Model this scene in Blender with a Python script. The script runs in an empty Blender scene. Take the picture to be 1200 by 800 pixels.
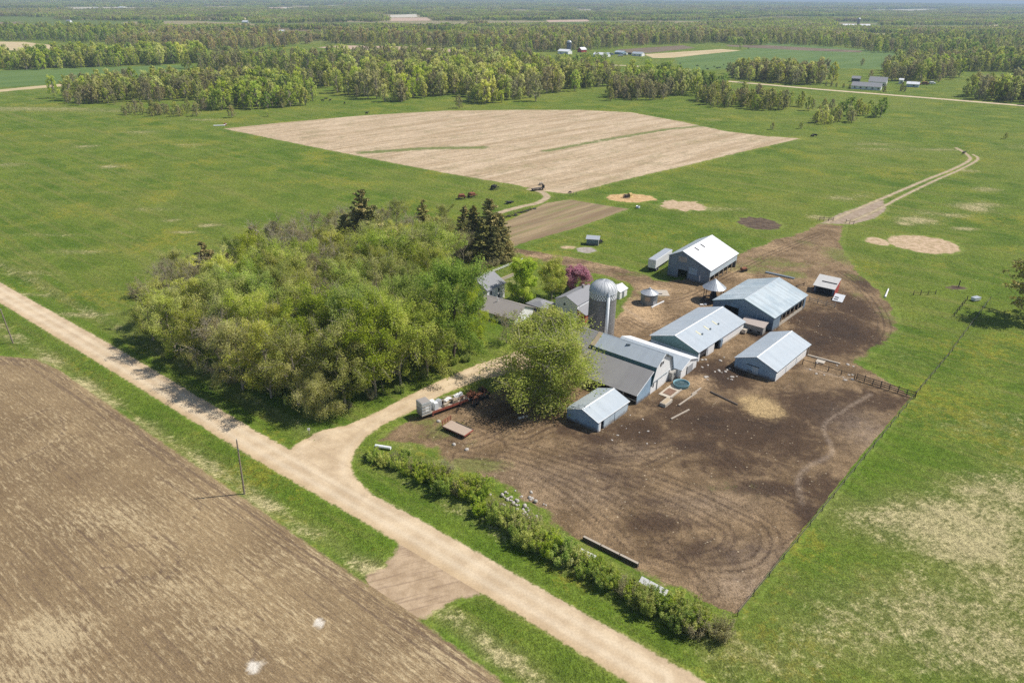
import bpy, math, random
import numpy as np
from mathutils import Vector, Matrix

random.seed(7)
RNG = np.random.default_rng(7)
scene = bpy.context.scene
COL = scene.collection

# ------------------------------------------------------------------ camera
CAM_H = 78.0
F_PX, HOR_Y, ROLL = 826.0, -5.0, 0.01
PITCH = math.atan((400 - HOR_Y) / F_PX)
cP, sP, cR, sR = math.cos(PITCH), math.sin(PITCH), math.cos(ROLL), math.sin(ROLL)

def G(px, py, z=0.0):
    """ground point seen at a pixel of the 1200x800 photograph"""
    u0, v0 = (px - 600) / F_PX, -(py - 400) / F_PX
    u, v = cR * u0 - sR * v0, sR * u0 + cR * v0
    d = (u, cP + v * sP, -sP + v * cP)
    t = (CAM_H - z) / -d[2]
    return (d[0] * t, d[1] * t)

def make_camera():
    cam = bpy.data.cameras.new("camera")
    ob = bpy.data.objects.new("camera", cam)
    COL.objects.link(ob)
    cam.sensor_width = 36.0
    cam.lens = F_PX / 1200 * 36.0
    cam.clip_start = 0.5
    cam.clip_end = 60000
    r0, u0, f0 = Vector((1, 0, 0)), Vector((0, sP, cP)), Vector((0, cP, -sP))
    r = cR * r0 + sR * u0
    u = -sR * r0 + cR * u0
    m = Matrix((r, u, -f0)).transposed().to_4x4()
    m.translation = (0, 0, CAM_H)
    ob.matrix_world = m
    scene.camera = ob
make_camera()

# ------------------------------------------------------------------ tags and mesh builders
def tag(o, label, cat, group=None, kind=None):
    o["label"] = label
    o["category"] = cat
    if group: o["group"] = group
    if kind: o["kind"] = kind
    return o

def empty(name, x, y, z=0.0, rz=0.0):
    o = bpy.data.objects.new(name, None)
    o.empty_display_size = 0.5
    COL.objects.link(o)
    o.location = (x, y, z)
    o.rotation_euler = (0, 0, rz)
    return o

def link_mesh(name, me, parent=None):
    o = bpy.data.objects.new(name, me)
    COL.objects.link(o)
    if parent is not None: o.parent = parent
    return o

class MB:
    """collects shapes into one mesh"""
    def __init__(self):
        self.v, self.f, self.m, self.mats = [], [], [], []
        self.cur = 0
    def mat(self, m):
        if m not in self.mats: self.mats.append(m)
        self.cur = self.mats.index(m)
        return self
    def add(self, vs, fs):
        b = len(self.v)
        self.v += [tuple(p) for p in vs]
        for f in fs:
            self.f.append([i + b for i in f]); self.m.append(self.cur)
        return self
    def box(self, x0, x1, y0, y1, z0, z1, M=None):
        vs = [(x, y, z) for z in (z0, z1) for y in (y0, y1) for x in (x0, x1)]
        if M is not None: vs = [tuple(M @ Vector(p)) for p in vs]
        return self.add(vs, [(0, 2, 3, 1), (4, 5, 7, 6), (0, 1, 5, 4), (2, 6, 7, 3), (0, 4, 6, 2), (1, 3, 7, 5)])
    def prism(self, poly, d):
        """poly: 3D points of one face, extruded by vector d"""
        n = len(poly)
        a = [Vector(p) for p in poly]; b = [p + Vector(d) for p in a]
        fs = [tuple(range(n))[::-1], tuple(range(n, 2 * n))]
        fs += [(i, (i + 1) % n, n + (i + 1) % n, n + i) for i in range(n)]
        return self.add(a + b, fs)
    def tube(self, p0, p1, r0, r1=None, n=8, cap=True):
        r1 = r0 if r1 is None else r1
        p0, p1 = Vector(p0), Vector(p1)
        d = (p1 - p0).normalized()
        a = d.orthogonal().normalized(); b = d.cross(a)
        vs = []
        for p, r in ((p0, r0), (p1, r1)):
            for i in range(n):
                t = 2 * math.pi * i / n
                vs.append(p + a * (r * math.cos(t)) + b * (r * math.sin(t)))
        fs = [(i, (i + 1) % n, n + (i + 1) % n, n + i) for i in range(n)]
        if cap: fs += [tuple(range(n))[::-1], tuple(range(n, 2 * n))]
        return self.add(vs, fs)
    def lathe(self, prof, n=24, cx=0, cy=0):
        vs, fs = [], []
        for r, z in prof:
            for i in range(n):
                t = 2 * math.pi * i / n
                vs.append((cx + r * math.cos(t), cy + r * math.sin(t), z))
        for k in range(len(prof) - 1):
            for i in range(n):
                j = (i + 1) % n
                fs.append((k * n + i, k * n + j, (k + 1) * n + j, (k + 1) * n + i))
        return self.add(vs, fs)
    def build(self, name, mat=None, parent=None, smooth=False, bevel=0.0):
        me = bpy.data.meshes.new(name)
        me.from_pydata(self.v, [], self.f)
        mats = self.mats or [mat]
        for m in mats: me.materials.append(m)
        if self.mats: me.polygons.foreach_set("material_index", self.m)
        if smooth: me.polygons.foreach_set("use_smooth", [True] * len(me.polygons))
        me.update()
        o = link_mesh(name, me, parent)
        if bevel > 0:
            b = o.modifiers.new("bevel", "BEVEL"); b.width = bevel; b.segments = 2; b.limit_method = "ANGLE"
        return o

def np_mesh(name, V, Fq, attrs=None, smooth=False, mat_idx=None):
    """V (n,3), Fq (m,k) arrays -> mesh"""
    me = bpy.data.meshes.new(name)
    V = np.asarray(V, np.float32); Fq = np.asarray(Fq, np.int32)
    m, k = Fq.shape
    me.vertices.add(len(V)); me.vertices.foreach_set("co", V.ravel())
    me.loops.add(m * k); me.loops.foreach_set("vertex_index", Fq.ravel())
    me.polygons.add(m)
    me.polygons.foreach_set("loop_start", np.arange(0, m * k, k, dtype=np.int32))
    if smooth: me.polygons.foreach_set("use_smooth", np.ones(m, bool))
    if mat_idx is not None: me.polygons.foreach_set("material_index", np.asarray(mat_idx, np.int32))
    me.update(calc_edges=True)
    for an, av in (attrs or {}).items():
        a = me.attributes.new(an, "FLOAT", "POINT"); a.data.foreach_set("value", np.asarray(av, np.float32))
    return me

# ------------------------------------------------------------------ shader helpers
class NT:
    def __init__(self, tree): self.t = tree
    def n(self, typ, **kw):
        nd = self.t.nodes.new(typ)
        for k, v in kw.items():
            if k.startswith("i_"): nd.inputs[k[2:].replace("_", " ")].default_value = v
            else: setattr(nd, k, v)
        return nd
    def l(self, a, b): self.t.links.new(a, b)
    def val(self, x):
        return x
    def setin(self, sock, x):
        if isinstance(x, bpy.types.NodeSocket): self.l(x, sock)
        else: sock.default_value = x
    def math(self, op, a, b=0.0, c=None, clamp=False):
        nd = self.n("ShaderNodeMath", operation=op, use_clamp=clamp)
        self.setin(nd.inputs[0], a); self.setin(nd.inputs[1], b)
        if c is not None: self.setin(nd.inputs[2], c)
        return nd.outputs[0]
    def mix(self, fac, a, b, blend="MIX"):
        nd = self.n("ShaderNodeMix", data_type="RGBA", blend_type=blend)
        nd.clamp_factor = True
        self.setin(nd.inputs[0], fac)
        for s, x in ((nd.inputs[6], a), (nd.inputs[7], b)):
            if isinstance(x, (tuple, list)) and len(x) == 3: x = (*x, 1)
            self.setin(s, x)
        return nd.outputs[2]
    def noise(self, vec, scale, detail=3.0, rough=0.55, dist=0.0):
        nd = self.n("ShaderNodeTexNoise")
        nd.inputs["Scale"].default_value = scale; nd.inputs["Detail"].default_value = detail
        nd.inputs["Roughness"].default_value = rough; nd.inputs["Distortion"].default_value = dist
        self.l(vec, nd.inputs["Vector"])
        return nd.outputs["Fac"]
    def step(self, x, lo, hi, a=0.0, b=1.0):
        nd = self.n("ShaderNodeMapRange", interpolation_type="SMOOTHSTEP")
        self.setin(nd.inputs[0], x); nd.inputs[1].default_value = lo; nd.inputs[2].default_value = hi
        nd.inputs[3].default_value = a; nd.inputs[4].default_value = b
        return nd.outputs[0]
    def attr(self, name):
        return self.n("ShaderNodeAttribute", attribute_name=name).outputs["Fac"]
    def pos(self):
        return self.n("ShaderNodeNewGeometry").outputs["Position"]
    def mapping(self, vec, rot=0.0, scale=(1, 1, 1), loc=(0, 0, 0)):
        if rot and tuple(scale) != (1, 1, 1):
            vec = self.mapping(vec, rot=rot); rot = 0.0      # turn first, then stretch
        nd = self.n("ShaderNodeMapping")
        self.l(vec, nd.inputs[0]); nd.inputs["Rotation"].default_value = (0, 0, rot)
        nd.inputs["Scale"].default_value = scale; nd.inputs["Location"].default_value = loc
        return nd.outputs[0]
    def vary(self, col, fac, amount):
        """multiply a colour by 1 +- amount driven by a 0..1 value"""
        m = self.math("MULTIPLY_ADD", fac, 2 * amount, 1 - amount)
        nd = self.n("ShaderNodeVectorMath", operation="SCALE")
        self.setin(nd.inputs[0], col); self.setin(nd.inputs["Scale"], m)
        return nd.outputs[0]

def new_mat(name):
    m = bpy.data.materials.new(name); m.use_nodes = True
    t = m.node_tree; t.nodes.clear()
    nt = NT(t)
    out = nt.n("ShaderNodeOutputMaterial")
    return m, nt, out

def finish(nt, out, col, rough=0.9, height=None, bump=0.3, dist=0.1, metallic=0.0, spec=0.3):
    b = nt.n("ShaderNodeBsdfPrincipled")
    if isinstance(col, (tuple, list)): col = (*col[:3], 1)
    nt.setin(b.inputs["Base Color"], col)
    nt.setin(b.inputs["Roughness"], rough)
    b.inputs["Metallic"].default_value = metallic
    b.inputs["Specular IOR Level"].default_value = spec
    if height is not None:
        bp = nt.n("ShaderNodeBump"); bp.inputs["Strength"].default_value = bump; bp.inputs["Distance"].default_value = dist
        nt.l(height, bp.inputs["Height"]); nt.l(bp.outputs[0], b.inputs["Normal"])
    nt.l(b.outputs[0], out.inputs[0])
    return b

def objcoord(nt):
    return nt.n("ShaderNodeTexCoord").outputs["Object"]

def paint(name, col, rough=0.6, var=0.10, dirt=0.25, dirtcol=(0.16, 0.12, 0.08), scale=1.2, metallic=0.0, splash=0.0, streak=True, spec=0.3):
    """painted or plain surface with mottling, run-down streaks and mud splash near the ground"""
    m, nt, out = new_mat(name)
    p = objcoord(nt)
    a = nt.noise(p, scale, 4)
    c = nt.vary((*col, 1)[:3] if False else nt.mix(0.0, col, col), a, var)
    d = nt.noise(nt.mapping(p, scale=(1.6, 1.6, 0.25)) if streak else p, 2.0, 5, 0.65)
    c = nt.mix(nt.math("MULTIPLY", nt.step(d, 0.5, 0.8), dirt), c, dirtcol)
    if splash > 0:
        sep = nt.n("ShaderNodeSeparateXYZ"); nt.l(p, sep.inputs[0])
        zz = nt.math("ADD", sep.outputs[2], nt.math("MULTIPLY", nt.noise(p, 1.1, 4), -1.4))
        c = nt.mix(nt.math("MULTIPLY", nt.step(zz, -0.5, 0.25, 1, 0), splash), c, dirtcol)
    finish(nt, out, c, rough, a, 0.05, 0.02, metallic, spec)
    return m

def ribbed(name, col, col2=None, rough=0.5, pitch=0.9, along="x", dirt=0.12, rust=0.0, panel=0.06, spec=0.35, splash=0.0):
    """ribbed sheet metal: ribs as bump, sheet to sheet tone changes, weathering; ribs run across local x"""
    m, nt, out = new_mat(name)
    p = objcoord(nt)
    sep = nt.n("ShaderNodeSeparateXYZ"); nt.l(p, sep.inputs[0])
    ax = sep.outputs[0 if along == "x" else 1]
    ph = nt.math("FRACT", nt.math("DIVIDE", ax, pitch / 3))
    rib = nt.step(nt.math("ABSOLUTE", nt.math("SUBTRACT", ph, 0.5)), 0.05, 0.18, 1, 0)
    wn = nt.n("ShaderNodeTexWhiteNoise", noise_dimensions="1D")
    nt.l(nt.math("FLOOR", nt.math("DIVIDE", ax, pitch)), wn.inputs["W"])
    c = nt.vary(nt.mix(nt.step(nt.noise(p, 0.22, 3), 0.4, 0.65), col, col2 or col), wn.outputs["Value"], panel)
    c = nt.vary(c, nt.noise(p, 1.5, 5, 0.7), 0.08)
    c = nt.vary(c, rib, 0.05)
    if rust > 0:
        c = nt.mix(nt.math("MULTIPLY", nt.step(nt.noise(p, 0.9, 6, 0.7), 0.52, 0.7), rust), c, (0.24, 0.12, 0.07))
    c = nt.mix(nt.math("MULTIPLY", nt.step(nt.noise(p, 0.5, 5, 0.7), 0.5, 0.75), dirt), c, (0.22, 0.19, 0.16))
    if splash > 0:
        zz = nt.math("ADD", sep.outputs[2], nt.math("MULTIPLY", nt.noise(p, 1.1, 4), -1.4))
        c = nt.mix(nt.math("MULTIPLY", nt.step(zz, -0.5, 0.25, 1, 0), splash), c, (0.15, 0.11, 0.08))
    finish(nt, out, c, rough, rib, 0.5, 0.02, 0.0, spec)
    return m

# ------------------------------------------------------------------ polygons
def sdist(P, X, Y):
    """signed distance to a closed polygon, inside positive"""
    P = np.asarray(P, float); n = len(P)
    d = np.full(X.shape, 1e12); ins = np.zeros(X.shape, bool)
    for i in range(n):
        ax, ay = P[i]; bx, by = P[(i + 1) % n]
        ex, ey = bx - ax, by - ay
        wx, wy = X - ax, Y - ay
        t = np.clip((wx * ex + wy * ey) / max(ex * ex + ey * ey, 1e-9), 0, 1)
        d = np.minimum(d, (wx - ex * t) ** 2 + (wy - ey * t) ** 2)
        c = ((ay > Y) != (by > Y)) & (X < ex * (Y - ay) / (ey if abs(ey) > 1e-12 else 1e-12) + ax)
        ins ^= c
    d = np.sqrt(d)
    return np.where(ins, d, -d)

def ldist(pts, X, Y):
    """distance to an open polyline"""
    d = np.full(X.shape, 1e12)
    for (ax, ay), (bx, by) in zip(pts[:-1], pts[1:]):
        ex, ey = bx - ax, by - ay
        t = np.clip(((X - ax) * ex + (Y - ay) * ey) / max(ex * ex + ey * ey, 1e-9), 0, 1)
        d = np.minimum(d, (X - ax - ex * t) ** 2 + (Y - ay - ey * t) ** 2)
    return np.sqrt(d)

def smooth_line(pts, per=6):
    pts = [np.array(p, float) for p in pts]
    q = [2 * pts[0] - pts[1]] + pts + [2 * pts[-1] - pts[-2]]
    out = []
    for i in range(1, len(q) - 2):
        for k in range(per):
            t = k / per
            a, b, c, d = q[i - 1], q[i], q[i + 1], q[i + 2]
            out.append(0.5 * (2 * b + (c - a) * t + (2 * a - 5 * b + 4 * c - d) * t * t + (3 * b - a - 3 * c + d) * t ** 3))
    out.append(pts[-1])
    return [tuple(p) for p in out]

def GP(*pp): return [G(*p) for p in pp]

ROAD_UP = GP((-60, 297), (16, 340), (132, 405), (300, 505), (400, 560), (510, 619), (647, 697), (820, 795), (960, 876))
ROAD_LO = GP((-60, 319), (0, 355), (102, 417), (289, 532), (380, 585), (471, 638), (600, 716), (700, 777), (860, 876))
ROAD_MID = [((a[0] + b[0]) / 2, (a[1] + b[1]) / 2) for a, b in ((G(-60, 297), G(-75, 310)), (G(132, 405), G(120, 428)), (G(300, 505), G(262, 515)), (G(510, 619), G(455, 629)), (G(820, 795), G(728, 795)))]
J1, J2 = G(390, 545), G(500, 680)

def terrain(X, Y):
    d = ldist(ROAD_MID, X, Y)
    z = -0.55 * np.exp(-((d - 7.7) / 1.35) ** 2)
    for jx, jy, r in ((J1[0], J1[1], 11), (J2[0], J2[1], 11)):
        z = z * (1 - np.exp(-(((X - jx) ** 2 + (Y - jy) ** 2) / r ** 2) ** 2))
    return z

def tz(x, y): return float(terrain(np.array([x]), np.array([y]))[0])

# ------------------------------------------------------------------ grass tone of the place: how dry and how lush
BLOBS_DRY = []   # (x, y, rx, ry, strength)
def dry_at(px, py, rx, ry, s): x, y = G(px, py); BLOBS_DRY.append((x, y, rx, ry, min(1.0, s * (1.05 if px < 500 else 1.15))))
for a in ((1110, 610, 22, 9, .55), (1140, 640, 12, 6, .6), (1040, 610, 9, 5, .45), (1180, 580, 16, 8, .45), (1100, 720, 30, 12, .38), (1000, 740, 18, 9, .3), (1170, 760, 20, 8, .4),
          (1190, 680, 16, 8, .4), (900, 770, 14, 6, .28), (1130, 500, 12, 8, .2), (1190, 500, 14, 9, .25),
          (1140, 243, 9, 9, .5), (1075, 258, 10, 7, .5), (1155, 240, 8, 5, .45), (1115, 252, 10, 5, .4), (1060, 262, 5, 4, .5), (1135, 200, 6, 5, .45), (1155, 222, 8, 6, .4), (1130, 268, 6, 3, .5),
          (1090, 250, 12, 10, .25), (1035, 175, 30, 8, .3), (1100, 175, 20, 5, .4), (1190, 172, 20, 5, .4), (1020, 168, 22, 6, .4),
          (100, 172, 9, 6, .5), (130, 195, 9, 5, .5), (10, 193, 9, 4, .55), (225, 170, 14, 7, .35), (165, 155, 14, 8, .4), (215, 272, 7, 2, .5), (245, 264, 6, 3, .5), (200, 258, 5, 3, .4),
          (130, 130, 30, 6, .4), (30, 128, 90, 7, .75), (80, 128, 30, 5, .6), (175, 245, 20, 4, .3), (60, 275, 20, 2.5, .3), (120, 225, 34, 3, .25), (90, 295, 16, 3, .35), (30, 320, 12, 3, .35), (200, 141, 30, 3, .5), (90, 368, 10, 2.5, .5), (40, 345, 10, 2, .4),
          (960, 255, 6, 5, .45), (985, 232, 8, 5, .4), (1010, 230, 8, 5, .3), (700, 250, 10, 6, .2), (830, 245, 25, 5, .3),
          (835, 140, 10, 6, .35), (1000, 125, 40, 6, .25), (380, 145, 14, 3, .4), (240, 140, 20, 4, .5), (600, 330, 6, 6, .3), (1045, 250, 14, 9, .15),
          (1060, 420, 6, 8, .2), (1000, 330, 4, 5, .3), (540, 545, 10, 3, .35), (560, 520, 8, 3, .4), (480, 520, 6, 3, .25)):
    dry_at(*a)
BLOBS_LUSH = []
def lush_at(px, py, rx, ry, s): x, y = G(px, py); BLOBS_LUSH.append((x, y, rx, ry, s))
for a in ((960, 650, 8, 8, .9), (1010, 560, 9, 10, .8), (1060, 520, 10, 10, .6), (900, 700, 5, 5, .7), (500, 570, 10, 5, .7), (430, 540, 5, 4, .8), (640, 650, 8, 4, .5), (740, 710, 8, 4, .4), (1160, 340, 20, 14, .4), (280, 450, 14, 4, .6),
          (200, 390, 14, 5, .5), (330, 500, 9, 3, .6), (440, 640, 8, 3, .8), (560, 750, 7, 3, .8), (350, 580, 12, 2.5, .7), (240, 500, 16, 2.5, .7), (120, 430, 14, 2.5, .6), (700, 290, 12, 8, .5), (760, 270, 10, 10, .3), (600, 390, 10, 10, .6)):
    lush_at(*a)

def grass_attrs(X, Y):
    dry = np.zeros(X.shape); lush = np.zeros(X.shape)
    for x, y, rx, ry, s in BLOBS_DRY:
        dry = np.maximum(dry, s * np.exp(-(((X - x) / rx) ** 2 + ((Y - y) / ry) ** 2)))
    for x, y, rx, ry, s in BLOBS_LUSH:
        lush = np.maximum(lush, s * np.exp(-(((X - x) / rx) ** 2 + ((Y - y) / ry) ** 2)))
    d = ldist(ROAD_MID, X, Y)
    side = sdist([ROAD_LO[0], *ROAD_LO[1:], (200, -100), (-600, -100)], X, Y)
    dry = np.maximum(dry, np.where(side > 0, (0.42 + 0.22 * np.sin(X * 0.31 + 1.3 * np.sin(Y * 0.17)) * np.cos(Y * 0.23)) * np.exp(-((d - 9.6) / 2.6) ** 2), 0.3 * np.exp(-((d - 9.5) / 2.5) ** 2)))
    lush = np.maximum(lush, 0.35 * np.exp(-((d - 5.0) / 1.5) ** 2))
    # the old pasture right of the paddock is yellower
    past = sdist(GP((1068, 470), (866, 722), (700, 900), (1500, 900), (1500, 500), (1200, 440)), X, Y)
    dry = np.maximum(dry, np.clip(past / 34, 0, 1) * 0.40)
    return dict(dry=dry, lush=lush)

# grass node group -------------------------------------------------
def grass_group():
    g = bpy.data.node_groups.new("grass_tone", "ShaderNodeTree")
    g.interface.new_socket("Color", in_out="OUTPUT", socket_type="NodeSocketColor")
    g.interface.new_socket("Height", in_out="OUTPUT", socket_type="NodeSocketFloat")
    nt = NT(g); go = nt.n("NodeGroupOutput")
    p = nt.pos(); dry, lush = nt.attr("dry"), nt.attr("lush")
    n_big = nt.noise(p, 0.012, 4, 0.6); n_mid = nt.noise(p, 0.07, 6, 0.68, 0.4); n_t = nt.noise(p, 0.24, 8, 0.74, 0.2); n_sm = nt.noise(p, 0.8, 5, 0.72); n_fine = nt.noise(p, 3.2, 3, 0.7)
    n_str = nt.noise(nt.mapping(p, rot=math.radians(37), scale=(0.03, 0.35, 1)), 1.0, 6, 0.7)
    c = nt.mix(nt.step(n_mid, 0.36, 0.66), (0.080, 0.138, 0.013), (0.145, 0.198, 0.026))
    c = nt.mix(nt.math("MULTIPLY", nt.step(n_big, 0.42, 0.65), 0.5), c, (0.185, 0.208, 0.038))
    c = nt.mix(nt.math("MULTIPLY", nt.step(n_str, 0.50, 0.66), 0.45), c, (0.21, 0.20, 0.055))
    c = nt.mix(nt.math("MULTIPLY", nt.step(nt.noise(nt.mapping(p, rot=math.radians(41), scale=(0.006, 0.22, 1)), 1.0, 5, 0.65), 0.5, 0.62), 0.35), c, (0.22, 0.215, 0.06))
    c = nt.mix(nt.math("MULTIPLY", lush, 0.75), c, (0.098, 0.172, 0.012))
    c = nt.mix(nt.math("MULTIPLY", nt.step(n_t, 0.54, 0.68), 0.35), c, (0.19, 0.20, 0.06))
    c = nt.mix(nt.math("MULTIPLY", nt.step(n_t, 0.46, 0.34), 0.4), c, (0.055, 0.10, 0.011))
    # yellow flower haze
    c = nt.mix(nt.math("MULTIPLY", nt.step(nt.math("MULTIPLY", nt.noise(p, 0.035, 3), nt.noise(p, 0.5, 6, 0.75)), 0.28, 0.36), 0.5), c, (0.27, 0.24, 0.03))
    # dry tufts
    c = nt.mix(nt.step(nt.math("ADD", dry, nt.math("MULTIPLY", nt.math("SUBTRACT", n_mid, 0.5), 0.5)), 0.05, 0.75, 0.0, 0.75), c, (0.225, 0.205, 0.085))
    n_blade = nt.noise(nt.mapping(p, rot=math.radians(-30), scale=(0.9, 2.2, 1)), 1.0, 4, 0.7)
    tex = nt.math("ADD", nt.math("ADD", nt.math("MULTIPLY", n_t, 0.40), nt.math("MULTIPLY", n_sm, 0.30)), nt.math("MULTIPLY", n_blade, 0.30))
    dsel = nt.math("ADD", nt.math("MULTIPLY", dry, 0.40), nt.math("MULTIPLY", tex, 1.0))
    dsel = nt.math("SUBTRACT", dsel, nt.math("MULTIPLY", lush, 0.10))
    c = nt.mix(nt.math("MULTIPLY", nt.step(dsel, 0.595, 0.78), 0.9), c, (0.45, 0.385, 0.20))
    # far plain: a quilt of fields and fallow land
    sp = nt.n("ShaderNodeSeparateXYZ"); nt.l(p, sp.inputs[0])
    vo = nt.n("ShaderNodeTexVoronoi", feature="F1", distance="CHEBYCHEV"); vo.inputs["Scale"].default_value = 1.0; vo.inputs["Randomness"].default_value = 0.85
    nt.l(nt.mapping(p, rot=math.radians(42), scale=(0.0021, 0.0034, 0.0)), vo.inputs["Vector"])
    cs = nt.n("ShaderNodeSeparateColor"); nt.l(vo.outputs["Color"], cs.inputs[0])
    fc = nt.mix(nt.step(cs.outputs[0], 0.58, 0.66), (0.115, 0.15, 0.035), (0.30, 0.24, 0.145)); fc = nt.mix(nt.step(cs.outputs[1], 0.82, 0.86), fc, (0.22, 0.155, 0.105))
    c = nt.mix(nt.math("MULTIPLY", nt.step(sp.outputs[1], 1250.0, 1700.0), 0.8), c, fc)
    c = nt.vary(c, nt.step(n_sm, 0.30, 0.70), 0.24)
    c = nt.vary(c, nt.step(n_fine, 0.28, 0.72), 0.24)
    c = nt.vary(c, nt.step(n_blade, 0.3, 0.7), 0.16)
    h = nt.math("ADD", nt.math("MULTIPLY", n_sm, 0.8), nt.math("MULTIPLY", n_fine, 0.5))
    nt.l(c, go.inputs[0]); nt.l(h, go.inputs[1])
    return g
GRASS = grass_group()

def grass_nodes(nt):
    nd = nt.n("ShaderNodeGroup"); nd.node_tree = GRASS
    return nd.outputs[0], nd.outputs[1]

def mat_ground():
    m, nt, out = new_mat("ground_grass")
    c, h = grass_nodes(nt)
    finish(nt, out, c, 0.95, h, 0.9, 0.5, spec=0.1)
    return m

def blend_mat(name, fn, soft=0.5, wob=1.2, wscale=0.45, bump=0.5, dist=0.15, rough=0.95, wide=0.0):
    """surface fn(nt, p) -> (colour, height) that gives way to the grass at its ragged border"""
    m, nt, out = new_mat(name)
    gc, gh = grass_nodes(nt)
    p = nt.pos()
    c, h = fn(nt, p)
    if name == "pale_gravel": gc = nt.mix(nt.attr("inyard"), gc, (0.24, 0.165, 0.11))
    w = nt.math("MULTIPLY", nt.math("SUBTRACT", nt.noise(p, wscale, 5, 0.7), 0.5), wob * 2)
    if wide: w = nt.math("ADD", w, nt.math("MULTIPLY", nt.math("SUBTRACT", nt.noise(p, 0.13, 4, 0.6), 0.58), wide * 2))
    k = nt.step(nt.math("ADD", nt.attr("edge"), w), -soft, soft)
    finish(nt, out, nt.mix(k, gc, c), rough, nt.math("ADD", nt.math("MULTIPLY", h, k), nt.math("MULTIPLY", gh, nt.math("SUBTRACT", 1.0, k))), bump, dist, spec=0.15)
    return m

def sheet(name, poly, cell, z, mat, margin=1.2, extra=None, label="", cat="ground", kind="structure", hill=None):
    P = np.array(poly)
    x0, y0 = P.min(0) - margin - cell; x1, y1 = P.max(0) + margin + cell
    xs = np.arange(x0, x1 + cell, cell); ys = np.arange(y0, y1 + cell, cell)
    X, Y = np.meshgrid(xs, ys)
    sd = sdist(poly, X, Y)
    Xc, Yc = X[:-1, :-1] + cell / 2, Y[:-1, :-1] + cell / 2
    sc = 0.25 * (sd[:-1, :-1] + sd[1:, :-1] + sd[:-1, 1:] + sd[1:, 1:])
    keep = sc > -margin
    idx = np.arange(X.size).reshape(X.shape)
    q = np.stack([idx[:-1, :-1][keep], idx[:-1, 1:][keep], idx[1:, 1:][keep], idx[1:, :-1][keep]], 1)
    used = np.unique(q); remap = np.full(X.size, -1); remap[used] = np.arange(len(used))
    x, y, e = X.ravel()[used], Y.ravel()[used], sd.ravel()[used]
    zz = terrain(x, y) + 0.012 + (z - 0.012) * np.clip((e + margin) / (margin + 0.3), 0, 1)
    if hill is not None: zz = zz + hill(x, y, e)
    at = dict(edge=e, **grass_attrs(x, y))
    if extra: at.update(extra(x, y, e))
    me = np_mesh(name, np.stack([x, y, zz], 1), remap[q], at, smooth=True)
    me.materials.append(mat)
    o = link_mesh(name, me)
    tag(o, label or name.replace("_", " "), cat, kind=kind)
    return o
HAZE, EXPO = 1.0e-4, 0.30
# ================================================================== ground
def axis(lo, hi, step, far, growth=1.035):
    a = list(np.arange(lo, hi + step, step)); s = step
    while a[-1] < far: s *= growth; a.append(a[-1] + s)
    s = step; b = []
    c = lo
    while c > -far: s *= growth; c -= s; b.append(c)
    return np.array(b[::-1] + a)
FAR = 20000.0
def make_ground():
    xs = axis(-150, 190, 1.5, FAR, 1.05); ys = axis(35, 260, 1.3, FAR, 1.04)
    X, Y = np.meshgrid(xs, ys)
    x, y = X.ravel(), Y.ravel()
    i = np.arange(X.size).reshape(X.shape)
    q = np.stack([i[:-1, :-1].ravel(), i[:-1, 1:].ravel(), i[1:, 1:].ravel(), i[1:, :-1].ravel()], 1)
    me = np_mesh("ground", np.stack([x, y, terrain(x, y)], 1), q, grass_attrs(x, y), smooth=True)
    me.materials.append(mat_ground())
    tag(link_mesh("ground", me), "green and dry spring grass across the whole plain", "grass ground", kind="structure")
make_ground()

YARD = GP((446, 516), (470, 494), (500, 482), (545, 466), (590, 452), (640, 432), (690, 400), (705, 385), (722, 372), (733, 350), (742, 338), (735, 330), (700, 322), (660, 312), (625, 303), (595, 294), (600, 289), (640, 296), (700, 307),
          (745, 318), (780, 330), (800, 328), (845, 312), (870, 297), (905, 282), (940, 272), (958, 262), (990, 264), (985, 282), (992, 300), (1005, 318), (1028, 338), (1048, 362), (1052, 385), (1040, 402), (1018, 415), (1003, 425), (1030, 438), (1067, 465),
          (1012, 530), (940, 620), (880, 697), (863, 718), (842, 712), (800, 695), (740, 668), (690, 640), (645, 610), (598, 574), (560, 555), (530, 545), (505, 528), (470, 520))
# ---- gravel road, driveway, bare field entrance
def gravel_fn(nt, p):
    a = nt.noise(p, 0.25, 4); b = nt.noise(p, 3.0, 4, 0.7)
    s = nt.noise(nt.mapping(p, rot=math.radians(37), scale=(0.02, 1.1, 1)), 1.0, 4, 0.6)
    c = nt.mix(nt.step(a, 0.35, 0.65), (0.475, 0.355, 0.225), (0.565, 0.44, 0.29))
    c = nt.mix(nt.math("MULTIPLY", nt.step(s, 0.5, 0.7), 0.5), c, (0.42, 0.31, 0.20))
    c = nt.mix(nt.math("MULTIPLY", nt.attr("wheel"), 0.6), c, (0.64, 0.53, 0.38))
    c = nt.mix(nt.math("MULTIPLY", nt.attr("verge"), 0.55), c, (0.47, 0.33, 0.18))
    return nt.vary(nt.vary(c, nt.step(b, 0.28, 0.72), 0.09), a, 0.15), b
M_GRAVEL = blend_mat("pale_gravel", gravel_fn, 0.3, 0.9, 0.8, 0.35, 0.08)
ENTR = GP((468, 630), (515, 658), (572, 692), (540, 700), (516, 712), (504, 722), (486, 728), (455, 708), (430, 688), (432, 674), (452, 662), (464, 650))
ROADP = ROAD_UP + ROAD_LO[::-1]
DRIVE = GP((338, 528), (362, 510), (378, 504), (405, 499), (440, 484), (480, 463), (520, 444), (560, 427), (600, 414), (640, 396), (690, 380), (715, 392), (660, 424), (600, 438), (562, 445), (520, 462), (487, 480), (450, 497), (430, 511), (417, 527), (411, 543), (415, 558), (436, 580), (420, 600), (372, 570))
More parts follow.
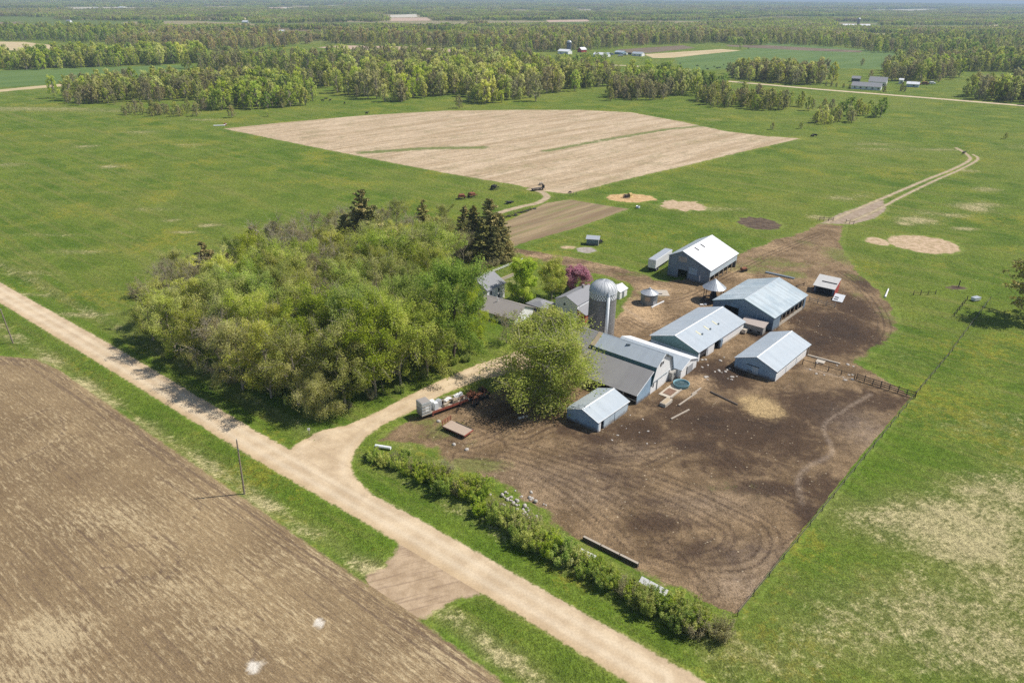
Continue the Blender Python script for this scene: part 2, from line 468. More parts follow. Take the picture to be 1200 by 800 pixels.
def road_extra(x, y, e):
    d = ldist(ROAD_MID, x, y)
    near = ldist(ROAD_LO, x, y)
    return dict(wheel=np.exp(-((d - 1.1) / 0.55) ** 2), verge=np.exp(-(near / 1.0) ** 2), inyard=x * 0, edge=np.maximum(e, sdist(ENTR, x, y)))
sheet("gravel_road", ROADP, 0.5, 0.06, M_GRAVEL, 0.7, road_extra, "pale gravel road running past the farm grove and the plowed field", "road")
def drive_extra(x, y, e):
    iy = np.clip(0.6 + sdist(YARD, x, y) / 2.5, 0, 1)
    d = ldist(ROAD_MID, x, y); r = np.clip((sdist(ROADP, x, y) + 1.0) / 2.0, 0, 1)
    return dict(wheel=(1 - r) * 0.4 * np.exp(-((e - 1.5) / 0.6) ** 2) + r * np.exp(-((d - 1.1) / 0.55) ** 2), verge=(1 - r) * 0.4 * np.exp(-(e / 0.8) ** 2), inyard=iy, edge=np.maximum(e, sdist(ROADP, x, y)))
sheet("driveway", DRIVE, 0.5, 0.08, M_GRAVEL, 0.7, drive_extra, "gravel driveway curving from the road past the willow into the farm", "driveway")
def bare_fn(nt, p):
    a = nt.noise(p, 0.5, 5, 0.65); b = nt.noise(p, 2.2, 4, 0.7)
    v = nt.noise(nt.mapping(p, rot=math.radians(-20), scale=(0.12, 1.6, 1)), 1.0, 5, 0.6)
    c = nt.mix(nt.step(a, 0.35, 0.65), (0.35, 0.25, 0.155), (0.46, 0.34, 0.22))
    c = nt.mix(nt.math("MULTIPLY", nt.step(v, 0.52, 0.62), 0.5), c, (0.22, 0.15, 0.10))
    return nt.vary(c, b, 0.15), nt.math("ADD", b, v)
sheet("field_entrance", ENTR, 0.4, 0.04, blend_mat("bare_packed_soil", bare_fn, 0.4, 2.2, 0.35), 1.2, lambda x, y, e: dict(edge=np.maximum(e, sdist(ROADP, x, y))), "bare trodden soil crossing the verge into the plowed field", "field entrance")

# ---- plowed field, bottom left
def plow_fn(nt, p):
    R = math.radians(37.5)
    line = nt.noise(nt.mapping(p, rot=R, scale=(0.035, 2.0, 1)), 1.0, 4, 0.6)
    fleck = nt.noise(nt.mapping(p, rot=R, scale=(0.55, 2.4, 1)), 1.0, 5, 0.75, 0.2)
    band = nt.noise(nt.mapping(p, rot=R, scale=(0.012, 0.22, 1)), 1.0, 4, 0.6)
    grain = nt.noise(p, 4.5, 3, 0.7); big = nt.noise(p, 0.035, 5, 0.6, 0.6); mid = nt.noise(p, 0.11, 4, 0.6)
    c = nt.mix(nt.step(big, 0.35, 0.65), (0.195, 0.134, 0.072), (0.305, 0.218, 0.118))
    c = nt.mix(nt.math("MULTIPLY", nt.step(band, 0.42, 0.66), 0.3), c, (0.195, 0.136, 0.078))
    s_ = nt.math("ADD", nt.math("MULTIPLY", fleck, 0.74), nt.math("MULTIPLY", line, 0.26))
    s_ = nt.math("ADD", s_, nt.math("ADD", nt.math("MULTIPLY", nt.attr("straw"), 0.18), nt.math("MULTIPLY", nt.math("SUBTRACT", mid, 0.5), 0.13)))
    c = nt.mix(nt.math("MULTIPLY", nt.step(s_, 0.50, 0.68), 0.72), c, (0.50, 0.395, 0.235))
    dk = nt.math("ADD", nt.math("MULTIPLY", nt.math("SUBTRACT", 1.0, line), 0.6), nt.math("MULTIPLY", nt.math("SUBTRACT", 1.0, fleck), 0.4))
    c = nt.mix(nt.math("MULTIPLY", nt.step(nt.math("ADD", dk, nt.math("MULTIPLY", nt.attr("rut"), 0.16)), 0.52, 0.66), 0.6), c, (0.125, 0.085, 0.06))
    c = nt.mix(nt.attr("stone"), c, (0.62, 0.56, 0.47))
    return nt.vary(nt.vary(c, nt.step(grain, 0.28, 0.72), 0.24), fleck, 0.2), nt.math("ADD", nt.math("ADD", nt.math("MULTIPLY", line, 0.8), nt.math("MULTIPLY", fleck, 0.7)), nt.math("MULTIPLY", grain, 0.25))
def plow_extra(x, y, e):
    straw = np.zeros_like(x); rut = np.zeros_like(x); stone = np.zeros_like(x)
    for px, py, rx, ry, s in ((55, 745, 6, 4, .95), (130, 610, 9, 6, .5), (205, 690, 7, 4, .55), (500, 770, 8, 4, .5), (90, 520, 12, 6, .25), (30, 790, 8, 4, .6), (350, 660, 14, 4, .3), (290, 735, 10, 4, .4)):
        gx, gy = G(px, py); straw = np.maximum(straw, s * np.exp(-((x - gx) / rx) ** 2 - ((y - gy) / ry) ** 2))
    for px, py, r in ((298, 781, 1.1), (373, 730, 0.9)):
        gx, gy = G(px, py); rr = np.hypot((x - gx) * 0.9, y - gy) + 0.25 * np.sin(x * 3.1 + y * 2.3); stone = np.maximum(stone, np.clip((r - rr) * 2.5, 0, 1))
    arcs = [[(176, 628), (200, 634), (210, 650), (205, 668), (190, 680), (170, 676)], [(150, 640), (180, 640), (192, 655), (186, 672), (168, 682)], [(120, 665), (140, 665), (145, 676), (132, 684)],
            [(215, 745), (260, 735), (290, 742), (300, 758), (296, 772)], [(232, 768), (246, 768), (247, 776), (238, 778)], 
            [(185, 560), (215, 575), (235, 590), (225, 610)], [(20, 540), (60, 520), (75, 500), (60, 480), (30, 490)]]
    for a in arcs:
        d = ldist(smooth_line(GP(*a)), x, y)
        rut = np.maximum(rut, 0.8 * np.exp(-(d / 0.28) ** 2)); straw = np.maximum(straw, 0.4 * np.exp(-((d - 0.6) / 0.3) ** 2))
    rut = np.maximum(rut, 0.9 * np.exp(-((e - 1.4) / 0.5) ** 2)); rut = np.maximum(rut, 0.6 * np.exp(-((e - 3.0) / 0.6) ** 2))
    return dict(straw=straw, rut=rut, stone=stone, edge=np.maximum(e, np.minimum(sdist(ENTR, x, y), 3)))
PLOW = GP((-80, 405), (0, 417), (42, 421), (70, 434), (104, 458), (200, 525), (300, 594), (392, 659), (440, 692), (482, 720), (588, 798), (690, 880), (690, 990), (-300, 990), (-300, 405))
sheet("plowed_field", PLOW, 0.45, 0.055, blend_mat("tilled_soil_with_straw", plow_fn, 0.35, 0.7, 0.7, 0.8, 0.22), 1.2, plow_extra, "brown plowed field with straw rows beside the gravel road", "field")

# ---- stubble field behind the grove
def stub_fn(nt, p):
    row = nt.mapping(p, rot=math.radians(-44), scale=(0.03, 0.55, 1)); row2 = nt.mapping(p, rot=math.radians(-44), scale=(0.014, 0.13, 1))
    a = nt.noise(row, 1.0, 5, 0.65, 0.25); b = nt.noise(row2, 1.0, 4, 0.6, 0.3); f = nt.noise(p, 0.9, 5, 0.75); big = nt.noise(p, 0.02, 4)
    c = nt.mix(nt.step(b, 0.35, 0.65), (0.40, 0.295, 0.18), (0.53, 0.41, 0.275))
    c = nt.mix(nt.math("MULTIPLY", nt.step(a, 0.50, 0.64), 0.6), c, (0.27, 0.20, 0.115))
    c = nt.mix(nt.math("MULTIPLY", nt.step(nt.noise(p, 0.06, 7, 0.72), 0.5, 0.66), 0.55), c, (0.285, 0.235, 0.125))
    c = nt.mix(nt.math("MULTIPLY", nt.step(nt.noise(row2, 2.3, 4, 0.6), 0.6, 0.75), 0.5), c, (0.60, 0.47, 0.36))
    c = nt.mix(nt.math("MULTIPLY", nt.step(nt.math("ADD", nt.attr("weeds"), nt.math("MULTIPLY", nt.math("SUBTRACT", nt.noise(p, 0.2, 5, 0.7), 0.5), 1.2)), 0.25, 0.7), 0.85), c, (0.13, 0.165, 0.04))
    return nt.vary(nt.vary(c, nt.step(f, 0.28, 0.72), 0.2), nt.step(nt.noise(p, 0.3, 6, 0.75), 0.3, 0.7), 0.16), nt.math("ADD", a, f)
def stub_extra(x, y, e):
    w = np.zeros_like(x)
    for a, s, wd in (([(425, 179), (500, 174), (565, 173)], .8, 5), ([(640, 177), (720, 162), (780, 152), (830, 147)], .7, 4), ([(560, 200), (680, 186), (800, 168), (900, 163)], .3, 6), ([(330, 160), (430, 150), (560, 143)], .2, 7)):
        w = np.maximum(w, s * np.exp(-(ldist(GP(*a), x, y) / wd) ** 2))
    return dict(weeds=w)
STUB = GP((262, 151), (330, 144), (420, 136), (520, 130), (600, 129), (680, 129), (740, 132), (800, 143), (850, 154), (900, 160), (938, 162.5), (870, 178), (800, 195), (730, 211), (665, 227.5), (636, 224), (600, 216), (540, 206), (470, 193), (380, 175))
sheet("stubble_field", STUB, 1.6, 0.05, blend_mat("pale_corn_stubble", stub_fn, 0.8, 2.0, 0.25, 0.7, 0.3), 3.0, stub_extra, "pale harvested corn stubble field beyond the grove", "field")

# ---- tilled garden strip
def garden_fn(nt, p):
    row = nt.mapping(p, rot=math.radians(-46), scale=(0.05, 0.6, 1))
    a = nt.noise(row, 1.0, 5, 0.65, 0.2); b = nt.noise(p, 1.3, 5, 0.7); w = nt.noise(nt.mapping(p, rot=math.radians(-46), scale=(0.012, 0.2, 1)), 1.0, 4)
    c = nt.mix(nt.step(w, 0.38, 0.62), (0.225, 0.158, 0.092), (0.33, 0.245, 0.14))
    c = nt.mix(nt.math("MULTIPLY", nt.step(a, 0.5, 0.66), 0.55), c, (0.18, 0.13, 0.085))
    c = nt.mix(nt.math("MULTIPLY", nt.step(nt.noise(row, 0.6, 6, 0.75), 0.5, 0.62), 0.65), c, (0.22, 0.22, 0.08))
    return nt.vary(c, b, 0.2), nt.math("ADD", a, b)
sheet("garden_plot", GP((584, 264), (640, 238), (668, 234), (704, 240), (737, 245), (672, 268), (612, 285), (594, 293), (585, 284)), 0.7, 0.05, blend_mat("garden_soil", garden_fn, 0.5, 1.1, 0.4, 0.7, 0.2), 2, None, "long tilled garden plot of brown rows behind the spruces", "garden plot")

# ---- farm yard: paddock dirt, mud and wheel tracks
def yard_fn(nt, p):
    a = nt.noise(p, 0.16, 7, 0.7, 0.3); b = nt.noise(p, 0.9, 6, 0.75); f = nt.noise(p, 3.6, 4, 0.75); m = nt.noise(p, 0.35, 7, 0.72, 0.4)
    c = nt.mix(nt.step(a, 0.36, 0.64), (0.155, 0.103, 0.055), (0.275, 0.188, 0.106))
    nz = nt.math("ADD", nt.math("MULTIPLY", nt.math("SUBTRACT", m, 0.5), 1.7), nt.math("MULTIPLY", nt.math("SUBTRACT", b, 0.5), 0.9))
    wet = nt.math("ADD", nt.attr("wet"), nz)
    c = nt.mix(nt.math("MULTIPLY", nt.step(wet, 0.12, 0.72), 0.93), c, (0.068, 0.042, 0.026))
    c = nt.mix(nt.math("MULTIPLY", nt.step(wet, 0.75, 1.25), 0.7), c, (0.042, 0.029, 0.022))
    tan = nt.math("ADD", nt.attr("tan"), nt.math("MULTIPLY", nz, 0.55))
    c = nt.mix(nt.math("MULTIPLY", nt.step(tan, 0.2, 0.9), 0.9), c, (0.50, 0.345, 0.195))
    straw = nt.math("ADD", nt.attr("straw"), nt.math("MULTIPLY", nz, 0.6))
    c = nt.mix(nt.math("MULTIPLY", nt.step(straw, 0.3, 0.95), 0.85), c, (0.47, 0.335, 0.165))
    grn = nt.math("ADD", nt.attr("green"), nt.math("MULTIPLY", nz, 0.8))
    c = nt.mix(nt.math("MULTIPLY", nt.step(grn, 0.3, 0.8), 0.75), c, (0.15, 0.17, 0.04))
    c = nt.mix(nt.math("MULTIPLY", nt.attr("pale"), nt.step(b, 0.3, 0.6, 0.25, 0.65)), c, (0.40, 0.31, 0.23))
    trk = nt.math("MULTIPLY", nt.math("MULTIPLY", nt.attr("track"), nt.step(nt.noise(p, 1.6, 5, 0.75), 0.36, 0.52)), nt.step(nt.noise(p, 0.11, 5, 0.7), 0.32, 0.52, 0.2, 1.0))
    c = nt.mix(nt.math("MULTIPLY", trk, 0.9), c, (0.07, 0.045, 0.030))
    # scattered chips of straw and stone
    v = nt.n("ShaderNodeTexVoronoi"); v.inputs["Scale"].default_value = 0.85; nt.l(p, v.inputs["Vector"])
    sp = nt.math("MULTIPLY", nt.step(v.outputs["Distance"], 0.10, 0.16, 1, 0), nt.step(nt.noise(p, 0.12, 3), 0.45, 0.6))
    c = nt.mix(nt.math("MULTIPLY", sp, 0.65), c, (0.50, 0.41, 0.28))
    c = nt.vary(nt.vary(c, nt.step(b, 0.28, 0.72), 0.26), nt.step(f, 0.28, 0.72), 0.26)
    return c, nt.math("SUBTRACT", nt.math("ADD", nt.math("MULTIPLY", b, 1.0), nt.math("MULTIPLY", f, 0.5)), nt.math("MULTIPLY", nt.attr("track"), 0.6))
def blobs(x, y, L):
    o = np.zeros_like(x)
    for px, py, rx, ry, s in L:
        gx, gy = G(px, py); o = np.maximum(o, s * np.exp(-((x - gx) / rx) ** 2 - ((y - gy) / ry) ** 2))
    return o
def yard_extra(x, y, e):
    wet = blobs(x, y, ((890, 500, 14, 12, .62), (835, 495, 12, 9, .65), (960, 480, 12, 10, .6), (750, 505, 8, 6, .6), (800, 480, 9, 7, .55), (840, 440, 8, 8, .75), (905, 400, 4, 14, .8), (985, 385, 9, 13, .85), (960, 400, 9, 9, .7), (1000, 360, 7, 12, .6), (945, 375, 7, 8, .6),
        (970, 575, 9, 7, .45), (775, 612, 7, 3.0, .5), (720, 560, 10, 6, .3), (845, 645, 12, 4, .35), (1015, 400, 8, 9, .5), (660, 500, 5, 4, .35), (590, 480, 6, 6, .4), (1010, 330, 4, 8, .5), (700, 535, 8, 5, .35), (860, 540, 12, 6, .45), (815, 522, 6, 2.5, .7), (900, 572, 8, 2.5, .6), (700, 515, 8, 2.5, .5), (955, 605, 4, 5, .6), (760, 585, 10, 2, .35), (1000, 470, 8, 6, .5), (925, 520, 8, 8, .5), (1030, 470, 8, 6, .5)))
    wet = np.minimum(wet * 1.55, 1.15)
    tan = blobs(x, y, ((750, 365, 9, 14, .75), (770, 340, 9, 10, .6), (810, 350, 6, 16, .5), (900, 290, 12, 9, .5), (700, 312, 14, 4, .55), (640, 300, 14, 4, .55), (820, 448, 5, 5, .65), (800, 462, 4, 3, .5), (870, 320, 6, 8, .55), (960, 300, 8, 16, .35), (985, 330, 8, 8, .35), (850, 370, 3, 3, .4)))
    straw = blobs(x, y, ((892, 477, 5.0, 6.0, 1.05), (906, 484, 4.0, 3.4, .8), (876, 470, 3.2, 3.6, .8), (872, 343, 5, 3, .6), (640, 602, 2, 2, .2), (850, 315, 3, 6, .7), (600, 520, 4, 2.5, .4), (640, 510, 4, 2, .35), (905, 388, 3, 2, .4), (940, 395, 3, 3, .35)))
    green = blobs(x, y, ((520, 505, 7, 4, .75), (560, 545, 7, 3, .9), (500, 495, 5, 3, .6), (545, 520, 5, 3, .4), (760, 345, 4, 4, .9), (775, 345, 3, 4, .6), (880, 315, 10, 6, .7), (900, 305, 10, 6, .6), (930, 322, 5, 4, .9), (960, 310, 6, 6, .4), (1005, 345, 3, 6, .5), (850, 570, 4, 3, .45), (880, 575, 4, 4, .35), (600, 510, 5, 3, .35), (735, 345, 4, 8, .5), (1040, 430, 5, 5, .6), (800, 345, 3, 3, .3), (1048, 395, 4, 6, .6), (985, 300, 7, 12, .8), (945, 285, 6, 8, .5), (1000, 325, 5, 6, .6), (1045, 372, 4, 9, .6), (915, 310, 14, 5, .7), (1025, 425, 5, 4, .7), (860, 312, 6, 5, .6), (745, 322, 10, 2.5, .7), (700, 316, 8, 2, .5)))
    track = np.zeros_like(x); pale = np.zeros_like(x)
    T = [[(600, 520), (680, 545), (740, 570), (790, 590), (830, 612), (848, 625), (842, 640), (815, 648), (780, 645)],
         [(660, 525), (740, 550), (810, 575), (860, 598), (892, 615), (903, 635), (895, 655), (870, 668), (820, 668), (760, 650)], [(590, 535), (660, 560), (720, 590), (770, 625), (800, 655), (830, 690)],
         [(720, 575), (760, 592), (786, 600), (796, 612), (790, 625), (772, 635), (748, 634)], [(690, 540), (750, 545), (790, 528), (820, 525), (850, 540), (880, 565), (920, 585), (950, 605)],
         [(720, 530), (770, 525), (805, 518), (840, 530), (870, 555), (910, 575), (955, 590), (965, 600)], [(560, 500), (610, 515), (650, 500), (700, 512), (740, 530), (765, 542)], [(540, 535), (600, 545), (650, 570), (700, 610), (740, 650)],
         [(870, 560), (930, 590), (960, 600), (950, 625), (920, 650)], [(640, 480), (600, 500), (550, 520), (510, 512)],
         [(985, 320), (1010, 338), (1028, 360), (1036, 385), (1025, 405)], [(735, 355), (760, 352), (800, 350), (850, 325), (900, 300), (960, 275)], [(600, 291), (660, 304), (720, 318), (780, 335)], [(735, 375), (760, 385), (790, 372)]]
    for t in T:
        d = ldist(smooth_line(GP(*t)), x, y)
        for off in (0.0, 1.6):
            track = np.maximum(track, (1.0 if off == 0 else 0.75) * np.exp(-((d - off) / 0.27) ** 2))
    for t in ([(1020, 462), (990, 480), (965, 500), (975, 530), (945, 548), (935, 565), (940, 590)], [(1015, 420), (1030, 425), (1045, 410)], [(945, 432), (1000, 445)], [(700, 340), (760, 380)]):
        pale = np.maximum(pale, 0.6 * np.exp(-(ldist(smooth_line(GP(*t)), x, y) / 0.55) ** 2))
    pale = np.maximum(pale, blobs(x, y, ((1015, 505, 6, 8, .5), (870, 685, 6, 4, .55), (600, 585, 8, 4, .3), (640, 560, 14, 5, .3), (900, 660, 8, 5, .4), (830, 590, 9, 4, .35), (740, 530, 7, 3, .3), (680, 580, 9, 4, .3))))
    fl = ldist(GP((864, 720), (1070, 466)), x, y)
    return dict(edge=np.where(fl < 7, np.minimum(e * (1 + 5 * np.clip(1 - fl / 7, 0, 1)) + 2.0 * np.clip(1 - fl / 7, 0, 1) * (e > 0), 9), e), wet=wet, tan=tan, straw=straw, green=green, track=track, pale=pale)
sheet("farmyard", YARD, 0.4, 0.045, blend_mat("yard_dirt_and_mud", yard_fn, 0.6, 1.6, 0.5, 0.85, 0.25, wide=3.2), 1.5, yard_extra, "brown dirt and mud farmyard with wheel tracks among the barns", "farmyard")

# ---- field track through the far gate, small path, straw patches
def track_fn(nt, p):
    a = nt.noise(p, 0.4, 5, 0.7)
    c = nt.mix(nt.step(a, 0.35, 0.65), (0.33, 0.25, 0.165), (0.48, 0.38, 0.25))
    return nt.vary(c, nt.noise(p, 2.0, 4, 0.7), 0.15), a
M_TRACK = blend_mat("dusty_track", track_fn, 0.4, 0.9, 0.5)
def strip(pts, w):
    pts = [np.array(p) for p in pts]; L, R = [], []
    for i, p in enumerate(pts):
        d = pts[min(i + 1, len(pts) - 1)] - pts[max(i - 1, 0)]; d /= max(np.hypot(*d), 1e-6); nrm = np.array((-d[1], d[0]))
        ww = w[i] if isinstance(w, (list, tuple)) else w
        L.append(tuple(p + nrm * ww / 2)); R.append(tuple(p - nrm * ww / 2))
    return L + R[::-1]
TR1 = smooth_line(GP((968, 262), (1000, 247), (1045, 228), (1085, 211), (1115, 199), (1136, 188), (1133, 181), (1120, 173)), 4)
TR2 = smooth_line(GP((990, 262), (1020, 250), (1058, 230), (1095, 212), (1125, 199), (1146, 187), (1140, 181)), 4)
sheet("field_track", strip(TR1, 1.7), 0.6, 0.06, M_TRACK, 1.0, None, "pale wheel rut leading from the gate up the far pasture", "track")
sheet("field_track", strip(TR2, 1.4), 0.6, 0.066, M_TRACK, 1.0, None, "thinner second wheel rut beside the gate track", "track")
sheet("bare_ground", GP((962, 262), (985, 250), (1015, 240), (1035, 234), (1038, 246), (1025, 256), (998, 263)), 0.6, 0.05, blend_mat("trampled_ground", lambda nt, p: ((lambda a: (nt.vary(nt.mix(nt.step(a, .35, .65), (.27, .20, .14), (.38, .30, .22)), nt.noise(p, 2, 4, .7), .15), a))(nt.noise(p, .4, 5, .7))), 0.6, 1.6, 0.4), 1.8, None, "grey brown trampled earth just beyond the pasture gate", "bare ground")
PATH = smooth_line(GP((574, 254), (590, 248), (612, 242), (630, 238), (641, 231), (634, 225), (618, 221.5)), 4)
sheet("farm_path", strip(PATH, 3.0), 0.7, 0.07, M_TRACK, 1.0, None, "pale hooked dirt path between meadow and garden plot", "path")
def straw_fn(c0, c1):
    def fn(nt, p):
        a = nt.noise(p, 0.5, 5, 0.7); b = nt.noise(p, 2.5, 4, 0.75)
        return nt.vary(nt.vary(nt.mix(nt.step(a, 0.42, 0.58), c0, c1), b, 0.35), nt.noise(p, 0.9, 7, 0.75), 0.35), nt.math("ADD", a, b)
    return fn
def ellipse(px, py, rx, ry, n=22, wob=0.12, seed=1):
    r = random.Random(seed); gx, gy = G(px, py)
    return [(gx + rx * (1 + r.uniform(-wob, wob)) * math.cos(t), gy + ry * (1 + r.uniform(-wob, wob)) * math.sin(t)) for t in [2 * math.pi * i / n for i in range(n)]]
M_ORANGE = blend_mat("orange_waste_straw", straw_fn((0.44, 0.275, 0.13), (0.58, 0.40, 0.20)), 0.6, 2.6, 0.3)
M_STRAW = blend_mat("trampled_straw", straw_fn((0.38, 0.28, 0.16), (0.53, 0.39, 0.26)), 0.6, 2.4, 0.3)
M_DARKP = blend_mat("dark_manure_and_shadow", straw_fn((0.08, 0.055, 0.04), (0.14, 0.10, 0.065)), 0.6, 2.8, 0.3)  # colours the manure patch and the painted shadow of the thick post
sheet("straw_patch", ellipse(740, 232, 10.5, 7, seed=3), 0.6, 0.05, M_ORANGE, 2, None, "orange waste straw spread round the hay feeder", "straw patch", "stuff")
sheet("straw_patch", ellipse(802, 241, 9, 8, wob=.25, seed=4), 0.6, 0.05, M_STRAW, 2, None, "ragged tan straw patch right of the hay feeder", "straw patch", "stuff")
sheet("straw_patch", ellipse(1081, 286, 11.5, 10.5, wob=.05, seed=5), 0.6, 0.055, M_STRAW, 2, None, "round bare straw circle in the right hand pasture", "straw patch", "stuff")
sheet("straw_patch", ellipse(1028, 283, 4, 4.5, seed=6), 0.5, 0.05, M_STRAW, 1.5, None, "small straw patch next to the round straw circle", "straw patch", "stuff")
sheet("manure_patch", ellipse(890, 262, 7.5, 9, wob=.15, seed=7), 0.6, 0.05, M_DARKP, 2, None, "dark manure patch in grass behind the large white roofed barn", "manure patch", "stuff")
sheet("ash_patch", ellipse(687, 293, 3.4, 3.2, seed=9), 0.4, 0.05, blend_mat("grey_ash", straw_fn((.30, .26, .22), (.38, .34, .30)), .4, .8, .5), 1.2, None, "round grey ash patch near the little dark shed", "ash patch", "stuff")
sheet("straw_patch", ellipse(665, 290, 2.6, 1.6, seed=8), 0.4, 0.05, M_STRAW, 1.2, None, "tiny pale straw patch near the little dark shed", "straw patch", "stuff")

# ---- distant road and open fields
sheet("distant_road", strip(GP((716, 76.5), (745, 77.5), (772, 84), (800, 92), (850, 95.2), (900, 99.6), (960, 105), (1030, 110.5), (1100, 116), (1210, 125)), 8.5), 2.0, 0.12, M_GRAVEL, 1.5, lambda x, y, e: dict(wheel=x * 0 + .7, verge=x * 0), "pale country road crossing the far pasture on the right", "road")
FC = {"tan": ((0.46, 0.36, 0.20), (0.55, 0.44, 0.26)), "pink": ((0.42, 0.30, 0.22), (0.52, 0.38, 0.28)), "brown": ((0.15, 0.115, 0.075), (0.20, 0.15, 0.10)), "pale": ((0.48, 0.43, 0.34), (0.58, 0.53, 0.43)), "green": ((0.10, 0.16, 0.04), (0.13, 0.19, 0.05))}
FM = {k: blend_mat("far_field_" + k, (lambda cc: (lambda nt, p: ((lambda a: (nt.vary(nt.mix(nt.step(a, .35, .65), *cc), nt.noise(p, .12, 4, .7), .15), a))(nt.noise(nt.mapping(p, rot=math.radians(-44), scale=(.01, .06, 1)), 1.0, 4)))))(v), 2.0, 5.0, 0.05) for k, v in FC.items()}
FARF = [("tan", [(-20, 49), (28, 49.5), (58, 53), (80, 59), (60, 63), (20, 60), (-20, 56)], "tan field beyond the tree row at the far left"),
        ("green", [(-20, 84), (120, 79), (226, 76), (224, 84), (130, 92), (60, 99), (-20, 104)], "long green meadow in front of the left tree row"),
        ("tan", [(-20, 107), (75, 98.5), (78, 101), (-20, 110)], "thin tan strip edging the left meadow"),
        ("pink", [(372, 56), (400, 53.5), (470, 55), (540, 58.5), (536, 61.5), (470, 60), (400, 58)], "reddish bare strip field behind the middle wood"),
        ("pale", [(396, 41), (450, 38), (452, 41), (400, 44)], "pale field strip left of the middle distance"),
        ("pale", [(464, 37), (560, 39), (568, 41.5), (470, 39.5)], "long pale field strip in the middle distance"),
        ("pale", [(450, 18), (488, 17), (489, 20.5), (452, 21)], "pale stubble field near the middle of the skyline"),
        ("pink", [(455, 21.5), (500, 21), (505, 24.5), (456, 25)], "pinkish bare field below the pale skyline stubble"),
        ("pink", [(640, 24), (690, 23.3), (690, 25.5), (642, 26.5)], "pink bare field before the dark far wood"),
        ("brown", [(722, 58.5), (800, 53.5), (815, 56.5), (760, 62.5), (735, 62)], "dark brown plowed field beyond the distant farm"),
        ("tan", [(755, 64), (845, 58), (868, 59.5), (790, 68), (765, 68.5)], "tan field wedge right of the distant farm"),
        ("green", [(790, 68), (868, 60), (905, 50), (1060, 62), (1050, 82), (960, 80), (900, 78), (800, 84)], "wide green pasture beyond the far road"),
        ("brown", [(850, 53), (900, 53.5), (960, 57), (1012, 60), (1008, 62), (940, 59.5), (855, 55)], "dark plowed strip at the head of the far pasture"),
        ("pink", [(1002, 39), (1075, 41), (1090, 45), (1020, 44)], "pink bare field on the far right"),
        ("tan", [(1110, 31.5), (1200, 29), (1230, 31), (1130, 33)], "pale hay field at the far right skyline"),
        ("tan", [(232, 21.8), (300, 21), (302, 23), (235, 24)], "straw coloured field strip at the far left skyline"),
        ("pale", [(330, 9.2), (362, 8.6), (364, 10.4), (334, 11)], "pale field right of the left skyline"),
        ("pink", [(245, 8.2), (276, 7.6), (278, 10), (248, 10.6)], "small pinkish field at the left skyline"),
        ("pale", [(80, 9.6), (108, 8.8), (182, 9.4), (180, 11), (90, 11.4)], "pale strip field near the far left farm"),
        ("pale", [(1000, 12), (1100, 11), (1104, 13), (1010, 14)], "pale strip field at the right skyline"),
        ("pale", [(675, 12), (710, 11.6), (714, 13), (680, 13.6)], "pale clearing above the dark far wood"),
        ("pink", [(315, 9), (352, 8.4), (352, 11.5), (316, 12)], "dull pink field at the skyline left of centre"),
        ("pale", [(384, 6.4), (402, 6.2), (404, 8.4), (386, 8.6)], "tiny pale skyline field left of centre")]
FAR_POLYS = []
for k, (kind, pp, lab) in enumerate(FARF):
    P = GP(*pp); FAR_POLYS.append(P)
    a = np.array(P); ext = max(np.ptp(a[:, 0]), np.ptp(a[:, 1]))
    sheet("distant_field", P, max(2.5, ext / 130), 0.15 + 0.00012 * a[:, 1].mean(), FM[kind], 4, None, lab, "distant field")
# ================================================================== vegetation
LEAF_GAIN = 2.6
GAIN = dict(dark_needles=4.2, deep_green_leaves=2.5, hedge_leaves=2.4, budding_brown_twigs=2.2, willow_leaves=2.3, pink_blossom=1.25)
def leaf_mat(name, c0, c1, c2, trans=0.5, hue=0.012):
    """leaf colours vary leaf by leaf, clump by clump and tree by tree"""
    m, nt, out = new_mat(name)
    oi = nt.n("ShaderNodeObjectInfo").outputs["Random"]
    lf = nt.attr("leafvar"); cl = nt.attr("clumpvar")
    k_ = GAIN.get(name, LEAF_GAIN)
    c0, c1, c2 = [tuple(min(0.75, q * k_) for q in cc) for cc in (c0, c1, c2)]
    c = nt.mix(nt.math("MULTIPLY_ADD", lf, 0.6, 0.2), c0, c1)
    c = nt.mix(nt.math("MULTIPLY", nt.step(cl, 0.45, 0.95), 0.8), c, c2)
    hs = nt.n("ShaderNodeHueSaturation")
    nt.l(nt.math("MULTIPLY_ADD", oi, 2 * hue, 0.5 - hue), hs.inputs["Hue"])
    nt.l(nt.math("MULTIPLY_ADD", nt.math("FRACT", nt.math("MULTIPLY", oi, 7.31)), 0.2, 0.90), hs.inputs["Saturation"])
    nt.l(nt.math("MULTIPLY_ADD", nt.math("FRACT", nt.math("MULTIPLY", oi, 3.77)), 0.42, 0.81), hs.inputs["Value"])
    nt.l(c, hs.inputs["Color"])
    d = nt.n("ShaderNodeBsdfPrincipled"); nt.l(hs.outputs[0], d.inputs["Base Color"]); d.inputs["Roughness"].default_value = 0.7; d.inputs["Specular IOR Level"].default_value = 0.2
    t = nt.n("ShaderNodeBsdfTranslucent"); nt.l(hs.outputs[0], t.inputs[0])
    mx = nt.n("ShaderNodeMixShader"); mx.inputs[0].default_value = trans
    nt.l(d.outputs[0], mx.inputs[1]); nt.l(t.outputs[0], mx.inputs[2]); nt.l(mx.outputs[0], out.inputs[0])
    return m
def bark_mat(name, c0, c1):
    m, nt, out = new_mat(name)
    p = objcoord(nt)
    a = nt.noise(nt.mapping(p, scale=(3, 3, 0.5)), 1.0, 4, 0.7)
    finish(nt, out, nt.mix(nt.step(a, .35, .65), c0, c1), 0.9, a, 0.4, 0.05, spec=0.1)
    return m
BARK = bark_mat("grey_bark", (0.24, 0.20, 0.15), (0.42, 0.37, 0.30))
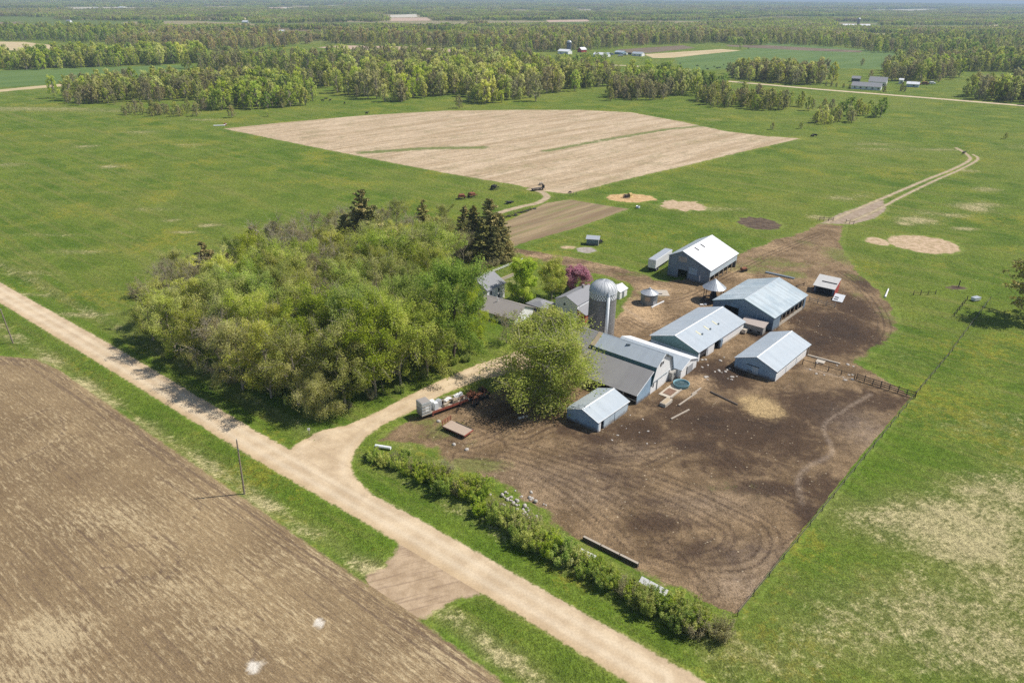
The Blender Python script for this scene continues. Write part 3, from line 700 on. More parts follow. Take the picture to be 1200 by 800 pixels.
BARK_D = bark_mat("dark_bark", (0.07, 0.055, 0.04), (0.13, 0.10, 0.08))
L = dict(
    lime=leaf_mat("lime_leaves", (0.124, 0.160, 0.019), (0.195, 0.225, 0.036), (0.24, 0.25, 0.06)),
    olive=leaf_mat("olive_leaves", (0.108, 0.125, 0.022), (0.185, 0.195, 0.038), (0.24, 0.23, 0.075)),
    pale=leaf_mat("pale_yellow_green_leaves", (0.18, 0.20, 0.045), (0.27, 0.27, 0.075), (0.30, 0.28, 0.11)),
    dark=leaf_mat("deep_green_leaves", (0.068, 0.100, 0.014), (0.115, 0.15, 0.024), (0.16, 0.20, 0.04)),
    brown=leaf_mat("budding_brown_twigs", (0.145, 0.13, 0.058), (0.21, 0.19, 0.095), (0.205, 0.20, 0.075), hue=0.02),
    rust=leaf_mat("rusty_buds", (0.18, 0.142, 0.06), (0.22, 0.175, 0.08), (0.20, 0.20, 0.075), hue=0.02),
    needle=leaf_mat("dark_needles", (0.046, 0.046, 0.015), (0.082, 0.076, 0.026), (0.115, 0.095, 0.036), trans=0.1, hue=0.01),
    pink=leaf_mat("pink_blossom", (0.56, 0.20, 0.26), (0.66, 0.33, 0.37), (0.54, 0.22, 0.27), hue=0.008),
    willow=leaf_mat("willow_leaves", (0.110, 0.138, 0.020), (0.185, 0.21, 0.036), (0.25, 0.24, 0.075)),
    bush=leaf_mat("hedge_leaves", (0.11, 0.155, 0.018), (0.18, 0.22, 0.032), (0.25, 0.265, 0.06)),
)

class Tree:
    def __init__(self, seed):
        self.r = np.random.default_rng(seed)
        self.tv, self.tf, self.n = [], [], 0
        self.cl = []           # (centre, radius xyz, count, clumpvar)
        self.lv, self.ll, self.lc = [], [], []
    def limb(self, pts, r0, r1, n=5):
        pts = [np.array(p, float) for p in pts]
        rings = []
        for i, p in enumerate(pts):
            d = pts[min(i + 1, len(pts) - 1)] - pts[max(i - 1, 0)]; d /= np.linalg.norm(d) + 1e-9
            a = np.cross(d, (0.31, 0.9, 0.13)); a /= np.linalg.norm(a) + 1e-9; b = np.cross(d, a)
            r = r0 + (r1 - r0) * i / (len(pts) - 1)
            t = 2 * np.pi * np.arange(n) / n
            rings.append(p + r * (np.cos(t)[:, None] * a + np.sin(t)[:, None] * b))
        base = self.n
        for R in rings: self.tv.append(R)
        for k in range(len(pts) - 1):
            for i in range(n):
                j = (i + 1) % n
                self.tf.append((base + k * n + i, base + k * n + j, base + (k + 1) * n + j, base + (k + 1) * n + i))
        self.n += n * len(pts)
    def bend(self, p0, p1, k, sag=0.0, amt=0.08):
        p0, p1 = np.array(p0, float), np.array(p1, float); Ln = np.linalg.norm(p1 - p0)
        out = []
        for i in range(k + 1):
            t = i / k
            q = p0 + (p1 - p0) * t + self.r.normal(0, amt * Ln, 3) * (t * (1 - t) * 2) + np.array((0, 0, sag * Ln * 4 * t * (1 - t)))
            out.append(q)
        return out
    def leaves(self, c, rad, n, size, out_from=None, cv=None, up=0.35, asp=1.5):
        if n <= 0: return
        r = self.r
        d = r.normal(size=(n, 3)); d /= np.linalg.norm(d, axis=1)[:, None]
        rr = r.random(n) ** 0.45
        P = np.array(c) + d * rr[:, None] * np.array(rad)
        nrm = d * 0.55 + r.normal(0, 0.55, (n, 3)) + np.array((0, 0, up)); nrm /= np.linalg.norm(nrm, axis=1)[:, None]
        a = np.cross(nrm, r.normal(size=(n, 3))); a /= np.linalg.norm(a, axis=1)[:, None]; b = np.cross(nrm, a)
        s = size * (0.6 + 0.8 * r.random(n))[:, None]
        self.lv.append(np.stack([P + a * s * asp * .5, P + b * s * .5, P - a * s * asp * .5, P - b * s * .5], 1).reshape(-1, 3))
        self.ll.append(np.repeat(r.random(n), 4)); self.lc.append(np.repeat(np.full(n, r.random() if cv is None else cv), 4))
    def trunk_mesh(self, name, mat):
        me = np_mesh(name, np.concatenate(self.tv), np.array(self.tf), smooth=True); me.materials.append(mat); return me
    def crown_mesh(self, name, mat):
        V = np.concatenate(self.lv); me = np_mesh(name, V, np.arange(len(V)).reshape(-1, 4), dict(leafvar=np.concatenate(self.ll), clumpvar=np.concatenate(self.lc))); me.materials.append(mat); return me
    def one_mesh(self, name, bark, leaf):
        Vt = np.concatenate(self.tv); Vl = np.concatenate(self.lv); F = np.concatenate([np.array(self.tf), len(Vt) + np.arange(len(Vl)).reshape(-1, 4)])
        me = np_mesh(name, np.concatenate([Vt, Vl]), F, dict(leafvar=np.concatenate([np.zeros(len(Vt)), *self.ll]), clumpvar=np.concatenate([np.zeros(len(Vt)), *self.lc])),
                     mat_idx=np.concatenate([np.zeros(len(self.tf)), np.ones(len(Vl) // 4)]).astype(int))
        me.materials.append(bark); me.materials.append(leaf); return me

def broadleaf(seed, H=20.0, spread=0.36, base=0.16, limbs=9, subs=5, leaves=95, leaf=0.36, rad=0.085, stems=1, droop=0.0, airy=1.0, twigs=1):
    """height H; limbs fan from the trunk, clumps of leaves sit at the ends of the smaller branches"""
    t = Tree(seed); r = t.r
    for s in range(stems):
        a0 = r.uniform(0, 6.28); lean = 0.0 if stems == 1 else r.uniform(0.10, 0.30)
        foot = np.array((math.cos(a0), math.sin(a0), 0)) * (0 if stems == 1 else r.uniform(0.02, 0.07) * H)
        top = foot + np.array((math.cos(a0) * lean * H, math.sin(a0) * lean * H, H * r.uniform(0.74, 0.86)))
        tr = t.bend(foot - np.array((0, 0, 0.3)), top, 7, amt=0.035)
        t.limb(tr, 0.016 * H / math.sqrt(stems), 0.003 * H, 7)
        nl = max(3, int(limbs / stems + 0.5)) if stems > 1 else limbs
        for i in range(nl + 1):
            f = base + (1.0 - base) * (i + r.random() * 0.6) / (nl + 0.6); f = min(f, 1.0)
            k = f * 7; k0 = min(int(k), 6); p = tr[k0] + (tr[k0 + 1] - tr[k0]) * (k - k0)
            az = i * 2.4 + r.uniform(-0.5, 0.5) + a0
            ln = spread * H * (0.55 + 0.75 * math.sin(math.pi * min(1, 0.22 + 0.72 * (f - base) / (1 - base)))) * r.uniform(0.75, 1.2) * (0.8 if stems > 1 else 1)
            if f > 0.9: ln *= 0.55
            el = math.radians(r.uniform(18, 48) + 30 * f)
            d = np.array((math.cos(az) * math.cos(el), math.sin(az) * math.cos(el), math.sin(el)))
            e = p + d * ln
            e[2] = min(e[2], H * 0.97)
            br = t.bend(p, e, 4, sag=0.05)
            t.limb(br, 0.0065 * H * (1.1 - 0.6 * f), 0.0018 * H, 5)
            for j in range(subs):
                g = 0.35 + 0.65 * (j + r.random() * 0.7) / subs; k = min(g, 1) * 4; q0 = min(int(k), 3)
                q = br[q0] + (br[q0 + 1] - br[q0]) * (k - q0)
                sd = d * 0.5 + r.normal(0, 0.6, 3) + np.array((0, 0, 0.25 - droop)); sd /= np.linalg.norm(sd)
                q2 = q + sd * ln * r.uniform(0.25, 0.5)
                q2[2] = max(q2[2], 0.05 * H)
                t.limb(t.bend(q, q2, 2), 0.0024 * H, 0.0008 * H, 3)
                for w in range(twigs):
                    q3 = q2 + r.normal(0, 0.06 * H, 3); t.limb([q2 * .4 + q * .6, q3], 0.0022 * H, 0.0007 * H, 3)
                cr = rad * H * r.uniform(0.7, 1.35); cv = r.random(); nn = int(leaves * airy * r.uniform(0.5, 1.3))
                for g_, k_ in ((0.45, .6), (0.75, .75), (1.05, .6)):
                    t.leaves(q + (q2 - q) * g_, (cr * k_, cr * k_, cr * k_ * 1.05), nn // 3, leaf, cv=cv)
                if droop > 0: t.leaves(q2 - np.array((0, 0, cr * 0.9)), (cr * .7, cr * .7, cr * 1.0), int(leaves * airy * .5), leaf)
    return t

def conifer(seed, H=18.0, R=0.2, tiers=26, per=9, leaf=0.34, start=0.06, ragged=0.2, lean=0.0, n=9):
    t = Tree(seed); r = t.r
    t.limb([(0, 0, -0.3), (0, 0, H * .5), (lean * H, 0, H)], 0.014 * H, 0.002 * H, 7)
    for k in range(tiers):
        f = start + (1 - start) * (k + r.random() * 0.5) / tiers
        ln0 = R * H * (1 - f) ** 0.8 + 0.012 * H
        for j in range(max(4, int(per * (1 - 0.5 * f)))):
            az = r.uniform(0, 6.28); ln = ln0 * r.uniform(1 - ragged * 1.6, 1 + ragged)
            d = np.array((math.cos(az), math.sin(az), r.uniform(-0.28, 0.05) + 0.5 * f))
            p = np.array((lean * H * max(0, f - .5) * 2, 0, f * H)); e = p + d * ln
            t.limb([p, e], 0.003 * H, 0.0008 * H, 3)
            cv = r.random()
            for g in np.linspace(0.3, 1.0, 4):
                c = p + (e - p) * g
                w = ln * 0.17 * (1.25 - 0.5 * g) + 0.12
                t.leaves(c, (w * 1.2, w * 1.2, w * 0.6), n, leaf, cv=cv, up=0.2, asp=2.2)
    return t

def open_pine(seed, H=15.0):
    t = Tree(seed); r = t.r
    tr = t.bend((0, 0, -0.3), (0.3, 0.2, H), 6, amt=0.02); t.limb(tr, 0.016 * H, 0.003 * H, 7)
    for k in range(40):
        f = 0.12 + 0.86 * (k + r.random()) / 40
        az = k * 2.4 + r.uniform(-.6, .6); ln = H * (0.34 * (1 - f) ** 0.6 + 0.05) * r.uniform(0.55, 1.15)
        d = np.array((math.cos(az), math.sin(az), r.uniform(-0.12, 0.25)))
        p = np.array((0.3 * f, 0.2 * f, f * H)); e = p + d * ln
        br = t.bend(p, e, 3, sag=0.05); t.limb(br, 0.0042 * H, 0.0012 * H, 4)
        for g in (0.45, 0.65, 0.82, 1.0):
            q = p + (e - p) * g
            for w in range(2):
                q2 = q + r.normal(0, 0.035 * H, 3); t.limb([q, q2], 0.0016 * H, 0.0006 * H, 3)
                t.leaves(q2, (0.85, 0.85, 0.30), 15, 0.26, up=0.3, asp=2.4)
    return t

def shrub(seed, H=3.0, W=2.0, stems=13, leaves=120, leaf=0.14, airy=1.0):
    t = Tree(seed); r = t.r
    for s in range(stems * 2):
        az = r.uniform(0, 6.28); rr = W * math.sqrt(r.random())
        top = np.array((math.cos(az) * rr * 1.1, math.sin(az) * rr * 1.1, H * r.uniform(0.45, 1.12) * (1 - 0.4 * (rr / W) ** 2)))
        foot = np.array((math.cos(az) * rr * 0.5, math.sin(az) * rr * 0.5, -0.15))
        b = t.bend(foot, top, 4, amt=0.07); t.limb(b, 0.03, 0.008, 4)
        cv = r.random()
        for k in range(5):
            g = 0.25 + 0.78 * k / 4; q = b[0] + (b[4] - b[0]) * g + r.normal(0, 0.10, 3); q[2] = max(q[2], 0.15)
            if k < 4: t.limb([b[min(k + 1, 4)], q + r.normal(0, 0.25, 3)], 0.012, 0.004, 3)
            cr = H * (0.15 - 0.07 * g) * r.uniform(.8, 1.3)
            t.leaves(q, (cr, cr, cr * 1.4), int(leaves * airy * 0.30 * r.uniform(0.5, 1.3) * (1.2 - 0.6 * g)), leaf, cv=cv)
    return t

def far_tree(seed, H=13.0, spread=0.29, leaves=30, leaf=0.60, clumps=22, base=0.15):
    t = Tree(seed); r = t.r
    t.limb(t.bend((0, 0, -0.3), (0, 0, H * .85), 3, amt=.03), 0.02 * H, 0.008 * H, 5)
    for i in range(clumps):
        f = base + (0.97 - base) * (i + r.random()) / clumps
        az = i * 2.4 + r.uniform(-.5, .5); w = spread * H * math.sin(math.pi * min(1, .25 + .68 * (f - base) / (1 - base))) * r.uniform(.35, 1.0)
        p = np.array((math.cos(az) * w, math.sin(az) * w, f * H))
        t.limb([(0, 0, max(0.1, f - .18) * H * .82), p], 0.011 * H, 0.004 * H, 3)
        cr = H * r.uniform(.05, .10)
        t.leaves(p, (cr, cr, cr * 1.3), int(leaves * r.uniform(.6, 1.3)), leaf)
    return t

# ---- prototype meshes: (trunk, crown)
def pair(t, nm, bark, leaf): return (t.trunk_mesh(nm + "_trunk", bark), t.crown_mesh(nm + "_crown", L[leaf]))
PROTO = {}
PROTO["maple"] = [pair(broadleaf(11 + i, 20, 0.34, 0.06, 14, 7, 300, 0.21, 0.10), "maple", BARK_D, "dark") for i in range(2)]
PROTO["lime"] = [pair(broadleaf(21 + i, 20, 0.33, 0.08, 13, 7, 250, 0.20, 0.10, twigs=2), "lime_tree", BARK, "lime") for i in range(3)]
PROTO["olive"] = [pair(broadleaf(31 + i, 20, 0.34, 0.10, 12, 7, 190, 0.20, 0.10, twigs=2), "olive_tree", BARK, "olive") for i in range(3)]
PROTO["pale"] = [pair(broadleaf(41 + i, 20, 0.28, 0.08, 14, 7, 180, 0.20, 0.09, twigs=3), "pale_tree", BARK, "pale") for i in range(2)]
PROTO["bare"] = [pair(broadleaf(51 + i, 20, 0.34, 0.15, 12, 7, 48, 0.19, 0.10, twigs=5), "bare_tree", BARK, "brown") for i in range(2)]
PROTO["willow"] = [pair(broadleaf(61, 20, 0.35, 0.04, 38, 9, 105, 0.19, 0.10, stems=5, droop=0.35, twigs=2), "willow", BARK, "willow")]
PROTO["weeping"] = [pair(broadleaf(62, 20, 0.38, 0.05, 20, 8, 130, 0.24, 0.12, stems=3, droop=0.5, twigs=2), "weeping_tree", BARK, "pale")]
PROTO["spruce"] = [pair(conifer(71 + i, 18, 0.28 + .03 * i, 24, 12, 0.32, 0.03, 0.3, n=19), "spruce", BARK_D, "needle") for i in range(2)]
PROTO["pine"] = [pair(conifer(75 + i, 16, 0.32, 22, 10, 0.32, 0.12, 0.42, n=13), "pine", BARK_D, "needle") for i in range(2)]
PROTO["open_pine"] = [pair(open_pine(81), "open_pine", BARK_D, "needle")]
PROTO["blossom"] = [pair(broadleaf(85, 6, 0.36, 0.08, 14, 7, 190, 0.14, 0.13), "blossom_tree", BARK_D, "pink")]
PROTO["yard_lime"] = [pair(broadleaf(87, 10, 0.31, 0.05, 16, 8, 260, 0.17, 0.11), "yard_tree", BARK, "lime")]
PROTO["yard_olive"] = [pair(broadleaf(88, 10, 0.36, 0.10, 14, 7, 170, 0.16, 0.12, twigs=2), "yard_tree", BARK, "olive")]
PROTO["yard_bare"] = [pair(broadleaf(89, 7, 0.40, 0.05, 12, 6, 10, 0.16, 0.12, stems=4, twigs=4), "bare_shrub_tree", BARK, "brown")]
SHRUB = [pair(shrub(101 + i, 3.0, 1.7 + .2 * (i % 2), 19, 210, 0.11), "shrub", BARK, "bush") for i in range(4)] + [pair(shrub(111 + i, 3.0, 1.6, 18, 60, 0.10), "shrub", BARK, "brown") for i in range(2)] + [pair(shrub(121, 3.0, 1.7, 17, 170, 0.11), "shrub", BARK, "pale")]
HREF = dict(maple=20, lime=20, olive=20, pale=20, bare=20, willow=20, weeping=20, spruce=18, pine=16, open_pine=15, blossom=6, yard_lime=10, yard_olive=10, yard_bare=7)
KINDNAME = dict(maple="maple_tree", lime="broadleaf_tree", olive="broadleaf_tree", pale="poplar_tree", bare="budding_tree", willow="willow_tree", weeping="weeping_tree", spruce="spruce_tree", pine="pine_tree", open_pine="pine_tree", blossom="crabapple_tree", yard_lime="yard_tree", yard_olive="yard_tree", yard_bare="bare_shrub")

def plant(kind, x, y, H, label, group=None, rot=None, wide=1.0, variant=None, cat="tree"):
    v = PROTO[kind]; tm, cm = v[(int(RNG.integers(len(v))) if variant is None else variant)]
    s = H / HREF[kind]
    e = empty(KINDNAME[kind], x, y, tz(x, y) - 0.02, RNG.uniform(0, 6.28) if rot is None else rot)
    e.scale = (s * wide, s * wide, s)
    link_mesh("trunk", tm, e); link_mesh("crown", cm, e)
    return tag(e, label, cat, group)

# ---- the grove
GROVE = GP((176, 398), (200, 412), (258, 447), (335, 474), (372, 484), (410, 482), (452, 462), (500, 440), (548, 424), (562, 400), (558, 365), (566, 330), (592, 305), (566, 290), (520, 275), (470, 268), (400, 275), (310, 310), (250, 330), (190, 345))
ADJ = dict(maple="dark green", lime="lime green", olive="olive green", pale="tall pale yellow green", bare="brown budding", pine="dark ragged", spruce="dense dark pointed")
def where(px, py):
    if py > 440: return "along the driveway" if px > 400 else "at the road corner"
    if px < 240: return "at the road end"
    if py < 320: return "on the meadow side"
    return "near the house" if px > 480 else "in the middle"
NOUN = dict(maple="maple", lime="broadleaf tree", olive="broadleaf tree", pale="poplar", bare="tree", pine="pine", spruce="spruce")
placed = []
def grove_tree(kind, px, py, H, wide=1.0, label=None):
    x, y = G(px, py); placed.append((x, y))
    return plant(kind, x, y, H, label or f"{ADJ[kind]} {NOUN[kind]} {where(px, py)} of the farm grove", None if label else "trees of the farm grove", wide=wide)
# the ones that stand out
grove_tree("maple", 533, 424, 23.5, .9, "tall deep green maple between the grove and the farmhouse")
grove_tree("weeping", 385, 488, 9.5, 1.15, "low weeping tree at the grove corner where the driveway meets the road")
for k, (px, py, H, lab) in enumerate(((574, 300, 19.5, "tallest dark spruce at the grove end above the garden plot"), (588, 303, 14.5, "spruce nearest the garden plot, outermost of the cluster"), (556, 296, 16, "dark spruce just behind the tallest spruce"), (545, 290, 14.5, "smaller dark spruce at the meadow side of the spruce cluster"), (566, 304, 14, "dark spruce filling the front of the spruce cluster"), (581, 306, 12, "low front spruce left of the outermost one"), (552, 301, 12, "low dark spruce at the grove side of the spruce cluster"))):
    grove_tree("spruce", px, py, H, 1.1, lab)
for px, py, H, lab in ((248, 345, 16, "dark pine standing alone among pale trees at the road end of the grove"), (272, 338, 11, "short dark pine beside the lone grove pine"), (302, 318, 15, "dark bushy pine at the meadow edge of the grove"), (328, 316, 16, "dark pine behind pale trees at the grove's meadow edge"),
                       (408, 306, 16, "slim dark pine in the middle of the grove"), (430, 308, 24, "tall ragged dark pine at the heart of the grove"), (442, 312, 20, "second ragged dark pine at the heart of the grove"), (497, 275, 13, "small black pine top on the grove's far edge")):
    grove_tree("pine", px, py, H, 1.0, lab)
for kind, px, py, H, w in (("lime", 440, 464, 21, 1.0), ("lime", 470, 452, 21, 1.0), ("olive", 405, 474, 19, 1.0), ("lime", 500, 440, 20, 1.0), ("lime", 420, 440, 22, 1.0), ("olive", 350, 474, 18, 1.0), ("olive", 318, 466, 18, .95), ("pale", 285, 456, 17, 1.1), ("bare", 262, 446, 16, 1.0),
                           ("pale", 205, 412, 15, 1.1), ("pale", 180, 398, 13, 1.1), ("olive", 232, 428, 15, 1.0), ("lime", 300, 430, 18, 1.0), ("lime", 455, 350, 19, 1.1), ("olive", 490, 345, 20, 1.1), ("olive", 520, 310, 15, 1.2), ("lime", 515, 385, 18, 1.0), ("lime", 270, 405, 17, 1.1), ("pale", 240, 400, 17, 1.1), ("lime", 370, 440, 20, 1.0)):
    grove_tree(kind, px, py, H, w)
gx0, gy0 = np.array(GROVE).min(0); gx1, gy1 = np.array(GROVE).max(0)
def to_px(x, y, z=0.0):
    dz = z - CAM_H; fwd = y * cP - dz * sP; up = y * sP + dz * cP
    u, v = x / fwd, up / fwd
    u, v = cR * u + sR * v, -sR * u + cR * v
    return 600 + F_PX * u, 400 - F_PX * v
for _ in range(3000):
    x, y = RNG.uniform(gx0, gx1), RNG.uniform(gy0, gy1)
    if sdist(GROVE, np.array([x]), np.array([y]))[0] < 1.5: continue
    if min((x - a) ** 2 + (y - b) ** 2 for a, b in placed) < 6.3 ** 2: continue
    px, py = to_px(x, y)
    if px > 520 and py > 310 and py < 400: continue
    u = RNG.random()
    if py < 322: kind, H = ("bare", RNG.uniform(9, 13)) if u < .42 else ("olive", RNG.uniform(9, 13)) if u < .75 else ("pale", RNG.uniform(9, 12))
    elif px < 290: kind, H = ("pale", RNG.uniform(13, 17)) if u < .4 else ("lime", RNG.uniform(12, 16)) if u < .65 else ("bare", RNG.uniform(12, 15)) if u < .85 else ("olive", RNG.uniform(12, 15))
    elif px < 400: kind, H = ("lime", RNG.uniform(14, 18)) if u < .4 else ("olive", RNG.uniform(14, 18)) if u < .7 else ("bare", RNG.uniform(14, 18))
    else: kind, H = ("lime", RNG.uniform(15, 19)) if u < .5 else ("olive", RNG.uniform(15, 19)) if u < .85 else ("bare", RNG.uniform(12, 15))
    grove_tree(kind, px, py, H, RNG.uniform(0.9, 1.1))
# low brush on the grove's meadow edge
def bush(px, py, H, label, group=None, variant=None, wide=1.0, name="shrub", cat="shrub"):
    x, y = G(px, py)
    tm, cm = SHRUB[int(RNG.integers(len(SHRUB))) if variant is None else variant]
    e = empty(name, x, y, tz(x, y) - 0.02, RNG.uniform(0, 6.28)); s = H / 3.0
    e.scale = (s * wide, s * wide, s)
    link_mesh("stems", tm, e); link_mesh("foliage", cm, e)
    return tag(e, label, cat, group)
for t in np.linspace(0, 1, 26):
    px = 172 + t * 330 + RNG.uniform(-8, 8); py = 340 - 74 * math.sin(min(1, t * 1.15) * 1.5) + RNG.uniform(-4, 8)
    bush(px, py, RNG.uniform(3.5, 6), "greyish brown brush along the meadow edge of the grove", "brush on the grove's meadow edge", int(RNG.choice([4, 5, 4, 5, 6])), 1.15)
for t in np.linspace(0, 1, 12):
    px = 200 + t * 190 + RNG.uniform(-6, 6); py = 420 + 66 * t ** 0.8 + RNG.uniform(-8, 2)
    bush(px, py, RNG.uniform(1.6, 3), "low undergrowth bush at the road foot of the grove", "undergrowth along the grove's road side", int(RNG.choice([0, 1, 4, 6])))
for t in np.linspace(0, 1, 9):
    px = 415 + t * 130 + RNG.uniform(-6, 6); py = 480 - 56 * t + RNG.uniform(-8, 0)
    bush(px, py, RNG.uniform(1.4, 2.6), "low undergrowth bush at the driveway foot of the grove", "undergrowth along the grove's driveway side", int(RNG.choice([0, 1, 4, 6])))
for px, py, H in ((566, 314, 2.6), (578, 312, 3.0), (590, 308, 2.4), (601, 304, 2.0), (560, 322, 3.0)):
    bush(px, py, H, "pale brush below the spruces beside the farmhouse", "pale brush below the spruces", int(RNG.choice([4, 5, 6])), 1.3)

# ---- trees about the buildings
def yard_tree(kind, px, py, H, label, wide=1.0, cat="tree"):
    x, y = G(px, py); return plant(kind, x, y, H, label, None, wide=wide, cat=cat)
yard_tree("willow", 634, 464, 16.8, "broad olive willow standing between the driveway and the barn", 1.75)
yard_tree("yard_lime", 613, 354, 12.5, "rounded lime green tree on the lawn behind the long low house", 0.95)
yard_tree("yard_olive", 646, 349, 10.8, "thin olive tree on the lawn left of the pink tree", 1.0)
yard_tree("blossom", 674, 342, 7.6, "pink blossoming crabapple tree behind the white house", 1.3, "tree")
yard_tree("yard_bare", 596, 402, 8.5, "leafless grey shrub tree in front of the long low house", 1.0)
yard_tree("open_pine", 1204, 373, 23, "dark open branched pine at the right edge of the pasture", 1.0)
bush(650, 366, 1.8, "dark low bush beside the white house", variant=0, wide=1.6); bush(628, 372, 1.4, "dark low bush on the lawn behind the small hipped roof", variant=1, wide=1.6); bush(664, 358, 1.4, "low bush under the thin olive tree", variant=2, wide=1.6)

# ---- hedgerow beside the road
HL = smooth_line(GP((432, 530), (470, 548), (510, 560), (545, 580), (580, 600), (612, 624), (650, 646), (690, 668), (730, 690), (770, 712), (805, 730), (842, 744)), 8)
hp = np.array(HL); seg = np.r_[0, np.cumsum(np.hypot(*np.diff(hp, axis=0).T))]
nh = 84
HTS = [1.5, 1.8, 2.3, 2.6, 2.9, 3.1, 3.0, 2.7, 3.2, 3.4, 3.2, 2.2, 2.0, 2.7, 3.0, 2.9, 2.8]
for i in range(nh):
    s = seg[-1] * (i + 0.5) / nh; x = np.interp(s, seg, hp[:, 0]) + RNG.normal(0, .9); y = np.interp(s, seg, hp[:, 1]) + RNG.normal(0, .9)
    px, py = to_px(x, y); f = i / nh
    H = float(np.interp(f, np.linspace(0, 1, len(HTS)), HTS)) * RNG.uniform(.6, 1.25)
    v = int(RNG.choice([0, 1, 2, 3, 0, 1, 2, 3, 6, 4, 5, 4])) if f < .7 else int(RNG.choice([0, 1, 2, 3, 6, 5]))
    third = "driveway end" if f < .3 else "middle" if f < .66 else "far end by the bare paddock corner"
    bush(px, py, H, ("brown twiggy shrub" if v in (4, 5) else "pale green shrub" if v == 6 else "leafy green shrub") + f" at the {third} of the roadside hedgerow", "shrubs of the roadside hedgerow", v, RNG.uniform(.95, 1.2))

# ================================================================== woods behind the farm
FTREES = {}
for key, lf, n, kw in (("lime", "lime", 2, {}), ("olive", "olive", 2, {}), ("pale", "pale", 2, dict(spread=.26)), ("brown", "brown", 2, dict(leaves=26)), ("rust", "rust", 1, dict(leaves=30)), ("dark", "dark", 2, {}), ("fir", "needle", 1, dict(spread=.2, base=.05, clumps=18))):
    FTREES[key] = [far_tree(200 + 10 * i + len(key), **kw).one_mesh("far_" + key + "_tree", BARK, L[lf]) for i in range(n)]
FKEYS = list(FTREES)
FADJ = dict(lime="fresh lime green", olive="olive green", pale="pale yellow green", brown="bare brownish", rust="rusty budding", dark="deep green", fir="dark evergreen")
WOODS = [  # footprint in the photograph, spacing, height, palette, text
    ([(78, 123), (105, 124), (160, 118), (228, 116), (300, 110), (345, 103), (330, 98), (240, 98), (160, 102), (90, 108)], 9, 12, "ooolbbbp", "in the copse at the left end of the green meadow"),
    ([(150, 136), (180, 138), (225, 137), (222, 130), (160, 129)], 8, 6, "obbo", "in the brushy clump on the meadow behind the grove"),
    ([(232, 130), (262, 130), (310, 128), (352, 126), (356, 112), (330, 106), (300, 112), (250, 122)], 9, 13, "lllod", "in the bright clump left of the stubble field"),
    ([(345, 104), (395, 105), (420, 116), (470, 119), (500, 116), (545, 123), (590, 122), (625, 116), (655, 106), (690, 104), (700, 96), (640, 88), (560, 86), (470, 90), (400, 96), (350, 98)], 10.5, 15, "pllobboplp", "in the wood behind the stubble field"),
    ([(690, 104), (715, 100), (722, 92), (690, 88), (650, 88)], 10, 13, "olbl", "in the wood edge beside the grassy gap"),
    ([(712, 118), (745, 119), (785, 114), (790, 106), (760, 100), (720, 108)], 8, 11, "bbbbo", "in the brown copse right of the stubble wood"),
    ([(770, 112), (800, 112), (812, 106), (795, 97), (740, 94), (730, 98), (770, 104)], 9, 14, "lldp", "in the tall bright copse before the far road"),
    ([(826, 110), (838, 109), (846, 100), (828, 100)], 7, 11, "dd", "in the dark pair beside the far road"),
    ([(812, 123), (850, 126), (900, 129), (932, 131), (938, 124), (900, 120), (840, 114), (818, 118)], 8.5, 10, "oobol", "in the tree line below the far road"),
    ([(948, 130), (974, 132), (976, 128), (950, 126)], 9, 5, "bo", "in the low bushes right of the tree line"),
    ([(953, 145), (985, 146), (990, 140), (958, 140)], 7, 7, "pob", "in the yellowish clump near the pasture corner"),
    ([(978, 139), (1000, 137), (1018, 138), (1016, 133), (980, 133)], 8, 9, "dol", "in the small clump right of the yellowish bushes"),
    ([(860, 93), (900, 97), (955, 100.5), (966, 98), (966, 90), (925, 86), (860, 86)], 9, 13, "bbobop", "in the grey copse behind the far road"),
    ([(1040, 95), (1075, 97), (1112, 93), (1110, 84), (1130, 76), (1075, 74), (1040, 82)], 10, 13, "bobol", "in the wood behind the far bungalow"),
    ([(1110, 84), (1150, 84), (1205, 86), (1240, 80), (1240, 70), (1130, 72)], 11, 14, "olbdo", "in the wood on the far right"),
    ([(1135, 116), (1165, 119), (1205, 122), (1240, 124), (1240, 108), (1190, 104), (1150, 108)], 10, 14, "olbl", "in the right edge copse below the far road"),
    ([(-20, 83), (40, 82), (120, 79), (180, 77), (238, 75), (240, 70), (180, 69), (100, 71), (40, 74), (-20, 76)], 11, 15, "llopld", "in the tree row along the left meadow"),
    ([(226, 84), (245, 84), (300, 86), (350, 88), (400, 90), (440, 84), (400, 76), (330, 72), (260, 72), (235, 76)], 13, 13, "lobbdo", "in the mixed wood beyond the left copse"),
    ([(440, 84), (520, 84), (600, 84), (640, 78), (620, 70), (520, 68), (430, 66), (380, 70), (400, 76)], 14, 13, "olbobp", "in the wood beyond the stubble wood"),
    ([(640, 84), (690, 84), (720, 77), (700, 72), (650, 74)], 13, 9, "dlol", "in the dark green wood below the distant silo"),
    ([(-20, 49), (60, 48), (100, 52), (125, 49), (165, 47), (160, 38), (60, 38), (-20, 38)], 17, 14, "ddlol", "in the green wood at the far left"),
    ([(115, 55), (200, 60), (250, 60), (345, 56), (370, 50), (300, 43), (200, 44), (150, 48)], 18, 14, "rrboro", "in the rusty wood on the left"),
    ([(380, 52), (460, 54), (560, 57), (600, 62), (645, 62), (735, 55), (800, 52), (870, 50), (860, 44), (760, 42), (640, 40), (560, 48), (480, 46), (400, 46)], 18, 15, "rrbloo", "in the rusty wood behind the distant farm"),
    ([(830, 50), (900, 52), (960, 55), (1015, 58), (1010, 50), (940, 44), (850, 44)], 18, 14, "loob", "in the wood at the head of the far pasture"),
    ([(1015, 62), (1060, 64), (1130, 70), (1240, 68), (1240, 48), (1130, 46), (1060, 46), (1010, 52)], 19, 14, "olobdo", "in the wide wood on the right"),
]
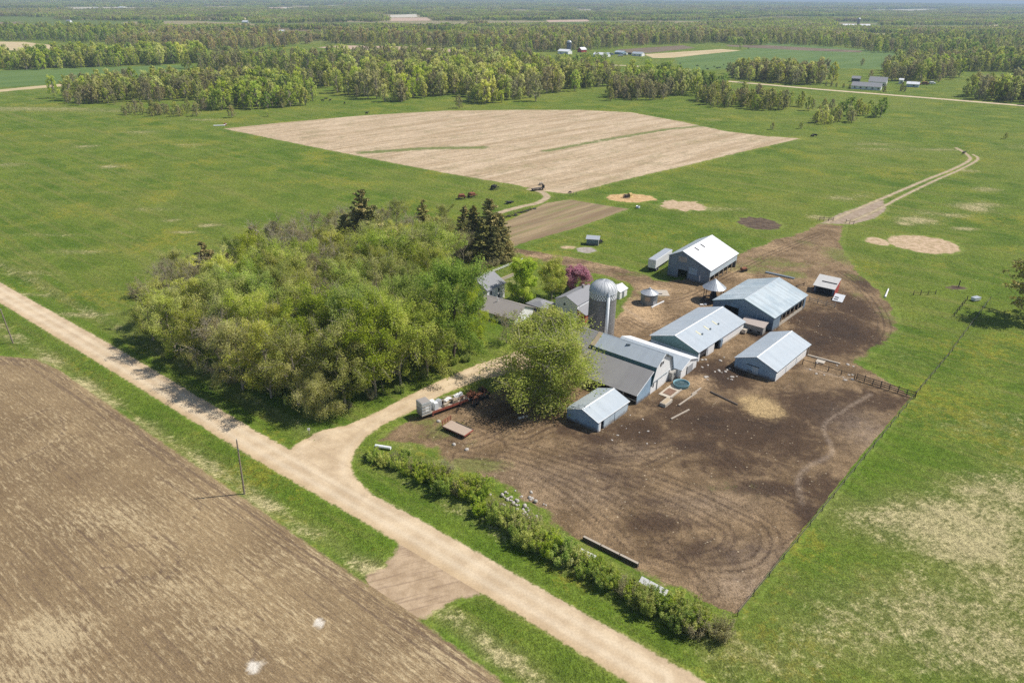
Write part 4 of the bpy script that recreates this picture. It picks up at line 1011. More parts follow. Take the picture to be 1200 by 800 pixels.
def nval(x, y, s, ph):
    return (math.sin(x / s + ph) * math.cos(y / (s * .9) - ph * 1.7) + math.sin((x + y) / (s * 1.7) + 2.1 * ph) * .8 + math.sin(x / (s * .37) - y / (s * .5) + ph) * .5)
PALK = dict(o="olive", l="lime", b="brown", p="pale", r="rust", d="dark", f="fir")
cand = []
for poly, sp, H, pal, text in WOODS:
    sp *= 0.70; H *= 1.12
    P = GP(*poly); a = np.array(P); (x0, y0), (x1, y1) = a.min(0), a.max(0)
    nx, ny = int((x1 - x0) / sp) + 1, int((y1 - y0) / sp) + 1
    xx, yy = np.meshgrid(np.arange(nx), np.arange(ny))
    X = x0 + (xx + RNG.uniform(-.15, 1.15, xx.shape)) * sp; Y = y0 + (yy + RNG.uniform(-.15, 1.15, xx.shape)) * sp
    ok = sdist(P, X, Y) > RNG.normal(1.5, 8.0, X.shape)
    ok &= np.array([[nval(a_, b_, 34, 0.7) > -1.35 for a_, b_ in zip(ra, rb)] for ra, rb in zip(X, Y)])
    for x, y in zip(X[ok], Y[ok]):
        cand.append((y, x, H * RNG.choice([.55, .75, .9, 1.0, 1.1, 1.3]) * RNG.uniform(.9, 1.1), PALK[pal[int(RNG.integers(len(pal)))]], text))
cand.sort()
NIND = 295
DENS = 0.8
tree_no = 0
SRC = {}
for y, x, H, key, text in cand[:NIND]:
    v = int(RNG.integers(len(FTREES[key])))
    o = link_mesh("wood_tree", FTREES[key][v])
    s = H / 13.0; w = s * RNG.uniform(.85, 1.25)
    o.location = (x, y, -0.05); o.rotation_euler = (0, 0, RNG.uniform(0, 6.28)); o.scale = (w, w, s)
    tag(o, f"{FADJ[key]} tree {text}", "tree", "trees " + text)
    SRC.setdefault((key, v), o)
# single trees in the pastures
for key, px, py, H, lab in (("pale", 478, 117, 7, "small round pale tree on the grass before the stubble wood"), ("pale", 508, 113, 10, "pale spreading tree at the edge of the stubble wood"), ("lime", 314, 137, 4.5, "lone upright bush left of the stubble field corner"), ("brown", 272, 138, 8.5, "lone bare tree beside the stubble field corner"),
                            ("brown", 538, 127, 10, "bare whitish tree at the front edge of the stubble wood"), ("brown", 905, 152, 5, "small bare bush beyond the stubble field's right corner"), ("olive", 938, 151, 4.5, "small green bush beyond the stubble field's right corner"), ("brown", 1010, 77, 9, "bare tree standing alone in the far pasture"), ("brown", 1020, 92, 9, "second bare tree in the pasture left of the bungalow"),
                            ("pale", 800, 112, 13, "yellowish tree standing apart before the far road"), ("lime", 868, 58, 9, "round tree on the track of the far pasture"), ("olive", 1178, 163, 4, "low bush far out in the right pasture"),
                            ("fir", 968, 101, 4.6, "dark evergreen left of the bungalow, leftmost of its row"), ("fir", 974, 101.6, 4.8, "second dark evergreen in the bungalow's row"), ("fir", 980, 102.2, 4.4, "third dark evergreen in the bungalow's row"), ("fir", 988, 103, 4.2, "dark evergreen close to the bungalow's left wall"), ("fir", 995, 103.8, 4.2, "dark evergreen before the bungalow's left front"), ("fir", 1036, 108, 7.5, "tall dark evergreen at the bungalow's driveway"), ("fir", 1056, 107, 8, "pointed dark evergreen right of the bungalow drive"), ("fir", 1060, 107.5, 4.5, "small dark evergreen beside the pointed one")):
    x, y = G(px, py); o = link_mesh("pasture_tree", FTREES[key][0]); s = H / 13.0
    o.location = (x, y, -0.05); o.rotation_euler = (0, 0, RNG.uniform(0, 6.28)); w = s * (1.3 if key != "brown" else 1.2); o.scale = (w, w, s)
    tag(o, lab, "tree")
    SRC.setdefault((key, 0), o)

def scatter(name, srcs, X, Y, S, idx, label, cat="woodland", zs=None):
    """one object: instances of trees that already stand in the scene, set on points"""
    n = len(X)
    me = bpy.data.meshes.new(name); me.vertices.add(n)
    me.vertices.foreach_set("co", np.stack([X, Y, np.full(n, -0.05)], 1).astype(np.float32).ravel())
    for an, typ, v in (("sc", "FLOAT", S), ("rz", "FLOAT", RNG.uniform(0, 6.28, n))):
        a = me.attributes.new(an, typ, "POINT"); a.data.foreach_set("value", np.asarray(v, np.float32))
    a = me.attributes.new("ix", "INT", "POINT"); a.data.foreach_set("value", np.asarray(idx, np.int32))
    me.update()
    o = link_mesh(name, me)
    g = bpy.data.node_groups.new(name, "GeometryNodeTree")
    g.interface.new_socket("Geometry", in_out="INPUT", socket_type="NodeSocketGeometry"); g.interface.new_socket("Geometry", in_out="OUTPUT", socket_type="NodeSocketGeometry")
    gi, go = g.nodes.new("NodeGroupInput"), g.nodes.new("NodeGroupOutput")
    join = g.nodes.new("GeometryNodeJoinGeometry")
    for s in srcs[::-1]:
        oi = g.nodes.new("GeometryNodeObjectInfo"); oi.inputs["Object"].default_value = s; oi.inputs["As Instance"].default_value = True
        gti = g.nodes.new("GeometryNodeGeometryToInstance"); g.links.new(oi.outputs["Geometry"], gti.inputs[0]); g.links.new(gti.outputs[0], join.inputs[0])
    iop = g.nodes.new("GeometryNodeInstanceOnPoints"); iop.inputs["Pick Instance"].default_value = True
    def na(n_, t):
        k = g.nodes.new("GeometryNodeInputNamedAttribute"); k.data_type = t; k.inputs["Name"].default_value = n_
        return [q for q in k.outputs if q.enabled and q.name == "Attribute"][0]
    cx = g.nodes.new("ShaderNodeCombineXYZ"); g.links.new(na("rz", "FLOAT"), cx.inputs[2])
    sx = g.nodes.new("ShaderNodeCombineXYZ"); sc = na("sc", "FLOAT")
    for i in range(3): g.links.new(sc, sx.inputs[i])
    g.links.new(gi.outputs[0], iop.inputs["Points"]); g.links.new(join.outputs[0], iop.inputs["Instance"])
    g.links.new(na("ix", "INT"), iop.inputs["Instance Index"]); g.links.new(cx.outputs[0], iop.inputs["Rotation"]); g.links.new(sx.outputs[0], iop.inputs["Scale"])
    g.links.new(iop.outputs[0], go.inputs[0])
    o.modifiers.new("scatter", "NODES").node_group = g
    tag(o, label, cat, kind="stuff")
    return o
for key in FKEYS:
    for v in range(len(FTREES[key])):
        if (key, v) not in SRC:
            o = link_mesh("wood_tree", FTREES[key][v]); x, y = G(700 + 20 * v, 84); o.location = (x, y, 0)
            tag(o, f"{FADJ[key]} tree deep in the wood below the distant silo", "tree", "trees deep in the distant wood"); SRC[(key, v)] = o
skeys = sorted(SRC); srcs = [SRC[k] for k in skeys]
rest = cand[NIND:]
pick = {k: [i for i, q in enumerate(skeys) if q[0] == k] for k in FKEYS}
scatter("distant_woods", srcs, np.array([c[1] for c in rest]), np.array([c[0] for c in rest]), np.array([c[2] / 13.0 for c in rest]), [int(RNG.choice(pick[c[3]])) for c in rest], "mixed green and brown woods beyond the fields, behind the nearer trees")

# ---- far plain: patches of woodland out to the horizon
def patch(seed, pal, W=58, n=34, H=12):
    r = np.random.default_rng(seed); V, F, lv, cv, mi, mats = [], [], [], [], [], []
    base = 0
    for k in range(n):
        key = pal[int(r.integers(len(pal)))]
        if key not in mats: mats.append(key)
        px, py, h = r.uniform(-W / 2, W / 2), r.uniform(-W / 2, W / 2), H * r.uniform(.75, 1.15)
        t = Tree(int(r.integers(1e6)))
        for i in range(7):
            f = .2 + .75 * (i + r.random()) / 7; az = i * 2.4; w = .26 * h * math.sin(math.pi * min(1, .25 + .68 * (f - .2) / .8)) * r.uniform(.4, 1)
            cr = h * .15; t.leaves((px + math.cos(az) * w, py + math.sin(az) * w, f * h), (cr, cr, cr * .9), 11, 1.7)
        v = np.concatenate(t.lv); V.append(v); lv += t.ll; cv += t.lc
        mi += [mats.index(key)] * (len(v) // 4)
    V = np.concatenate(V)
    me = np_mesh("woodland", V, np.arange(len(V)).reshape(-1, 4), dict(leafvar=np.concatenate(lv), clumpvar=np.concatenate(cv)), mat_idx=np.array(mi))
    for k in mats: me.materials.append(L[k])
    return me
PAT = [patch(301, ["lime", "olive", "dark"]), patch(302, ["olive", "brown", "rust"]), patch(303, ["olive", "lime", "brown"]), patch(304, ["dark", "lime", "needle"]), patch(305, ["rust", "brown", "olive"])]
pobj = []
for k, (px, py, lab) in enumerate(((180, 30, "green woodland patch on the far left plain"), (560, 30, "brown woodland patch on the middle plain"), (830, 30, "mixed woodland patch on the plain right of centre"), (600, 20, "dark woodland patch under the skyline"), (1000, 36, "rusty woodland patch on the right plain"))):
    x, y = G(px, py); o = link_mesh("woodland", PAT[k]); o.location = (x, y, 0); tag(o, lab, "woodland", kind="stuff"); pobj.append(o)
WX, WY, WS, WI = [], [], [], []
near_polys = [GP(*w[0]) for w in WOODS]
def inside_any(polys, x, y, m=0):
    X, Y = np.array([x]), np.array([y])
    return any(sdist(P, X, Y)[0] > m for P in polys)
FARFARM = [(635, 62), (790, 58), (800, 72), (640, 70)]
clear = FAR_POLYS + [GP(*FARFARM), GP((985, 26), (1025, 26), (1035, 34), (975, 34)), GP((80, 8), (110, 8), (112, 13), (80, 13))]
yq = 1330.0
while yq < 14000:
    st = 50 if yq < 3200 else 64 if yq < 6000 else 95 if yq < 9000 else 140
    xs = np.arange(-0.86 * yq, 0.86 * yq, st)
    for x in xs:
        xx, yy = x + RNG.uniform(-.4, .4) * st, yq + RNG.uniform(-.4, .4) * st
        px, py = to_px(xx, yy)
        if nval(xx, yy * 1.5, 420, 1.3) < -0.72 or nval(xx, yy * 2.2, 900, 4.0) < -1.1: continue
        if py > 44 and inside_any(near_polys, xx, yy, -5): continue
        if inside_any(clear, xx, yy, -st * .45): continue
        WX.append(xx); WY.append(yy); WS.append(RNG.uniform(.75, 1.1) * max(1, st / 62))
        m = nval(xx, yy, 700, 2.2)
        WI.append(int(RNG.choice([0, 3, 2] if m > .5 else [4, 1, 4, 2] if m < -.5 else [2, 0, 1, 2])))
    yq += st
# dark conifer plantations seen as two dark bars
for poly in ([(405, 13), (455, 11), (455, 16), (405, 17)], [(640, 18.5), (710, 18), (712, 22.5), (640, 23)]):
    P = GP(*poly); a = np.array(P)
    for x in np.arange(a[:, 0].min(), a[:, 0].max(), 45):
        for y in np.arange(a[:, 1].min(), a[:, 1].max(), 45):
            if inside_any([P], x, y): WX.append(x); WY.append(y); WS.append(1.15); WI.append(3)
scatter("far_woodland", pobj, np.array(WX), np.array(WY), np.array(WS), WI, "wooded plain fading blue towards the horizon")
# ================================================================== materials for built things
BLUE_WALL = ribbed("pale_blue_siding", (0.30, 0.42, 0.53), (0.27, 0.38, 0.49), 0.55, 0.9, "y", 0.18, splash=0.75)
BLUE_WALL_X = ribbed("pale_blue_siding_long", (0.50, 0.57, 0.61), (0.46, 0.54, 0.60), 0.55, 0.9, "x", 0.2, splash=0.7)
TEAL_WALL = ribbed("teal_siding_and_shade", (0.10, 0.20, 0.21), (0.09, 0.18, 0.20), 0.55, 0.9, "y", 0.1)
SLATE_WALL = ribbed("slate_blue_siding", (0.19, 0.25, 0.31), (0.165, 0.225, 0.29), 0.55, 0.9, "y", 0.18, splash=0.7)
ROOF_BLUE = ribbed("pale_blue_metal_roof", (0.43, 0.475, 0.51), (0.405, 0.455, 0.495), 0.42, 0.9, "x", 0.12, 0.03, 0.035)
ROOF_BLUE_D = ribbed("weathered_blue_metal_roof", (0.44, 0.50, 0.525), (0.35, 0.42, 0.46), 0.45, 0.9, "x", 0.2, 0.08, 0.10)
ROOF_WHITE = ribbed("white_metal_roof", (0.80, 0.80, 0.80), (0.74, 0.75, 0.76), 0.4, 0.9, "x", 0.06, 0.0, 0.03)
ROOF_GREY = ribbed("grey_brown_metal_roof", (0.275, 0.265, 0.255), (0.255, 0.245, 0.24), 0.6, 1.1, "x", 0.12, 0.04, 0.03)
SHINGLE = paint("grey_shingles", (0.26, 0.26, 0.27), 0.85, 0.12, 0.25, (0.16, 0.14, 0.13), 2.5)
SHINGLE_TAN = paint("weathered_tan_shingles", (0.31, 0.28, 0.255), 0.85, 0.12, 0.35, (0.19, 0.165, 0.145), 2.0)
WHITE = paint("white_painted_siding", (0.80, 0.79, 0.77), 0.6, 0.04, 0.12, (0.42, 0.39, 0.36), 1.5, splash=0.2)
WHITE_CLEAN = paint("white_trim", (0.78, 0.79, 0.79), 0.5, 0.05, 0.15, (0.4, 0.38, 0.35))
BLOCK = paint("grey_block", (0.36, 0.34, 0.31), 0.9, 0.18, 0.4, (0.14, 0.12, 0.10), 2.2, splash=0.6)
CONC = paint("pale_concrete", (0.48, 0.42, 0.34), 0.9, 0.18, 0.45, (0.2, 0.15, 0.1), 1.6)
DARKIN = paint("opening_shade", (0.022, 0.024, 0.028), 0.9, 0.2, 0.1)  # near-black colour standing in for the shade inside openings
GLASS = paint("window_glass", (0.03, 0.04, 0.055), 0.12, 0.2, 0.05, spec=0.6)
RED = paint("red_barn_paint", (0.42, 0.075, 0.06), 0.7, 0.15, 0.3, (0.25, 0.12, 0.10))
RED_RUST = paint("rusty_red_paint", (0.30, 0.085, 0.055), 0.7, 0.25, 0.5, (0.20, 0.12, 0.08), 3)
RUST = paint("rust", (0.23, 0.09, 0.045), 0.85, 0.3, 0.4, (0.1, 0.06, 0.04), 4)
WOOD = paint("weathered_wood", (0.40, 0.34, 0.27), 0.9, 0.2, 0.4, (0.2, 0.16, 0.12), 3)
WOOD_D = paint("old_dark_timber", (0.10, 0.08, 0.065), 0.9, 0.25, 0.3, (0.04, 0.035, 0.03), 3)
TAN_WOOD = paint("tan_boards", (0.43, 0.34, 0.23), 0.85, 0.18, 0.3, (0.26, 0.19, 0.12), 3)
GALV = paint("galvanised_steel", (0.50, 0.52, 0.54), 0.38, 0.12, 0.25, (0.28, 0.27, 0.26), 2.0, metallic=0.35)
GALV_D = paint("old_galvanised_steel", (0.20, 0.235, 0.26), 0.45, 0.2, 0.3, (0.16, 0.14, 0.13), 2.0, metallic=0.3)
POLE = paint("pole_wood", (0.27, 0.22, 0.17), 0.9, 0.2, 0.3, (0.13, 0.10, 0.08), 3)
RUBBER = paint("black_rubber", (0.02, 0.02, 0.02), 0.8, 0.2, 0.2)
TANK_BLUE = paint("faded_blue_plastic", (0.17, 0.32, 0.36), 0.5, 0.1, 0.2, (0.3, 0.3, 0.28))
WATER_M = paint("trough_water", (0.05, 0.09, 0.10), 0.05, 0.05, 0.0, spec=0.6)
SKYLIGHT = paint("yellowed_skylight", (0.62, 0.59, 0.42), 0.4, 0.12, 0.2)
HAY = paint("hay", (0.50, 0.37, 0.15), 0.95, 0.3, 0.3, (0.3, 0.2, 0.08), 5, streak=False)
BLACKM = paint("black_metal", (0.028, 0.027, 0.026), 0.6, 0.3, 0.4, (0.1, 0.07, 0.05), 3)
GREENROOF = paint("dark_green_roof", (0.09, 0.11, 0.085), 0.7, 0.1, 0.2)
STONE = paint("field_stone", (0.46, 0.42, 0.37), 0.9, 0.25, 0.3, (0.22, 0.2, 0.17), 4, streak=False)
COWHIDE = paint("black_hide", (0.02, 0.018, 0.017), 0.7, 0.3, 0.1)

def concrete_staves():
    m, nt, out = new_mat("concrete_staves")
    tc = nt.n("ShaderNodeTexCoord"); p = tc.outputs["Object"]
    sep = nt.n("ShaderNodeSeparateXYZ"); nt.l(p, sep.inputs[0])
    ang = nt.math("MULTIPLY", nt.math("ARCTAN2", sep.outputs[1], sep.outputs[0]), 36 / (2 * math.pi))
    cb = nt.n("ShaderNodeCombineXYZ"); nt.l(ang, cb.inputs[0]); nt.l(nt.math("DIVIDE", sep.outputs[2], 0.76), cb.inputs[1])
    br = nt.n("ShaderNodeTexBrick"); nt.l(cb.outputs[0], br.inputs["Vector"]); br.inputs["Scale"].default_value = 1.0; br.inputs["Brick Width"].default_value = 1.0; br.inputs["Row Height"].default_value = 1.0
    br.inputs["Mortar Size"].default_value = 0.05; br.inputs["Bias"].default_value = 0.0
    br.inputs["Color1"].default_value = (0.27, 0.255, 0.235, 1); br.inputs["Color2"].default_value = (0.20, 0.19, 0.178, 1); br.inputs["Mortar"].default_value = (0.13, 0.12, 0.11, 1)
    c = nt.vary(br.outputs["Color"], nt.noise(nt.mapping(p, scale=(1.5, 1.5, 0.15)), 1.0, 5, 0.7), 0.35)
    c = nt.vary(c, nt.noise(p, 3.0, 4, 0.7), 0.15)
    finish(nt, out, c, 0.9, br.outputs["Fac"], -0.5, 0.04, spec=0.2)
    return m
STAVE = concrete_staves()

# ================================================================== building helpers (local x along the ridge from the near gable, y to its left)
def rects(u0, u1, z0, z1, holes):
    us = sorted({u0, u1, *[min(max(h[0], u0), u1) for h in holes], *[min(max(h[1], u0), u1) for h in holes]})
    out = []
    for a, b in zip(us[:-1], us[1:]):
        m = (a + b) / 2; zs = [z0]
        hs = sorted([h for h in holes if h[0] < m < h[1]], key=lambda h: h[2])
        z = z0
        for h in hs:
            if h[2] > z + 1e-4: out.append((a, b, z, h[2]))
            z = max(z, h[3])
        if z < z1 - 1e-4: out.append((a, b, z, z1))
    return out
T = 0.12
def side_wall(mb, y, x0, x1, z0, z1, holes=(), inward=1):
    for a, b, c, d in rects(x0, x1, z0, z1, holes): mb.box(a, b, min(y, y + inward * T), max(y, y + inward * T), c, d)
def end_wall(mb, x, prof, z0=0.0, holes=(), inward=1):
    """prof: (y, z) roofline from right (-y) to left (+y); rectangles up to the lower eave, then the gable"""
    ze = min(prof[0][1], prof[-1][1]); y0, y1 = prof[0][0], prof[-1][0]
    xa, xb = min(x, x + inward * T), max(x, x + inward * T)
    for a, b, c, d in rects(y0, y1, z0, ze, [h for h in holes]): mb.box(xa, xb, a, b, c, d)
    poly = [(xa, y0, ze)] + [(xa, y, z) for y, z in prof if z > ze + 1e-4 or (0 < abs(y - y0) and abs(y - y1) > 0)] + [(xa, y1, ze)]
    poly = [p for i, p in enumerate(poly) if i == 0 or p != poly[i - 1]]
    mb.prism(poly[::-1], (xb - xa, 0, 0))
def slab(mb, x0, x1, pa, pb, th=0.10):
    """roof plane between (y, z) pa (low) and pb (high), from x0 to x1"""
    (ya, za), (yb, zb) = pa, pb
    n = Vector((0, -(zb - za), (yb - ya))).normalized()
    if n.z < 0: n = -n
    mb.prism([(x0, ya, za), (x1, ya, za), (x1, yb, zb), (x0, yb, zb)], n * th)
def ext(pa, pb, o):
    (ya, za), (yb, zb) = pa, pb; d = math.hypot(ya - yb, za - zb); k = o / d
    return (ya + (ya - yb) * k, za + (za - zb) * k)
def panel(name, mat, parent, face, pos, a0, a1, z0, z1, proud=0.05):
    """door, window or trim standing a little proud of an end ('x') or side ('y') wall"""
    mb = MB()
    if face == "x": mb.box(pos - proud, pos + 0.02, a0, a1, z0, z1)
    else: mb.box(a0, a1, pos - proud, pos + 0.02, z0, z1)
    return mb.build(name, mat, parent)
def window(parent, face, pos, a0, a1, z0, z1, frame=WHITE_CLEAN):
    w = panel("window", frame, parent, face, pos, a0, a1, z0, z1, 0.05)
    m = 0.09
    panel("pane", GLASS, w, face, pos, a0 + m, a1 - m, z0 + m, z1 - m, 0.065)
    return w
def slide_door(parent, face, pos, a0, a1, z1, mat, track=True, name="door"):
    d = panel(name, mat, parent, face, pos, a0, a1, 0.05, z1, 0.09)
    if track: panel("door_track", BLACKM, d, face, pos, a0 - 0.1, a1 + (a1 - a0), z1 + .02, z1 + .16, 0.14)
    return d
def ridge_cap(parent, x0, x1, y, z, mat, w=0.16, slope=0.35):
    mb = MB(); mb.prism([(x0, y - w, z - w * slope), (x0, y, z + .03), (x0, y + w, z - w * slope), (x0, y, z - .1)], (x1 - x0, 0, 0))
    return mb.build("ridge_cap", mat, parent)
def trim(parent, pts, mat, r=0.09, name="roof_trim"):
    mb = MB()
    for a, b in zip(pts[:-1], pts[1:]): mb.tube(a, b, r, r, 4)
    return mb.build(name, mat, parent)
R_ = math.radians
def gable_roof(root, L, WL, WR, hl, hr, ridge, mat, o=0.45, ox=0.35, two=True, cap=None, matR=None):
    mb = MB(); slab(mb, -ox, L + ox, ext((WL, hl), (0, ridge), o), (0, ridge)); mb.build("roof", mat, root)
    mb = MB(); slab(mb, -ox, L + ox, ext((-WR, hr), (0, ridge), o), (0, ridge)); mb.build("roof", matR or mat, root)
    ridge_cap(root, -ox - .01, L + ox + .01, 0, ridge + .13, cap or mat, 0.17, (ridge - hr) / WR)

# ---- small shed in front
b = empty("metal_shed", 14.3, 120.8, 0, R_(48.7)); Ls, W, he, hr = 10.8, 3.9, 2.45, 3.9
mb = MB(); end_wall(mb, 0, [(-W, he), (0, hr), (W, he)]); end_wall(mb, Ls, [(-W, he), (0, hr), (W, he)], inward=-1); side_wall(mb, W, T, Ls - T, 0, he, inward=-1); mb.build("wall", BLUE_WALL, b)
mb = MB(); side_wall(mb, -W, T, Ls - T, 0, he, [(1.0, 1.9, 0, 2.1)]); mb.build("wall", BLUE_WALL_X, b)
gable_roof(b, Ls, W, W, he, he, hr, ROOF_BLUE, 0.2, 0.25, cap=WHITE_CLEAN)
panel("door", WHITE, b, "y", -W, 0.35, 0.95, 0.05, 2.1); panel("door", BLUE_WALL_X, b, "y", -W, 2.0, 5.6, 0.05, 2.2, 0.1); panel("door", BLUE_WALL_X, b, "y", -W, 5.85, 10.2, 0.05, 2.2, 0.1)
panel("door_jamb", SLATE_WALL, b, "y", -W, 5.62, 5.83, 0.0, 2.2, 0.04)
trim(b, [(-.27, -W - .2, he - .02), (Ls + .27, -W - .2, he - .02)], WHITE_CLEAN, 0.09, "eave_trim"); trim(b, [(-.28, W + .19, he + .0), (-.28, 0, hr + .08), (-.28, -W - .19, he + .0)], WHITE_CLEAN, 0.07)
tag(b, "smallest pale blue metal shed standing alone in front of the dairy barn", "shed")

# ---- shed in the mud yard
b = empty("metal_shed", 55.93, 143.02, 0, R_(47.7)); Ls, W, he, hr = 19.17, 5.0, 2.6, 4.5
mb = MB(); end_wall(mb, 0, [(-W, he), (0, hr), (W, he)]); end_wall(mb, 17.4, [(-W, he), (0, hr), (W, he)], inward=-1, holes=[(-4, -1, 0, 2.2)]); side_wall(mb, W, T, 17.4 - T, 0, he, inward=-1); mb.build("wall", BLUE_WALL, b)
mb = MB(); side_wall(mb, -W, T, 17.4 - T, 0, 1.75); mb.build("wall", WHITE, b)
mb = MB(); side_wall(mb, -W + .1, 0.3, 17.2, 1.76, he); mb.build("vent_shade_panel", DARKIN, b)  # solid dark strip painted as the shade of the open vent
gable_roof(b, Ls, W, W, he, he, hr, ROOF_BLUE, 0.25, 0.1, cap=WHITE_CLEAN)
slide_door(b, "x", 0, -0.9, 0.6, 2.0, BLUE_WALL_X)
for k, yy in enumerate((-W + .1, W - .1, 0)): MB().box(Ls - .25, Ls - .05, yy - .1, yy + .1, 0, he if k < 2 else hr - .1).build("post", WOOD, b)
for xx in (5.5, 11.4): panel("panel_joint", SLATE_WALL, b, "y", -W, xx, xx + .12, 0.05, 1.75, .03)
trim(b, [(-.12, W + .22, he), (-.12, 0, hr + .08), (-.12, -W - .22, he)], WHITE_CLEAN, 0.07)
tag(b, "pale blue metal shed alone in the dark mud, right of the long barn", "shed")

# ---- long barn
b = empty("long_barn", 39.35, 153.26, 0, R_(47.7)); Ls, W, he, hr = 23.62, 6.55, 2.8, 4.95
mb = MB(); end_wall(mb, 0, [(-W, he * .62), (W, he * .62)] if 0 else [(-W, 1.75), (W, 1.75)]); mb.build("wall", BLUE_WALL, b)
mb = MB(); mb.prism([(0.0, -W, 1.76), (0, -W, he), (0, 0, hr), (0, W, he), (0, W, 1.76)][::-1], (T, 0, 0)); mb.build("gable", TEAL_WALL, b)
mb = MB(); end_wall(mb, Ls, [(-W, he), (0, hr), (W, he)], inward=-1); side_wall(mb, W, T, Ls - T, 0, he, inward=-1); mb.build("wall", BLUE_WALL, b)
mb = MB(); side_wall(mb, -W, T, Ls - T, 0, he, [(0.9, 4.2, 0, 2.3), (8.0, 10.6, 0, 2.4)]); mb.build("wall", WHITE, b)
gable_roof(b, Ls, W, W, he, he, hr, ROOF_BLUE, 0.35, 0.3, cap=WHITE_CLEAN)
panel("door", GLASS, b, "y", -W + .1, 1.1, 4.0, 0.9, 2.2, 0.03); panel("door", WHITE, b, "y", -W, 4.6, 7.7, 0.05, 2.4, 0.12); panel("door", SLATE_WALL, b, "y", -W, 10.2, 11.3, 0.05, 2.4, 0.5)
panel("footing", CONC, b, "y", -W, 11.5, Ls, 0.0, 0.5, 0.06)
for xx, sl in ((6.2, 1), (10.2, 1), (14.4, 1)):
    mb = MB(); f0, f1 = 0.28, 0.52
    for f in ((f0, f1),):
        ya, za = -W * f[1], hr - (hr - he) * f[1]; yb, zb = -W * f[0], hr - (hr - he) * f[0]
        slab(mb, xx, xx + .55, (ya, za + .115), (yb, zb + .115), 0.03)
    mb.build("skylight", SKYLIGHT, b)
    MB().box(xx + .6, xx + .95, -W * .56, -W * .51, hr - (hr - he) * .53, hr - (hr - he) * .53 + .45).build("roof_vent", GALV_D, b)
trim(b, [(-.32, W + .3, he - .05), (-.32, 0, hr + .08), (-.32, -W - .3, he - .05)], WHITE_CLEAN, 0.08)
tag(b, "long low pale blue barn with three yellow skylights and a teal gable", "barn")

# ---- pole barn beside the conical bin
b = empty("pole_barn", 61.21, 172.0, 0, R_(47.9)); Ls, W, he, hr = 21.4, 8.57, 4.0, 6.8
mb = MB(); end_wall(mb, 0, [(-W, he), (0, hr), (W, he)], holes=[(1.1, 5.2, 0, 3.7)]); end_wall(mb, Ls, [(-W, he), (0, hr), (W, he)], inward=-1); side_wall(mb, W, T, Ls - T, 0, he, inward=-1); mb.build("wall", SLATE_WALL, b)
mb = MB(); side_wall(mb, -W, T, 4.5, 0, he); side_wall(mb, -W, Ls - 1.2, Ls - T, 0, he); side_wall(mb, -W, 4.5, Ls - 1.2, 3.1, he); mb.build("wall", SLATE_WALL, b)
mb = MB(); side_wall(mb, -W + .05, 4.5, Ls - 1.2, 0, 1.0); mb.build("low_wall", CONC, b)
for k in range(6): MB().box(5.5 + k * 2.7, 5.7 + k * 2.7, -W + .02, -W + .22, 1.0, 3.1).build("post", WOOD, b)
gable_roof(b, Ls, W, W, he, he, hr, ROOF_BLUE_D, 0.35, 0.3, cap=ROOF_BLUE)
trim(b, [(-.32, W + .3, he - .05), (-.32, 0, hr + .08), (-.32, -W - .3, he - .05)], TEAL_WALL, 0.09)
tag(b, "wide weathered blue pole barn with a dark doorway, behind the long barn", "barn")

# ---- large barn with the white roof
b = empty("large_barn", 51.76, 204.65, 0, R_(51.8)); Ls, WL, WR, hl, h2, hr = 20.6, 4.4, 9.4, 6.5, 4.75, 8.75
prof = [(-WR, h2), (0, hr), (WL, hl)]
mb = MB(); end_wall(mb, 0, prof, holes=[(-2.2, 0.9, 0, 2.9)]); end_wall(mb, Ls, prof, inward=-1); side_wall(mb, WL, T, Ls - T, 0, hl, inward=-1); mb.build("wall", SLATE_WALL, b)
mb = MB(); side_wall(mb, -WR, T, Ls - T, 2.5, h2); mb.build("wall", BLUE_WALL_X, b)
for k in range(7): MB().box(0.3 + k * 3.33, 0.55 + k * 3.33, -WR + .0, -WR + .22, 0, 2.5).build("post", WOOD, b)
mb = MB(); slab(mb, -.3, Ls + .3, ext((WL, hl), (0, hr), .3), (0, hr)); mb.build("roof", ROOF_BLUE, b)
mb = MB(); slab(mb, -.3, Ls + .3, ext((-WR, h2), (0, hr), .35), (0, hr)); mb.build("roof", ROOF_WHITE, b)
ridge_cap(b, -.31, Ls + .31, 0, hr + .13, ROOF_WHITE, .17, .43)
panel("louvre", BLOCK, b, "x", 0, -1.6, 1.2, 5.4, 7.0); panel("door", BLUE_WALL, b, "x", 0, -5.4, -2.6, 2.2, 4.2, .08); panel("door", SLATE_WALL, b, "x", 0, -5.6, -2.4, 0.05, 2.1, .1); panel("corner_post", WHITE_CLEAN, b, "x", 0, -6.5, -6.2, 0.6, 2.4, .05)
for xx in (6.0, 10.2):
    mb = MB(); ya, za = -2.4, hr - 4 * 2.4 / WR; yb, zb = -.8, hr - 4 * .8 / WR
    slab(mb, xx, xx + .4, (ya, za + .115), (yb, zb + .115), .12); mb.build("roof_vent", BLACKM, b)
trim(b, [(-.32, WL + .25, hl - .05), (-.32, 0, hr + .08), (-.32, -WR - .3, h2 - .05)], SLATE_WALL, 0.08)
tag(b, "largest barn with a bright white roof and slate blue gable", "barn")

